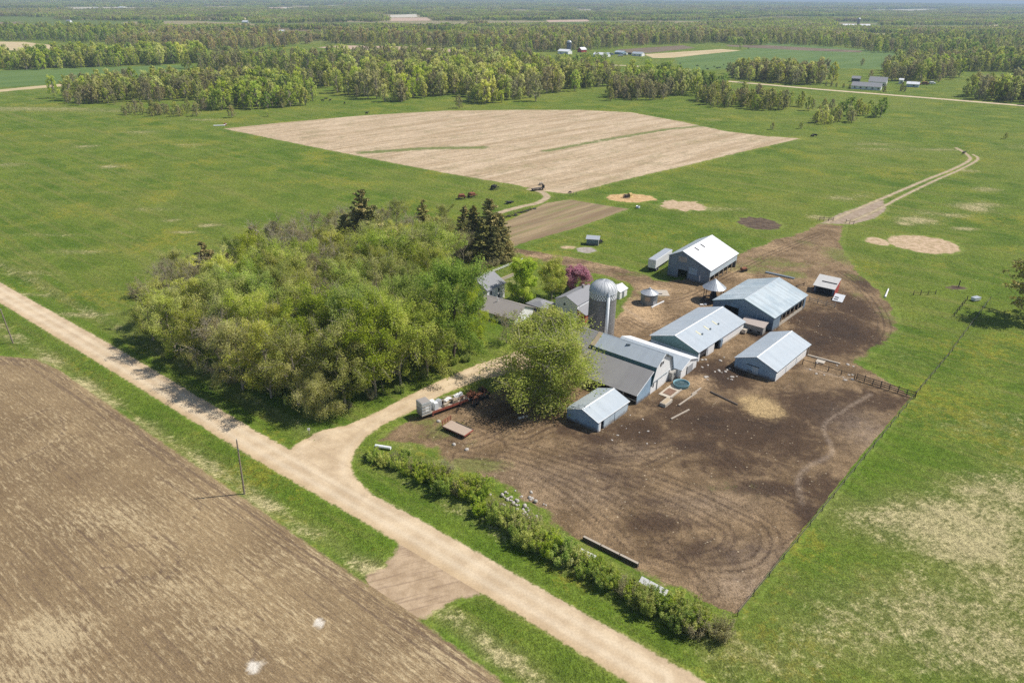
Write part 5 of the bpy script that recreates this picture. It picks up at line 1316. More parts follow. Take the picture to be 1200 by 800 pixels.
# ---- gambrel dairy barn with open lean-to
b = empty("dairy_barn", 33.4, 137.3, 0, R_(141.0)); Lb, hr, wk, hk, we, he, wl, hle = 16.8, 8.15, 3.35, 6.2, 5.0, 2.0, 10.8, 2.55
mb = MB()
mb.prism([(0, -we, 0), (0, -we, he), (0, -wk, hk), (0, 0, hr), (0, wk, hk), (0, we, he), (0, we, 0)][::-1], (T, 0, 0)); mb.build("wall", WHITE, b)
mb = MB(); mb.prism([(Lb - T, -we, 0), (Lb - T, -we, he), (Lb - T, -wk, hk), (Lb - T, 0, hr), (Lb - T, wk, hk), (Lb - T, we, he), (Lb - T, we, 0)][::-1], (T, 0, 0)); side_wall(mb, -we, T, Lb - T, 0, he); side_wall(mb, we, T, Lb - T, 0, he, inward=-1); mb.build("wall", WHITE, b)
for s in (1, -1):
    mb = MB(); slab(mb, -.35, Lb + .1, ext((s * wk, hk), (0, hr), .25), (0, hr)); mb.build("roof", ROOF_BLUE, b)
    mb = MB(); slab(mb, -.25, Lb + .1, (s * we, he), (s * wk, hk)); mb.build("lower_roof", TEAL_WALL if s > 0 else ROOF_BLUE, b)  # camera-side lower slope coloured dark teal to paint in its shade
ridge_cap(b, -.36, Lb + .11, 0, hr + .13, ROOF_BLUE, .17, .55)
mb = MB(); slab(mb, Lb - 1.0, Lb + .12, (wk + .22, hk + .0), (0, hr + .02), .13); mb.build("roof_flashing", TAN_WOOD, b)
# lean-to
tp = (4.32, 5.45)
mb = MB(); slab(mb, -.1, Lb + .6, ext((wl, hle), tp, .5), tp); mb.build("lean_to_roof", ROOF_GREY, b)
mb = MB(); mb.prism([(0, we + .15, 0.02), (0, we + .15, 4.95), (0, wl, hle - .02), (0, wl, .02)], (T, 0, 0)); mb.build("lean_to_wall", BLUE_WALL, b)
for k in range(6): MB().box(0.02 + k * 3.3, .24 + k * 3.3, wl - .25, wl - .02, 0, hle - .02).build("post", WOOD, b)
MB().box(.25, Lb, wl - .2, wl - .06, .75, 1.0).build("feed_rail", WOOD, b)
trim(b, [(-.14, tp[0] + .1, tp[1] - .02), (-.14, wl + .4, hle - .08)], WHITE_CLEAN, .07, "lean_to_trim")
trim(b, [(-.37, 0, hr + .05), (-.37, -wk - .1, hk - .05), (-.3, -we, he)], SLATE_WALL, .13); trim(b, [(-.37, 0, hr + .05), (-.37, wk + .1, hk - .05)], WHITE_CLEAN, .09)
window(b, "x", 0, -.1, .75, 5.6, 6.5); window(b, "x", 0, .95, 1.5, 5.4, 6.4, BLACKM); window(b, "x", 0, -2.0, -1.6, 6.7, 7.4, GALV_D); window(b, "x", 0, -3.6, -3.0, 1.6, 2.8); window(b, "x", 0, 3.6, 4.2, 1.4, 2.6, GALV)
panel("door", WHITE, b, "x", 0, -1.0, 2.0, .05, 2.35, .1); panel("door_track", GALV_D, b, "x", 0, -2.2, 3.9, 2.45, 2.6, .13); panel("door_jamb", GALV_D, b, "x", 0, 2.1, 2.35, .05, 2.4, .12)
for k, (xx, yy) in enumerate(((14.4, 6.4), (14.6, 7.0), (14.2, 7.6))):
    MB().box(xx, xx + .5, yy, yy + .35, 0, .16, Matrix.Translation((0, 0, tp[1] - (tp[1] - hle) * (yy - tp[0]) / (wl - tp[0]) + .08))).build("roof_scrap", GALV_D, b)
mb = MB(); mb.box(-.45, .45, -.28, .28, 0, .18, Matrix.Translation((8.6, .75, hr - .30)) @ Matrix.Rotation(.35, 4, "Z")); mb.build("roof_patch", GALV_D, b)
tag(b, "blue roofed gambrel dairy barn with white gable end and open lean-to", "barn")

# ---- grey roofed wing continuing the dairy barn
ax = Vector((math.cos(R_(141)), math.sin(R_(141)), 0)); p = Vector((33.4, 137.3, 0)) + ax * (16.8 + .25)
b = empty("barn_wing", p.x, p.y, 0, R_(141.0)); Lw = 13.0
mb = MB(); side_wall(mb, 5.4, 0, Lw, 0, 5.1, [(2, 5, 0, 2.4)], inward=-1); side_wall(mb, -5.4, 0, Lw, 0, 5.1); end_wall(mb, Lw, [(-5.4, 5.1), (0, 7.8), (5.4, 5.1)], inward=-1); mb.build("wall", WHITE, b)
gable_roof(b, Lw, 5.4, 5.4, 5.1, 5.1, 7.85, ROOF_GREY, .4, .0)
for xx in (3.0, 8.0): window(b, "y", 5.45, xx, xx + .9, 3.0, 3.9)
tag(b, "grey roofed wing running behind the willow from the dairy barn to the silo", "barn wing")

# ---- annex between dairy barn and long barn
b = empty("milk_house", 40.81, 143.33, 0, R_(140.5)); La, W, he, hr = 18.0, 3.9, 2.42, 3.75
mb = MB(); end_wall(mb, 0, [(-W, he), (0, hr), (W, he)], holes=[]); side_wall(mb, W, T, La, 0, he, inward=-1); side_wall(mb, -W, T, La, 0, he); end_wall(mb, La, [(-W, he), (0, hr), (W, he)], inward=-1); mb.build("wall", WHITE, b)
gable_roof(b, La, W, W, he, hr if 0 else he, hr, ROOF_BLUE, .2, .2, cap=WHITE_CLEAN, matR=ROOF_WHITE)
slide_door(b, "x", 0, -1.9, .9, 2.1, GALV, False); panel("door_jamb", BLACKM, b, "x", 0, 1.0, 1.2, .05, 2.1, .08)
trim(b, [(-.22, W + .18, he), (-.22, 0, hr + .06), (-.22, -W - .18, he)], WHITE_CLEAN, .1)
mb = MB(); mb.box(1.0, 4.2, W + .02, W + 2.3, 0, 2.2); lk = mb.build("entry_block", BLOCK, b); panel("entry_window", GLASS, b, "x", 1.0, W + .9, W + 1.4, 1.3, 1.8)
tag(b, "low white and blue milk house squeezed between the dairy and long barns", "milk house")

# ---- block shed with pinkish flat roof before the pole barn
gx, gy = G(890, 386); b = empty("block_shed", *G(893, 393), 0, R_(141)); 
mb = MB(); mb.box(0, 5.6, -2.0, 0, 0, 2.1); mb.build("wall", BLOCK, b)
mb = MB(); mb.prism([(-.3, .35, 2.12), (6.0, .35, 2.12), (6.0, -2.6, 2.75), (-.3, -2.6, 2.75)], (0, 0, .12)); mb.build("roof", paint("pinkish_board_roof", (.46, .385, .335), .8, .12, .3, (.28, .22, .18), 2), b)
for xx in (.6, 2.6): panel("vent_shade_panel", DARKIN, b, "y", .0, xx, xx + .8, .3, .8, .03)  # dark panels painted as shaded vent holes
mb = MB(); mb.box(3.6, 4.6, .1, 2.6, 0, .9, Matrix.Rotation(.15, 4, "X")); mb.build("chute", CONC, b)
tag(b, "small grey block shed with a pinkish board roof before the pole barn", "shed")
b = empty("slat_gate", *G(893.5, 388), 0, R_(48))
for z in (.35, .75, 1.15, 1.5): MB().box(.2, 6.4, -.05, .05, z, z + .18).build("rail", WHITE, b)
for xx in (.2, 2.3, 4.4, 6.3): MB().box(xx, xx + .15, -.14, -.06, 0, 1.7).build("post", WOOD, b)
tag(b, "white slatted gate leaning along the pole barn's open side", "gate")

# ---- red shed
b = empty("red_shed", *G(952.5, 342), 0, R_(-37)); Lr = 5.9
mb = MB(); mb.box(0, Lr, 0, T, 0, 2.3); mb.box(0, Lr, 5 - T, 5, 0, 3.9); mb.build("wall", SLATE_WALL, b)
mb = MB(); mb.prism([(Lr, 0, 0), (Lr, 5, 0), (Lr, 5, 3.9), (Lr, 0, 2.3)], (-T, 0, 0)); mb.prism([(0, 0, 0), (0, 5, 0), (0, 5, 3.9), (0, 0, 2.3)], (T, 0, 0)); mb.build("end_wall", RED, b)
mb = MB(); slab(mb, -.3, Lr + .05, ext((0, 2.3), (5, 3.9), .4), ext((5, 3.9), (0, 2.3), .3)); mb.build("roof", paint("off_white_roof", (.58, .56, .53), .6, .1, .25, (.3, .27, .24)), b)
panel("door", DARKIN, b, "y", 0, .6, 5.2, .05, 1.9)
MB().box(1.5, Lr - .2, 2.1, 2.3, 3.12, 3.3).build("roof_beam", WOOD_D, b)
tag(b, "red ended shed with off white lean roof at the pasture edge", "shed")
b = empty("tilted_panel", *G(980, 353.5), 0, R_(-37)); M = Matrix.Rotation(.45, 4, "X")
MB().box(-1.2, 1.6, 0, 3.0, .15, .27, M).build("sheet", WHITE_CLEAN, b)
for yy in (.5, 1.3): MB().box(-.9, .2, yy, yy + .35, .275, .30, M).build("slot", DARKIN, b)
for yy in (.4, 2.8): MB().box(-.9, -.75, yy, yy + .12, 0, .25 + yy * .43).build("leg", WOOD_D, b); MB().box(1.3, 1.45, yy, yy + .12, 0, .25 + yy * .43).build("leg", WOOD_D, b)
tag(b, "white tilted panel on legs leaning beside the red shed", "panel")

# ---- houses
b = empty("farmhouse", -10.4, 184.56, 0, R_(51)); Lh, W, he, hr = 7.6, 4.3, 4.6, 6.8
mb = MB(); end_wall(mb, 0, [(-W, he), (0, hr), (W, he)]); end_wall(mb, Lh, [(-W, he), (0, hr), (W, he)], inward=-1); side_wall(mb, W, T, Lh - T, 0, he, inward=-1); side_wall(mb, -W, T, Lh - T, 0, he); mb.build("wall", WHITE, b)
gable_roof(b, Lh, W, W, he, he, hr, SHINGLE, .4, .35)
for xx in (1.2, 4.6):
    window(b, "y", -W, xx, xx + .9, 2.6, 3.9); window(b, "y", -W, xx, xx + .9, .7, 2.0)
window(b, "x", 0, -.5, .5, 2.6, 3.9); MB().box(2.6, 3.2, .3, .9, 5.8, 7.8).build("chimney", BLOCK, b)
tag(b, "two storey white farmhouse with grey shingle roof half hidden by the maple", "house")
b = empty("long_low_house", 3.2, 172.1, 0, R_(146)); Lh, W, he, hr = 12.6, 4.6, 2.1, 4.2
mb = MB(); end_wall(mb, 0, [(-W, he), (0, hr), (W, he)]); end_wall(mb, Lh, [(-W, he), (0, hr), (W, he)], inward=-1); side_wall(mb, W, T, Lh - T, 0, he, inward=-1); side_wall(mb, -W, T, Lh - T, 0, he); mb.build("wall", WHITE, b)
gable_roof(b, Lh, W, W, he, he, hr, SHINGLE_TAN, .5, .4)
for xx in (2, 5.5, 9): window(b, "y", W, xx, xx + 1.1, .8, 1.8) if 0 else panel("window", GLASS, b, "y", W + .06, xx, xx + 1.1, .8, 1.8)
panel("door", WHITE_CLEAN, b, "x", 0, -.5, .5, .05, 2.0); window(b, "x", 0, 1.5, 2.5, .9, 1.8)
mb = MB(); mb.tube((8.0, 1.0, 3.6), (8.0, 1.0, 4.9), .12, .12, 8); mb.build("flue", WHITE_CLEAN, b)
tag(b, "long low house with weathered tan shingle roof beside the farmhouse", "house")
b = empty("house_addition", 6.6, 176.6, 0, R_(51)); 
mb = MB(); mb.box(0, 4.6, -3.2, 3.2, 0, 2.2); mb.build("wall", BLOCK, b)
mb = MB(); mb.add([(-.4, -3.6, 2.2), (5.0, -3.6, 2.2), (5.0, 3.6, 2.2), (-.4, 3.6, 2.2), (1.6, 0, 3.2), (3.2, 0, 3.2)], [(0, 1, 5, 4), (1, 2, 5), (2, 3, 4, 5), (3, 0, 4), (3, 2, 1, 0)]); mb.build("roof", SHINGLE, b)
panel("window", GLASS, b, "x", 0, -.8, .2, .9, 1.7)
tag(b, "small hip roofed addition at the right end of the long low house", "house addition")
b = empty("white_house", 14.5, 174.5, 0, R_(51.5)); Lh, W, he, hr = 10.5, 3.55, 4.45, 6.05
mb = MB(); end_wall(mb, 0, [(-W, he), (0, hr), (W, he)]); end_wall(mb, Lh, [(-W, he), (0, hr), (W, he)], inward=-1); side_wall(mb, W, T, Lh - T, 0, he, inward=-1); side_wall(mb, -W, T, Lh - T, 0, he); mb.build("wall", WHITE, b)
gable_roof(b, Lh, W, W, he, he, hr, SHINGLE, .3, .3)
mb = MB(); slab(mb, -.2, Lh, (-W - 3.0, 2.2), (-W - .02, 3.3)); mb.build("porch_roof", SHINGLE, b)
mb = MB(); mb.prism([(0, -W - .02, .02), (0, -W - .02, 3.25), (0, -W - 2.7, 2.26), (0, -W - 2.7, .02)][::-1], (T, 0, 0)); mb.box(T, Lh, -W - 2.7, -W - 2.6, 0, 2.25); mb.build("porch_wall", RED, b)
window(b, "x", 0, .2, .95, 3.2, 4.1); window(b, "x", 0, 1.4, 2.4, 1.5, 2.1); window(b, "x", 0, -2.0, -1.2, .9, 2.2, GALV_D); panel("door", WHITE_CLEAN, b, "x", 0, -1.0, -.2, .05, 2.0)
panel("window", WHITE_CLEAN, b, "y", -W, 1.0, 9.0, 3.5, 4.3, .06)
mb = MB(); mb.box(7.6, 8.2, -.3, .3, 5.6, 7.0); mb.build("chimney", BLOCK, b)
tag(b, "white gabled house with red porch wall just left of the silo", "house")
b = empty("white_hut", *G(719, 349), 0, R_(51)); 
mb = MB(); end_wall(mb, 0, [(-2, 2.3), (0, 3.3), (2, 2.3)]); end_wall(mb, 4, [(-2, 2.3), (0, 3.3), (2, 2.3)], inward=-1); side_wall(mb, -2, T, 4 - T, 0, 2.3); side_wall(mb, 2, T, 4 - T, 0, 2.3, inward=-1); mb.build("wall", WHITE, b); gable_roof(b, 4, 2, 2, 2.3, 2.3, 3.3, ROOF_WHITE, .2, .2)
panel("door", GALV_D, b, "y", -2, 1.3, 2.3, .05, 1.9)
tag(b, "small white hut peeking out behind the silo", "hut")
b = empty("picket_fence", *G(566, 324), 0, R_(50))
for k in range(9): MB().box(k * 2.4, k * 2.4 + .12, -.06, .06, 0, 1.0).build("post", WHITE, b)
for z in (.3, .7): MB().box(0, 19.3, -.03, .03, z, z + .14).build("rail", WHITE, b)
tag(b, "white rail fence running away behind the farmhouse", "fence")
b = empty("garden_wall", *G(583, 331), 0, R_(49)); MB().box(0, 7.5, 0, .3, 0, .8).build("wall", CONC, b); MB().box(-.05, 7.55, -.05, .35, .8, .9).build("coping", TAN_WOOD, b)
tag(b, "low tan capped wall behind the farmhouse", "garden wall")
b = empty("yard_fence", *G(626, 369), 0, R_(50)); MB().box(0, 8.5, 0, .12, .1, 1.1).build("panel", WHITE, b)
for k in range(5): MB().box(k * 2.1, k * 2.1 + .14, -.09, -.005, 0, 1.2).build("post", TAN_WOOD, b)
tag(b, "pale board fence between the house addition and the white house", "fence")

# ---- silo
sx, sy = G(703, 398); b = empty("silo", sx, sy); Rz, H1 = 3.35, 13.3
MB().lathe([(Rz, -.2), (Rz, H1 - 1.4)], 48).build("barrel", STAVE, b, True)
mb = MB()
for k in range(21): mb.lathe([(Rz, .5 + k * .55), (Rz + .035, .52 + k * .55), (Rz + .035, .56 + k * .55), (Rz, .58 + k * .55)], 40)
mb.build("hoops", paint("rusty_hoop", (.16, .135, .115), .7, .2, .3), b)
mb = MB(); nseg = 64
for row, (za, zb) in enumerate(((H1 - 1.4, H1 - .93), (H1 - .93, H1 - .46), (H1 - .46, H1))):
    for i in range(nseg):
        a0, a1 = 2 * math.pi * i / nseg, 2 * math.pi * (i + 1) / nseg
        mb.mat(WHITE_CLEAN if (i + row) % 2 == 0 else STAVE)
        r = Rz + .012
        mb.add([(r * math.cos(a0), r * math.sin(a0), za), (r * math.cos(a1), r * math.sin(a1), za), (r * math.cos(a1), r * math.sin(a1), zb), (r * math.cos(a0), r * math.sin(a0), zb)], [(0, 1, 2, 3)])
mb.build("checker_band", None, b)
mb = MB(); nd = 40; prof = [(Rz + .12, H1), (Rz + .15, H1 + .12)] + [((Rz + .1) * math.cos(t), H1 + .15 + 2.75 * math.sin(t)) for t in np.linspace(0.03, 1.50, 12)] + [(.02, H1 + 2.92)]
mb.lathe(prof, nd); mb.build("dome", paint("galvanised_dome", (.52, .53, .54), .55, .10, .22, (.33, .32, .31), 2, metallic=.1), b, True)
mb = MB()
for i in range(20):
    a = 2 * math.pi * i / 20; pts = [((Rz + .12) * math.cos(t) * math.cos(a), (Rz + .12) * math.cos(t) * math.sin(a), H1 + .16 + 2.77 * math.sin(t)) for t in np.linspace(0.03, 1.45, 8)]
    for p0, p1 in zip(pts[:-1], pts[1:]): mb.tube(p0, p1, .04, .04, 4, False)
mb.build("dome_ribs", GALV, b)
ca = R_(-77); cx, cy = (Rz + .42) * math.cos(ca), (Rz + .42) * math.sin(ca)
MB().tube((cx, cy, 0), (cx, cy, H1 - .1), .4, .4, 14).build("chute", WHITE_CLEAN, b, True)
mb = MB(); mb.tube((cx, cy, H1 - .1), (cx * .93, cy * .93, H1 + 1.1), .42, .08, 14); mb.build("chute_hood", GALV, b)
mb = MB()
for a in (R_(-68), R_(-65)): mb.tube(((Rz + .1) * math.cos(a), (Rz + .1) * math.sin(a), 0), ((Rz + .1) * math.cos(a), (Rz + .1) * math.sin(a), H1), .05, .05, 5)
mb.build("ladder_rails", GALV_D, b)
tag(b, "tall grey concrete stave silo with a shiny ribbed dome and checkered band", "silo")

# ---- grain bin
gx, gy = G(760, 355); b = empty("grain_bin", gx, gy); r = 2.35
mb = MB(); mb.lathe([(r, 0)] + [(r + (.03 if k % 2 else 0), .2 * k) for k in range(1, 17)] + [(r, 3.3)], 28); mb.build("barrel", GALV_D, b, True)
mb = MB(); mb.lathe([(r + .2, 3.2), (.35, 4.35), (.35, 4.6), (.02, 4.75)], 28); mb.build("roof", GALV, b)
mb = MB()
for i in range(14):
    a = 2 * math.pi * i / 14; mb.tube(((r + .2) * math.cos(a), (r + .2) * math.sin(a), 3.24), (.36 * math.cos(a), .36 * math.sin(a), 4.39), .035, .035, 4)
mb.build("roof_ribs", GALV, b)
a = R_(-110); mb = MB(); mb.box(r - .1, r + .08, -.75, .75, 1.5, 2.7, Matrix.Rotation(a, 4, "Z")); h = mb.build("hatch", WOOD, b)
mb = MB(); mb.box(r - .1, r + .06, -.5, .5, .1, 1.4, Matrix.Rotation(a + .9, 4, "Z")); mb.build("door", GALV, b)
tag(b, "small round galvanised grain bin in the middle of the yard", "grain bin")
b = empty("concrete_pad", *G(768, 347)); MB().box(0, 4.2, 0, 4.5, 0, .16).build("slab", CONC, b); MB().box(1, 2.2, 1, 2.0, .16, .5).build("block", STONE, b)
tag(b, "pale concrete pad with rubble right of the grain bin", "slab")
b = empty("white_beam", *G(764, 361), 0.05, R_(46)); MB().box(0, 6.2, 0, .35, 0, .3).build("beam", WHITE, b, bevel=.03); MB().box(.4, .7, -.1, .45, -.05, 0.0).build("block", WOOD, b); MB().box(5.4, 5.7, -.1, .45, -.05, 0.0).build("block", WOOD, b)
tag(b, "long white beam lying beside the grain bin", "beam")

# ---- conical roof on posts
gx, gy = G(835, 352); b = empty("conical_bin", gx, gy); r = 3.0
mb = MB(); mb.lathe([(r + .3, 4.1), (.15, 6.6), (.02, 6.7)], 26); mb.build("roof", GALV, b)
mb = MB(); mb.lathe([(r + .22, 4.05), (.12, 6.5)], 26); mb.build("roof_lining", GALV_D, b)
mb = MB()
for i in range(20):
    a = 2 * math.pi * i / 20; mb.tube(((r + .3) * math.cos(a), (r + .3) * math.sin(a), 4.14), (.15 * math.cos(a), .15 * math.sin(a), 6.62), .035, .02, 4)
mb.build("roof_ribs", GALV, b)
for i in range(6):
    a = 2 * math.pi * i / 6; MB().tube((r * .92 * math.cos(a), r * .92 * math.sin(a), 0), (r * .92 * math.cos(a), r * .92 * math.sin(a), 4.3), .09, .09, 6).build("post", WOOD_D, b)
MB().lathe([(.9, .0), (1.0, 1.6), (.55, 3.0), (.4, 4.4)], 14).build("hopper", BLACKM, b, True)
MB().lathe([(r, .02), (r, .5), (r - .25, .5), (r - .25, .05)], 28).build("floor_ring", WOOD_D, b)
tag(b, "conical metal roof on posts over a dark hopper before the large barn", "corn crib")
for k, (px, py, lab) in enumerate(((822, 358, "white sack lying left of the conical bin"), (826.5, 357.5, "second white lump beside the sack near the conical bin"))):
    b = empty("feed_sack", *G(px, py), .05, k); mb = MB(); mb.box(-.5, .5, -.35, .35, -.05, .4); mb.build("sack", WHITE, b, bevel=.12); MB().tube((.5, 0, .17), (.68, 0, .25), .08, .14, 6).build("tie", WHITE, b); tag(b, lab, "sack")

# ---- white semi trailer
b = empty("box_trailer", *G(763, 318), 0, R_(56)); Lt = 13.0
MB().box(0, Lt, -1.3, 1.3, 1.15, 3.95).build("body", WHITE_CLEAN, b, bevel=.05)
MB().box(.1, Lt - .1, -1.2, 1.2, 3.955, 4.0).build("roof", GALV, b)
for yy in (-1.28, .02): panel("door", WHITE, b, "x", 0, yy + .04, yy + 1.2, 1.25, 3.85, .04)
MB().box(.2, Lt - .5, -.9, .9, .95, 1.14).build("chassis", BLACKM, b)
for xx in (1.2, 2.5):
    for yy in (-1.25, .95): 
        w = MB().tube((xx, yy, .5), (xx, yy + .3, .5), .5, .5, 16).build("tyre", RUBBER, b); MB().tube((xx, yy - .02, .5), (xx, yy + .32, .5), .25, .25, 10).build("rim", GALV, w)
for yy in (-.7, .6): MB().box(10.2, 10.35, yy, yy + .12, 0, .95).build("landing_leg", BLACKM, b)
tag(b, "white semi trailer parked left of the large barn", "trailer")

# ---- little dark shed on the lawn
b = empty("lawn_shed", *G(687, 287), 0, R_(-12))
mb = MB(); mb.box(0, 4.2, 0, T, 0, 2.2); mb.box(0, 4.2, 2.6 - T, 2.6, 0, 2.6); mb.box(0, T, T, 2.6 - T, 0, 2.2); mb.build("wall", GALV_D, b)
mb = MB(); mb.box(4.2 - T, 4.2, 0, 2.6, 0, 2.2); mb.build("end_wall", WHITE, b); panel("door", DARKIN, b, "x", 4.24, .9, 1.7, .05, 1.8, .06)
mb = MB(); slab(mb, -.3, 4.5, ext((0, 2.2), (2.6, 2.6), .3), ext((2.6, 2.6), (0, 2.2), .3)); mb.build("roof", GALV, b)
panel("front_board", SLATE_WALL, b, "y", 0, .2, 3.9, .1, 2.0, .04)
tag(b, "tiny dark fronted shed with grey roof on the lawn behind the yard", "shed")
def machine(px, py, rz, lab, cat, body, s=1.0, name="farm_implement", wheels=True, rake=True):
    b = empty(name, *G(px, py), 0, R_(rz)); b.scale = (s, s, s)
    MB().box(-1.3, 1.3, -.12, .12, .7, .95).build("beam", body, b); MB().box(-.9, .9, -.8, .8, .95, 1.5).build("body", body, b, bevel=.15)
    if rake:
        for k in range(5): MB().tube((-1.2 + k * .6, -1.1, .9), (-1.2 + k * .6, -1.5, .15), .06, .05, 5).build("tine", BLACKM, b)
        MB().box(-1.4, 1.4, -1.2, -1.0, .8, .98).build("toolbar", body, b)
    for xx in (-1.0, 1.0):
        w = MB().tube((xx - .12, .4, .5), (xx + .12, .4, .5), .5, .5, 14).build("wheel", RUBBER, b); MB().tube((xx - .14, .4, .5), (xx + .14, .4, .5), .2, .2, 8).build("rim", body, w)
    MB().tube((0, .8, .8), (0, 2.4, .5), .08, .06, 6).build("drawbar", BLACKM, b); MB().tube((.2, 0, 1.4), (.2, -.1, 2.1), .05, .05, 5).build("lever", BLACKM, b)
    return tag(b, lab, cat)
machine(703, 285, 20, "black implement beside the tiny dark shed", "implement", BLACKM, .8)
machine(541, 233, 10, "rusty red implement on the meadow, left of the pair", "implement", RUST, 1.35)
machine(553, 231, 35, "rusty red implement on the meadow, right of the pair", "implement", RUST, 1.35)
machine(579, 222, 60, "black implement farther out on the meadow by the stubble field", "implement", BLACKM, 1.3)
b = empty("black_slab_trailer", *G(597, 238), 0, R_(60)); MB().box(-2.4, 2.4, -.9, .9, .5, .75, Matrix.Rotation(.18, 4, "Y")).build("bed", BLACKM, b)
for yy in (-1.0, .8): MB().tube((0, yy, .42), (0, yy + .2, .42), .42, .42, 12).build("wheel", RUBBER, b)
MB().tube((-2.3, 0, .95), (-3.6, 0, .4), .07, .07, 5).build("drawbar", BLACKM, b)
tag(b, "black tilted flat trailer on the meadow above the path", "trailer")
b = empty("long_wagon", *G(630, 223), 0, R_(30)); MB().box(-3, 3, -1, 1, .8, 1.0).build("bed", WOOD_D, b)
for xx in (-2, 2):
    for yy in (-1.1, .85): MB().tube((xx, yy, .42), (xx, yy + .25, .42), .42, .42, 12).build("wheel", RUBBER, b)
MB().box(2.9, 3.05, -1, 1, 1, 2.2).build("end_rack", WOOD_D, b)
tag(b, "dark wagon standing where the path meets the stubble field", "wagon")
machine(634, 217, 5, "small tan machine beside the dark wagon at the field corner", "implement", WOOD, .8)
machine(668, 226.5, 0, "tiny dark post like implement at the stubble field's near corner", "implement", BLACKM, .6, rake=False)
# brush and tyre pile by the garden
for k in range(16):
    t = k / 15; px, py = 588 + 38 * t + RNG.uniform(-1, 1), 256.5 - 11.5 * t + RNG.uniform(-.8, .8)
    x, y = G(px, py); r = random.Random(900 + k)
    if k % 3:
        mb = MB()
        for q in range(9):
            a = r.uniform(0, 6.28); mb.tube((0, 0, .1), (1.3 * math.cos(a), 1.3 * math.sin(a), r.uniform(.2, 1.2)), .09, .03, 5)
        o = mb.build("brush_heap", WOOD_D); o.location = (x, y, 0); tag(o, "dark heap of brush in the row along the garden's left edge", "brush heap", "brush heaps along the garden")
    else:
        b = empty("tyre", x, y, 0, 0); MB().lathe([(.45, .0), (.75, .0), (.82, .15), (.75, .3), (.45, .3), (.42, .15), (.45, 0)], 16).build("tread", RUBBER, b); MB().lathe([(.1, .12), (.42, .12), (.42, .18), (.1, .18)], 12).build("rim", GALV_D, b); tag(b, "old tyre among the brush heaps by the garden", "tyre", "tyres along the garden")

# ---- hay feeder on the orange straw
b = empty("hay_feeder", *G(734, 232)); 
for z in (.15, .7, 1.2): MB().lathe([(1.5, z), (1.55, z), (1.55, z + .09), (1.5, z + .09), (1.5, z)], 24).build("ring", BLACKM, b)
for i in range(12):
    a = 2 * math.pi * i / 12; MB().tube((1.52 * math.cos(a), 1.52 * math.sin(a), 0), (1.52 * math.cos(a), 1.52 * math.sin(a), 1.25), .04, .04, 5).build("upright", BLACKM, b)
tag(b, "dark round hay feeder standing on the orange straw", "hay feeder")
b = empty("hay_bale", *G(738, 230.5), 0, .7); mb = MB(); mb.tube((-.8, 0, .85), (.8, 0, .85), .85, .85, 18); mb.build("bale", HAY, b, bevel=.1); mb = MB(); mb.lathe([(1.7, 0), (1.1, .35), (.1, .6)], 12); mb.build("loose_hay", HAY, b)
tag(b, "golden round hay bale right behind the dark feeder", "hay bale")
b = empty("hay_bale", *G(733.5, 231.5), 0, .2); mb = MB(); mb.tube((-.6, 0, .7), (.6, 0, .7), .72, .72, 16); mb.build("bale", WOOD_D, b, bevel=.1); MB().lathe([(1.2, 0), (.8, .25), (.1, .4)], 12).build("loose_hay", WOOD_D, b)
tag(b, "dark rotten hay bale inside the round feeder", "hay bale")
b = empty("stock_tank", *G(747.5, 244)); MB().lathe([(.75, 0), (.85, .9), (.75, .9), (.7, .2), (.02, .2)], 18).build("tub", GALV, b, True); MB().lathe([(.72, .75), (.02, .75)], 16).build("water", WATER_M, b)
tag(b, "small grey stock tank beside the orange straw", "stock tank")

# ---- junk wagon by the driveway
jx, jy = G(491.5, 490); b = empty("flatbed_wagon", jx, jy, 0, R_(37))
MB().box(0, 11.6, -1.2, 1.2, .95, 1.15).build("deck", WOOD, b)
for yy in (-1.24, 1.2): MB().box(2.4, 11.2, yy, yy + .05, .8, 1.35).build("side_rail", RED_RUST, b)
for xx in (2.6, 9.4):
    for yy in (-1.15, .9):
        w = MB().tube((xx, yy, .45), (xx, yy + .25, .45), .45, .45, 14).build("tyre", RUBBER, b); MB().tube((xx, yy - .01, .45), (xx, yy + .26, .45), .2, .2, 8).build("rim", RED_RUST, w)
MB().tube((11.6, 0, 1.0), (13.6, 0, .6), .09, .07, 6).build("drawbar", RED_RUST, b)
for k in range(4): MB().box(9.4 + k * .55, 9.5 + k * .55, -1.15, -1.05, 1.15, 2.4).build("stake", RUST, b)
MB().box(9.3, 11.3, -1.14, -1.06, 2.3, 2.45).build("stake_rail", RUST, b)
tag(b, "long red sided flatbed wagon heaped with junk beside the driveway", "wagon")
ca, sa = math.cos(R_(37)), math.sin(R_(37))
def on_wagon(x, y): return (jx + ca * x - sa * y, jy + sa * x + ca * y)
def junk(name, x, y, l, w, h, mat, lab, cat, rz=0.0, z=1.15, extra=None):
    b = empty(name, *on_wagon(x, y), z, R_(37) + rz); MB().box(-l / 2, l / 2, -w / 2, w / 2, 0, h).build("case", mat, b, bevel=.04)
    if extra: extra(b, l, w, h)
    return tag(b, lab, cat)
def fdoors(b, l, w, h):
    panel("door", BLOCK, b, "x", -l / 2, -w / 2 + .08, -.05, .1, h * .52, .04); panel("door", BLOCK, b, "x", -l / 2, .05, w / 2 - .08, .1, h * .52, .04); panel("side_panel", WHITE, b, "y", -w / 2, -.3, .5, .6, h - .9, .04)
    for k in range(3): panel("shelf", WOOD, b, "y", -w / 2, -l / 2 + .2, l / 2 - .2, .5 + k * .7, .6 + k * .7, .07)
    MB().box(-l / 2 + .1, l / 2 - .1, -w / 2 + .1, w / 2 - .1, h + .002, h + .06).build("top", SHINGLE_TAN, b)
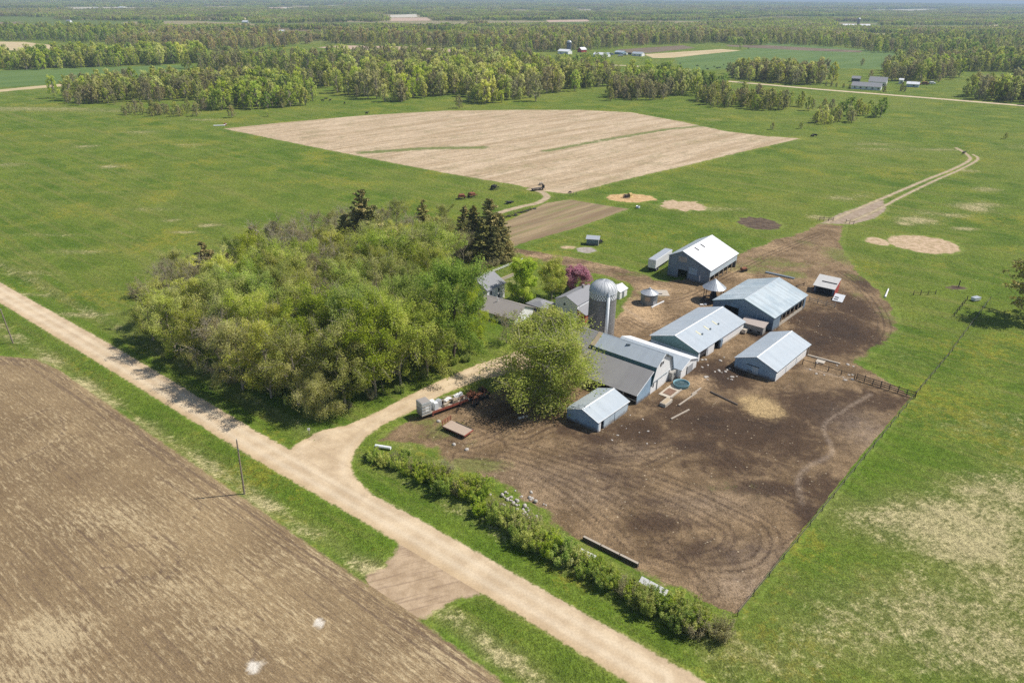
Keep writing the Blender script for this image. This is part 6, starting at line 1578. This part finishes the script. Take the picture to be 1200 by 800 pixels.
junk("grey_cabinet", 1.15, 0, 2.2, 2.3, 2.7, paint("grey_steel_cabinet", (.44, .45, .44), .6, .1, .35, (.25, .2, .15)), "big grey cabinet standing at the driveway end of the junk wagon", "cabinet", 0, .5 if 0 else 1.16, fdoors)
def frig(b, l, w, h): panel("door", WHITE_CLEAN, b, "x", -l / 2, -w / 2 + .05, w / 2 - .05, .1, h - .1, .05); MB().box(-l / 2 - .09, -l / 2 - .05, -w / 2 + .12, -w / 2 + .18, h * .4, h * .7).build("handle", GALV, b)
junk("refrigerator", 3.35, .45, .9, .95, 1.75, WHITE_CLEAN, "upright white refrigerator next to the grey cabinet on the wagon", "refrigerator", .1, 1.16, frig)
junk("refrigerator", 3.6, -.6, .85, .85, 1.7, WHITE_CLEAN, "white refrigerator on the wagon's near side", "refrigerator", -.1, 1.16, frig)
junk("refrigerator", 4.7, .1, 1.0, 1.0, 1.6, GALV, "grey topped refrigerator in the middle of the wagon load", "refrigerator", .15, 1.16, frig)
def lidd(b, l, w, h): MB().box(-l / 2 - .03, l / 2 + .03, -w / 2 - .03, w / 2 + .03, h + .002, h + .08).build("lid", WHITE, b)
junk("chest_freezer", 6.9, .1, 1.7, .9, .95, TAN_WOOD, "tan white lidded chest freezer on the wagon load", "freezer", .35, 1.16, lidd)
def slats(b, l, w, h):
    for k in range(4): MB().box(-l / 2 - .04, l / 2 + .04, -w / 2 - .03, -w / 2 - .002, .08 + k * h / 4.2, .08 + k * h / 4.2 + .12).build("slat", TAN_WOOD, b)
junk("wooden_crate", 5.9, -.75, 1.0, .6, .7, WOOD, "weathered wooden crate low on the wagon's near edge", "crate", .1, 1.16, slats)
junk("wooden_crate", 8.3, -.5, 1.1, .8, .8, TAN_WOOD, "tan wooden crate behind the stakes on the wagon", "crate", -.2, 1.16, slats)
junk("wooden_crate", 5.8, .8, 1.1, .6, .9, WOOD_D, "dark crate on the wagon's driveway side", "crate", .3, 1.16, slats)
junk("white_tank", 9.6, .3, 2.2, .6, .6, WHITE, "long white tub lying across the far end of the wagon load", "tub", .12, 1.7, lidd); junk("scrap_box", 9.6, .3, 1.6, 1.2, .52, BLACKM, "black scrap box under the white tub", "scrap", 0, 1.16, slats)
for k in range(7):
    r = random.Random(40 + k); mb = MB(); z = 1.55 + .12 * k
    mb.box(-1.3 - .2 * r.random(), 1.3, -.09, .09, 0, .1, Matrix.Rotation(r.uniform(-.12, .12), 4, "Y")); o = mb.build("plank", WOOD if k % 2 else TAN_WOOD); p = on_wagon(7.6 + r.uniform(-.8, .8), r.uniform(-.8, .9)); o.location = (p[0], p[1], z); o.rotation_euler = (0, 0, R_(37) + r.uniform(-.5, .5)); tag(o, "loose plank thrown on top of the wagon load", "plank", "planks on the wagon load")
# scrap steel behind the wagon, under the willow
for k in range(10):
    r = random.Random(70 + k); x, y = G(556 + r.uniform(-8, 14), 466 + r.uniform(-9, 10)); b = empty("scrap_machine", x, y, 0, r.uniform(0, 6))
    MB().box(-.9, .9, -.5, .5, .35, .8).build("frame", RUST if k % 2 else BLACKM, b, bevel=.06)
    for q in range(4): MB().tube((r.uniform(-.9, .9), r.uniform(-.5, .5), .7), (r.uniform(-1.3, 1.3), r.uniform(-1, 1), r.uniform(1.0, 1.9)), .06, .05, 5).build("bar", RUST, b)
    for xx in (-.7, .7): MB().tube((xx, -.6, .38), (xx, -.45, .38), .38, .38, 12).build("wheel", BLACKM, b)
    tag(b, "rusty scrap machine in the junk heap under the willow's edge", "scrap machine", "scrap machines under the willow")

# ---- low hay wagon
b = empty("hay_wagon", *G(524, 500.5), 0, R_(-36)); 
MB().box(0, 5.6, -1.35, 1.35, .85, 1.0).build("deck", paint("weathered_pinkish_deck", (.42, .325, .25), .9, .15, .3, (.22, .15, .1), 3), b)
mb = MB()
for yy in (-1.3, -.45, .4, 1.25): mb.box(-.1, 0, yy - .05, yy + .05, .85, 2.1)
for z in (1.25, 1.6, 1.98): mb.box(-.13, -.1, -1.35, 1.35, z, z + .13)
mb.build("end_rack", RED_RUST, b)
for yy in (-1.36, 1.36): MB().box(0, 5.6, yy - .03, yy + .03, .72, .86).build("sill", RED_RUST, b)
MB().box(1.2, 5.6, 1.3, 1.42, 1.0, 1.12).build("side_board", WOOD_D, b)
MB().box(5.6, 5.72, -1.35, 1.35, .7, .98).build("tail_board", RED_RUST, b)
for xx in (1.0, 4.5):
    for yy in (-1.1, .85): MB().tube((xx, yy, .4), (xx, yy + .22, .4), .4, .4, 14).build("tyre", RUBBER, b)
tag(b, "flat hay wagon with rusty red end rack on the bare yard", "wagon")
for k, (px, py) in enumerate(((532, 521), (547, 527), (514, 494), (613, 489), (617, 488), (609, 490))):
    r = random.Random(k); mb = MB(); mb.lathe([(.02, -.1), (.4, .0), (.36, .25), (.18, .38), (.02, .42)], 8); o = mb.build("rock", STONE, None, False, .03); x, y = G(px, py); o.location = (x, y, .02); o.rotation_euler = (0, 0, r.uniform(0, 6)); s = r.uniform(.8, 1.3); o.scale = (s, s * .8, s * .8)
    tag(o, "pale stone near the hay wagon" if k < 3 else "pale stone at the willow's foot", "rock", "stones near the hay wagon" if k < 3 else "stones at the willow's foot")

# ---- things on the mud between the barns
b = empty("water_tank", *G(798, 452)); r = 1.7
MB().lathe([(r, 0), (r + .1, .75), (r + .16, .8), (r + .05, .82), (r - .08, .7), (r - .12, .1), (.02, .1)], 28).build("tub", TANK_BLUE, b, True); MB().lathe([(r - .12, .5), (.02, .5)], 24).build("water", WATER_M, b)
tag(b, "round faded blue water tank beside the dairy barn's white gable", "water tank")
b = empty("concrete_trough", *G(779.5, 478), 0, R_(50)); MB().box(0, 3.1, 0, 1.4, 0, .8).build("block", CONC, b, bevel=.06); MB().box(.2, 2.9, .2, 1.2, .802, .84).build("lid", TAN_WOOD, b)
tag(b, "pale block trough standing in the mud before the dairy barn", "trough")
b = empty("barn_apron", *G(771.5, 462), 0.02, R_(50)); MB().box(0, 8.2, -3.1, 0, 0, .12).build("slab", CONC, b); MB().box(0, 4.6, -3.15, -2.95, .12, .5).build("kerb", CONC, b); MB().box(1.0, 3.8, -2.4, -.5, .122, .2).build("dirt_cover", paint("brown_dirt_cover", (.2, .12, .08), .95, .25, .4), b)
tag(b, "broken concrete apron at the foot of the dairy barn's gable", "slab")
for px, py, rz, l, lab in ((806, 468, 47, 7.5, "tan timber lying in the mud right of the block trough"), (816, 459, 47, 4.0, "short tan timber at the end of the longer one"), (848, 467, -50, 7.0, "thin dark timber lying in the mud before the straw"), (797, 486, 40, 6, "pale board half sunk in the mud below the trough")):
    o = MB().box(-l / 2, l / 2, -.16, .16, 0, .26).build("timber", WOOD_D if "dark" in lab else WOOD, None, bevel=.03); x, y = G(px, py); o.location = (x, y, .04); o.rotation_euler = (0, .01, R_(rz)); tag(o, lab, "timber")
for k in range(46):
    r = random.Random(500 + k)
    if k < 22: px, py = r.uniform(822, 866), r.uniform(418, 446); lab, gp = "pale rubble stone in the mud between the long barn and the shed", "rubble between the barns"
    elif k < 34: px, py = r.uniform(945, 1000), r.uniform(425, 446); lab, gp = "pale rubble stone along the board fence", "rubble along the board fence"
    else: px, py = r.uniform(700, 780), r.uniform(480, 520); lab, gp = "pale chip of rubble in the mud right of the small shed", "rubble by the small shed"
    mb = MB(); mb.lathe([(.02, -.1), (.38, .0), (.34, .2), (.16, .32), (.02, .34)], 7); o = mb.build("stone", STONE); x, y = G(px, py); o.location = (x, y, .02); o.rotation_euler = (0, 0, r.uniform(0, 6)); s = r.uniform(.4, 1.1) * (.6 if k >= 34 else 1); o.scale = (s * r.uniform(1, 1.7), s, s * .7); tag(o, lab, "stone", gp)
b = empty("concrete_footing", *G(946, 417), 0.02, R_(-36)); MB().box(0, 7.5, 0, .4, 0, .3).build("kerb", CONC, b); MB().box(2.5, 4.4, -2.2, -.6, 0, .25).build("slab", CONC, b)
tag(b, "pale concrete footing beside the fence at the mud shed's end", "footing")

# ---- fences
def post_rail(a, bb, n, h, rails, name, lab, cat, post=WOOD_D, rail=WOOD_D, pr=.11, rr=.05, skip=()):
    (x0, y0), (x1, y1) = a, bb; L_ = math.hypot(x1 - x0, y1 - y0); b = empty(name, x0, y0, 0, math.atan2(y1 - y0, x1 - x0))
    for k in range(n):
        x = L_ * k / (n - 1); r = random.Random(k); MB().tube((x, 0, -.1), (x + r.uniform(-.08, .08), r.uniform(-.08, .08), h * r.uniform(.9, 1.1)), pr, pr * .9, 6).build("post", post, b)
    for z in rails: MB().box(0, L_, pr + .0, pr + .05, z - rr, z + rr).build("rail", rail, b)
    return tag(b, lab, cat)
post_rail(G(1003, 445), G(1072, 467), 8, 1.7, (.45, .9, 1.4), "board_fence", "dark board fence running from the mud yard to the paddock corner", "fence", rr=.09)
post_rail(G(940, 427), G(1001, 444.5), 5, 1.5, (1.2,), "board_fence", "gappy dark fence with one rail beside the mud shed", "fence", rr=.06)
WIRE = paint("fence_wire", (.13, .11, .09), .5, .1, .2)
post_rail(G(864, 722), G(1070, 467.5), 17, 1.25, (.5, 1.0), "wire_fence", "thin wire fence between the dirt paddock and the green pasture", "fence", WOOD_D, WIRE, .06, .006)
post_rail(G(1072, 465), G(1116, 412), 9, 1.3, (.5, 1.0), "wire_fence", "wire fence going up the pasture from the paddock corner", "fence", WOOD_D, WIRE, .06, .006)
post_rail(G(1116, 411), G(1160, 352), 9, 1.3, (.5, 1.0), "wire_fence", "wire fence going on towards the dark pine", "fence", WOOD_D, WIRE, .06, .006)
post_rail(G(960, 258.5), G(976, 259.5), 4, 1.6, (.6, 1.2), "gate_fence", "dark fence left of the pasture gateway", "fence", rr=.08)
post_rail(G(991, 261.5), G(1000, 263), 3, 1.5, (.9,), "gate_fence", "short dark fence right of the pasture gateway", "fence", rr=.06)
post_rail(G(1070, 346), G(1096, 345), 4, 1.5, (.7,), "pen_fence", "dark pen fence remnants on the grass right of the red shed", "fence", rr=.05)
post_rail(G(1118, 371), G(1133, 352), 6, 1.4, (.8,), "pen_fence", "thin dark fence line below the stock tank in the right pasture", "fence", rr=.04)
post_rail(G(668, 229.5), G(675, 228.5), 3, 1.6, (), "field_posts", "row of three dark posts at the stubble field corner", "posts")
post_rail(G(948, 353), G(978, 361), 4, 1.6, (.5, 1.0), "corral_fence", "grey corral fence below the red shed", "fence", WOOD, WOOD, rr=.09)
post_rail(G(916, 343), G(942, 335), 4, 1.1, (.7,), "corral_fence", "dark low fence between the pole barn and the red shed", "fence", rr=.12)
o = MB().tube((0, 0, .25), (7.5, 0, .3), .28, .2, 9).build("fallen_log", WHITE); x, y = G(1037, 349); o.location = (x, y, 0); o.rotation_euler = (0, 0, R_(58)); tag(o, "bleached log lying on the grass right of the yard", "log")
o = MB().box(0, 9, -.5, .5, 0, .35).build("steel_bunk", GALV_D); x, y = G(897, 319.5); o.location = (x, y, 0.03); o.rotation_euler = (0, 0, R_(-37)); tag(o, "grey blue feed bunk lying behind the pole barn", "feed bunk")
b = empty("brown_implement", *G(871, 318), 0, .5); MB().box(-1, 1, -.6, .6, .5, 1.3).build("body", RUST, b, bevel=.1); MB().tube((-.8, 0, 1.2), (-1.4, 0, 2.0), .15, .2, 8).build("spout", TAN_WOOD, b)
for xx in (-.6, .6): MB().tube((xx, -.7, .5), (xx, -.5, .5), .5, .5, 12).build("wheel", RUBBER, b)
tag(b, "rusty implement standing right of the large barn", "implement")
b = empty("stock_tank", *G(1143, 352), 0, .4); MB().box(-1.2, 1.2, -.7, .7, .2, 1.0).build("tub", WHITE_CLEAN, b, bevel=.08); MB().box(-1.25, 1.25, -.75, .75, 1.0, 1.06).build("lid", GALV, b)
for xx in (-1, .9): MB().box(xx, xx + .12, -.6, .6, 0, .2).build("skid", WOOD_D, b)
tag(b, "white lidded stock tank in the pasture left of the dark pine", "stock tank")
o = MB().tube((0, 0, -.1), (.05, 0, 2.2), .16, .14, 7).build("scratching_post", WOOD_D); x, y = G(1123, 336.5); o.location = (x, y, 0); tag(o, "single thick dark post above its painted shadow left of the stock tank", "post")
sheet("post_shadow", ellipse(1122, 337, 2.6, 1.7, seed=12), .4, .05, M_DARKP, 1, None, "painted shadow patch at the foot of the thick post", "bare ground", "stuff")  # dark ground patch painted as the shadow of the post

# ---- bunker timbers, slabs and stone pile at the hedge
b = empty("timber_retaining_wall", *G(683, 632), 0, 0); ex, ey = G(748, 664.5); sx0, sy0 = G(683, 632); b.rotation_euler = (0, 0, math.atan2(ey - sy0, ex - sx0)); Lq = math.hypot(ex - sx0, ey - sy0)
for k in range(3): MB().box(Lq * k / 3 + .05, Lq * (k + 1) / 3 - .05, -.25, .25, 0, .75).build("timber", WOOD_D, b, bevel=.05); MB().box(Lq * k / 3 + .1, Lq * (k + 1) / 3 - .1, -.2, .2, .752, .8).build("cap", WOOD, b)
tag(b, "long dark timber bunker wall on the paddock side of the hedgerow", "wall")
for px, py, rz, l, lab in ((690, 651, -37, 3.2, "white slab standing in the hedge gap behind the timber wall"), (766, 687, -38, 4.4, "white slab lying in the hedge right of the timber wall")):
    b = empty("white_slab", *G(px, py), 0, R_(rz)); MB().box(-l / 2, l / 2, -.5, .5, .1, .3, Matrix.Rotation(.5, 4, "X")).build("slab", WHITE, b, bevel=.03); MB().box(-l / 2 + .2, l / 2 - .2, -.1, .1, 0, .15).build("bearer", WOOD_D, b); tag(b, lab, "slab")
for k in range(46):
    r = random.Random(300 + k); px, py = r.gauss(606, 13), r.gauss(588, 8); mb = MB(); mb.lathe([(.02, -.15), (.42, 0), (.38, .3), (.2, .48), (.02, .5)], 8); o = mb.build("field_stone", STONE); x, y = G(px, py); s = r.uniform(.35, .8)
    o.location = (x, y, .02 + (.25 * s if k % 4 == 0 else 0)); o.rotation_euler = (r.uniform(-.3, .3), r.uniform(-.3, .3), r.uniform(0, 6)); o.scale = (s * 1.2, s, s); tag(o, "pale field stone in the pile behind the hedgerow", "stone", "field stones piled behind the hedgerow")
o = MB().tube((0, 0, .3), (3.2, 0, .35), .32, .32, 12).build("culvert_pipe", WHITE_CLEAN); x, y = G(440, 524); o.location = (x, y, 0.1); o.rotation_euler = (0, 0, R_(-15)); tag(o, "pale culvert pipe end at the driveway corner of the hedgerow", "pipe")

# ---- poles and marker
def pole(px, py, h, lean, lab, arm=False):
    x, y = G(px, py); b = empty("utility_pole", x, y, tz(x, y)); top = (lean, 0, h)
    MB().tube((0, 0, -.3), top, .17, .11, 10).build("shaft", POLE, b)
    if arm:
        a = MB().tube((lean, 0, h - .4), (lean - 1.0, .4, h - .25), .05, .04, 6).build("arm", GALV, b); MB().tube((lean - 1.0, .4, h - .45), (lean - 1.0, .4, h - .2), .1, .07, 8).build("lamp_head", GALV, a)
    MB().tube((lean, 0, h), (lean, 0, h + .25), .05, .05, 6).build("insulator", GALV, b)
    MB().tube((lean, 0, h - 2.2), (lean + .02, -.16, h - 1.7), .09, .09, 6).build("bracket", GALV_D, b)
    return tag(b, lab, "utility pole")
pole(286.5, 578.5, 11.2, .45, "bare wooden utility pole on the grass verge by the plowed field")
pole(15.5, 402, 9.0, -.35, "utility pole with a short arm at the left edge beside the road", True)
b = empty("roadside_marker", *G(362.5, 508.5), 0, .3); MB().tube((0, 0, 0), (0, 0, 1.3), .05, .05, 6).build("post", WOOD, b); MB().box(-.25, .25, -.03, .03, .9, 1.4).build("plate", WHITE_CLEAN, b)
tag(b, "small white marker plate on a post at the driveway corner", "marker")

# ---- cattle and distant farms
def cow(px, py, rz, lab, group=None, s=1.0):
    m = bpy.data.meshes.get("cow_body")
    if m is None:
        mb = MB()
        prof = [(-1.15, .18, 1.05), (-1.0, .36, 1.05), (-.5, .42, 1.0), (.0, .45, .95), (.5, .42, .98), (.85, .30, 1.08), (1.15, .19, 1.22), (1.4, .17, 1.28), (1.6, .14, 1.18), (1.85, .09, 1.02)]
        n = 10; vs = []; fs = []
        for x, r, z in prof:
            for i in range(n): t = 2 * math.pi * i / n; vs.append((x, r * .8 * math.cos(t), z + r * math.sin(t)))
        for k in range(len(prof) - 1):
            for i in range(n): fs.append((k * n + i, k * n + (i + 1) % n, (k + 1) * n + (i + 1) % n, (k + 1) * n + i))
        fs += [tuple(range(n))[::-1], tuple(range((len(prof) - 1) * n, len(prof) * n))]; mb.add(vs, fs)
        for x, y in ((-.9, .2), (-.9, -.2), (.7, .2), (.7, -.2)): mb.tube((x, y, .85), (x + (.08 if x < 0 else 0), y, .42), .14, .08, 7); mb.tube((x + (.08 if x < 0 else 0), y, .42), (x, y, 0), .08, .07, 7)
        mb.tube((-1.15, 0, 1.2), (-1.3, 0, .6), .04, .03, 5); mb.tube((1.45, .1, 1.38), (1.4, .32, 1.4), .06, .03, 5); mb.tube((1.45, -.1, 1.38), (1.4, -.32, 1.4), .06, .03, 5)
        o = mb.build("cow", COWHIDE, None, True); o.data.name = "cow_body"
    else: o = link_mesh("cow", m)
    x, y = G(px, py); o.location = (x, y, .02); o.rotation_euler = (0, 0, rz); o.scale = (s, s, s)
    return tag(o, lab, "cow", group)
for k, (px, py) in enumerate(((817, 78), (827, 78.5), (829, 82), (837, 79), (840, 81), (843, 80.5), (848, 77), (852, 82), (797, 75.5), (877, 57.5))):
    cow(px, py, k * 1.3, "black cow grazing in the far pasture beyond the far road", "cows in the far pasture", 1.25)
cow(951.5, 160.8, .4, "black cow at the stubble field's right corner, left of two", None, 1.1); cow(955, 160, 2.4, "black cow at the stubble field's right corner, right of two", None, 1.1)
for k, (px, py) in enumerate(((382, 117), (387, 118.5), (404, 122), (378, 119))): cow(px, py, k, "dark cow grazing before the stubble wood", "cows before the stubble wood", 1.1)
cow(430, 134, 1.0, "dark cow alone at the far edge of the stubble field", None, 1.2); cow(1129, 181, .5, "black cow standing at the end of the field track", None, 1.15)
b = empty("fallen_log", *G(258, 148), 0, .2); MB().tube((-4, 0, .4), (3, .4, .45), .4, .3, 8).build("trunk", WHITE, b); MB().tube((2, .3, .5), (4.2, 1.6, 1.2), .25, .08, 6).build("branch", WHITE, b); tag(b, "bleached fallen log at the stubble field's left corner", "log")
b = empty("round_bale", *G(264, 147), 0, .2); MB().tube((-.8, 0, .8), (.8, 0, .8), .8, .8, 14).build("bale", RUST, b, bevel=.08); MB().lathe([(1.2, 0), (.3, .3), (.02, .3)], 10).build("loose_hay", RUST, b); tag(b, "rust brown bale beside the bleached trunk", "bale")

def simple_house(name, px, py, rz, Lh, W, he, hr, wall, roof, lab, cat="house", win=2):
    b = empty(name, *G(px, py), 0, R_(rz)); mb = MB()
    end_wall(mb, 0, [(-W, he), (0, hr), (W, he)]); end_wall(mb, Lh, [(-W, he), (0, hr), (W, he)], inward=-1); side_wall(mb, W, T, Lh - T, 0, he, inward=-1); side_wall(mb, -W, T, Lh - T, 0, he); mb.build("wall", wall, b)
    gable_roof(b, Lh, W, W, he, he, hr, roof, .5, .4)
    for k in range(win): panel("window", GLASS, b, "y", -W, Lh * (k + .6) / win - .8, Lh * (k + .6) / win + .8, 1.0, 2.3)
    if win: panel("door", GALV_D, b, "x", 0, -.6, .6, .05, 2.1)
    return tag(b, lab, cat)
simple_house("bungalow", 998, 103.5, -30, 26, 6, 3.2, 6.2, WHITE, SHINGLE, "long grey roofed bungalow beside the far road", win=5)
simple_house("bungalow_wing", 1018, 99.5, -30, 16, 8, 4, 8, WHITE, SHINGLE, "taller grey roofed building behind the far bungalow", "house", 3)
simple_house("shed", 998, 95.5, -30, 8, 4, 3.5, 5.5, GREENROOF, SHINGLE, "small dark shed behind the far bungalow", "shed", 1)
simple_house("shed", 1062, 101.5, -30, 11, 4, 3.0, 4.8, paint("pale_blue_board", (.4, .5, .55)), ROOF_WHITE, "pale shed right of the far bungalow", "shed", 1)
simple_house("shed", 1053, 98, -30, 4, 3, 4.0, 5.0, WHITE, ROOF_WHITE, "narrow white shed behind the dark evergreens", "shed", 1)
def vehicle(px, py, rz, mat, lab, s=1.0, cat="van"):
    b = empty("parked_vehicle", *G(px, py), 0, R_(rz)); b.scale = (s, s, s); MB().box(-2.4, 2.4, -.95, .95, .45, 1.2).build("body", mat, b, bevel=.15); MB().box(-2.2, 1.0, -.9, .9, 1.2, 2.0).build("cabin", mat, b, bevel=.2); MB().box(-1.9, .85, -.93, .93, 1.35, 1.8).build("glass", GLASS, b)
    for xx in (-1.5, 1.5):
        for yy in (-1.0, .8): MB().tube((xx, yy, .4), (xx, yy + .2, .4), .4, .4, 12).build("wheel", RUBBER, b)
    return tag(b, lab, cat)
vehicle(1075, 100, 10, RED, "red vehicle right of the pale shed beyond the far road", 1.3); vehicle(1092, 99, 15, WHITE_CLEAN, "white vehicle at the right end of the bungalow's yard", 1.4); vehicle(1084, 99.5, 5, RUST, "rusty vehicle between the red and white ones", 1.5)
vehicle(1090, 90.5, 0, WHITE_CLEAN, "white camper before the wood behind the bungalow", 1.4, "camper")
# farm below the rusty wood
gx, gy = G(666.5, 62.5); b = empty("distant_silo", gx, gy); MB().lathe([(3.6, 0), (3.6, 15)], 20).build("barrel", paint("dark_blue_silo", (.10, .115, .15), .4, .1, .1), b, True); MB().lathe([(3.75, 15)] + [(3.75 * math.cos(t), 15 + 3 * math.sin(t)) for t in np.linspace(.1, 1.5, 7)], 20).build("dome", GALV, b, True)
tag(b, "dark silo with pale dome on the distant farm", "silo")
for px, py, rz, l, w, he, hr, wm, rm, lab in ((656, 63, -35, 18, 6, 4, 6.5, WHITE, ROOF_WHITE, "white roofed barn left of the distant silo"), (679, 61.5, 40, 11, 4.5, 4, 7, RED, ROOF_WHITE, "red and white barn right of the distant silo"), (697, 66.5, -35, 14, 5, 3.5, 6, WHITE, ROOF_WHITE, "white house right of the distant silo"), (708, 66.5, -35, 8, 4, 3, 5, WHITE, ROOF_BLUE, "small blue roofed shed between the white houses of the distant farm"),
                                              (722, 63.5, -35, 14, 5, 3, 5, BLUE_WALL, ROOF_BLUE, "blue shed in the middle of the distant farm"), (742, 65.5, -35, 16, 5, 3.4, 5.6, WHITE, ROOF_BLUE, "long blue roofed shed at the right end of the distant farm")):
    simple_house("distant_building", px, py, rz, l, w, he, hr, wm, rm, lab, "farm building", 2)
for k, (px, py) in enumerate(((713, 64.5), (717, 65), (729, 64.5), (733, 65), (737, 64.5), (727, 66.5), (751, 64.8), (754, 65.4))):
    vehicle(px, py, k * 40, [WHITE_CLEAN, GALV_D, TANK_BLUE, WHITE_CLEAN, BLACKM, GALV, WHITE_CLEAN, RED][k], f"{['white','grey','blue','second white','black','silver','tall white','red'][k]} vehicle parked on the distant farm", 1.6)
b = empty("long_white_barn", *G(987, 31.5), 0, R_(-4)); Lq = 85
mb = MB(); mb.box(0, Lq, 0, 14, 0, 4); mb.build("wall", WHITE, b); mb = MB(); slab(mb, -.5, Lq + .5, (-.6, 3.9), (7, 7.5), .3); slab(mb, -.5, Lq + .5, (14.6, 3.9), (7, 7.5), .3); mb.build("roof", ROOF_WHITE, b); tag(b, "very long white roofed barn near the right skyline", "barn")
gx, gy = G(1005, 31.8); b = empty("distant_silo", gx, gy); MB().lathe([(4, 0), (4, 22)], 18).build("barrel", STAVE, b, True); MB().lathe([(4.2, 22), (3, 25), (.1, 26)], 18).build("dome", GALV, b, True); tag(b, "pale silo in front of the very long white barn", "silo")
for k, (px, py, l, he, lab) in enumerate(((110, 11.5, 30, 9, "white farm building near the left skyline"), (140, 10, 40, 8, "long pale building right of the left skyline farm"), (955, 8, 60, 10, "pale building at the skyline right of centre"), (1072, 7.8, 50, 12, "white building at the right skyline"), (75, 2.5, 60, 14, "white building on the far left skyline"), (840, 5.8, 60, 12, "white roofed building on the middle skyline"),
                                          (79, 26.5, 14, 7, "dark roofed house inside the left wood"), (60, 77, 5, 4, "tiny white cabin before the left tree row"), (328, 38, 12, 5, "pale house in the rusty wood"), (285, 27, 22, 6, "white shed in the pale clearing on the left"))):
    simple_house("skyline_building", px, py, -20, l, l * .25, he * .6, he, WHITE, ROOF_WHITE if k != 6 else SHINGLE, lab, "building", 1)

# ================================================================== light, air, camera settings
SUN_EL, SUN_AZ = math.radians(52.5), math.radians(10.0)     # azimuth from +x towards +y
sd = Vector((math.cos(SUN_EL) * math.cos(SUN_AZ), math.cos(SUN_EL) * math.sin(SUN_AZ), math.sin(SUN_EL)))
sun = bpy.data.lights.new("sun", "SUN"); sun.energy = 4.2; sun.angle = math.radians(0.53); sun.color = (1.0, 0.955, 0.88)
so = bpy.data.objects.new("sun", sun); COL.objects.link(so); so.rotation_euler = sd.to_track_quat("Z", "Y").to_euler(); so.location = (200, 60, 300)
w = bpy.data.worlds.new("World"); scene.world = w; w.use_nodes = True
wt = w.node_tree; wt.nodes.clear(); nt = NT(wt)
sky = nt.n("ShaderNodeTexSky", sky_type="NISHITA"); sky.sun_disc = False; sky.sun_elevation = SUN_EL; sky.sun_rotation = math.pi / 2 - SUN_AZ; sky.altitude = 300; sky.air_density = 1.0; sky.dust_density = 1.2
bg = nt.n("ShaderNodeBackground"); bg.inputs[1].default_value = 0.088; nt.l(sky.outputs[0], bg.inputs[0]); wo = nt.n("ShaderNodeOutputWorld"); nt.l(bg.outputs[0], wo.inputs[0])

hz = MB().box(-FAR - 2500, FAR + 2500, -FAR - 2500, FAR + 2500, -2.0, 80.5).build("haze", None)
hm = bpy.data.materials.new("haze_air"); hm.use_nodes = True; ht = hm.node_tree; ht.nodes.clear(); nt = NT(ht)
pv = nt.n("ShaderNodeVolumePrincipled"); pv.inputs["Color"].default_value = (0.60, 0.78, 1.0, 1); pv.inputs["Density"].default_value = HAZE; pv.inputs["Anisotropy"].default_value = 0.0
ho = nt.n("ShaderNodeOutputMaterial"); nt.l(pv.outputs[0], ho.inputs["Volume"]); hz.data.materials.clear(); hz.data.materials.append(hm)
tag(hz, "thin blue haze lying over the whole plain", "haze", kind="stuff")

scene.view_settings.view_transform = "Standard"; scene.view_settings.look = "None"; scene.view_settings.exposure = EXPO; scene.view_settings.gamma = 1.0; scene.view_settings.use_curve_mapping = False
scene.render.engine = "CYCLES"
c = scene.cycles; c.max_bounces = 8; c.diffuse_bounces = 4; c.glossy_bounces = 2; c.transmission_bounces = 4; c.volume_bounces = 0; c.transparent_max_bounces = 4; c.caustics_reflective = False; c.caustics_refractive = False
c.use_adaptive_sampling = True; c.adaptive_threshold = 0.02; c.use_denoising = False
scene.render.film_transparent = False
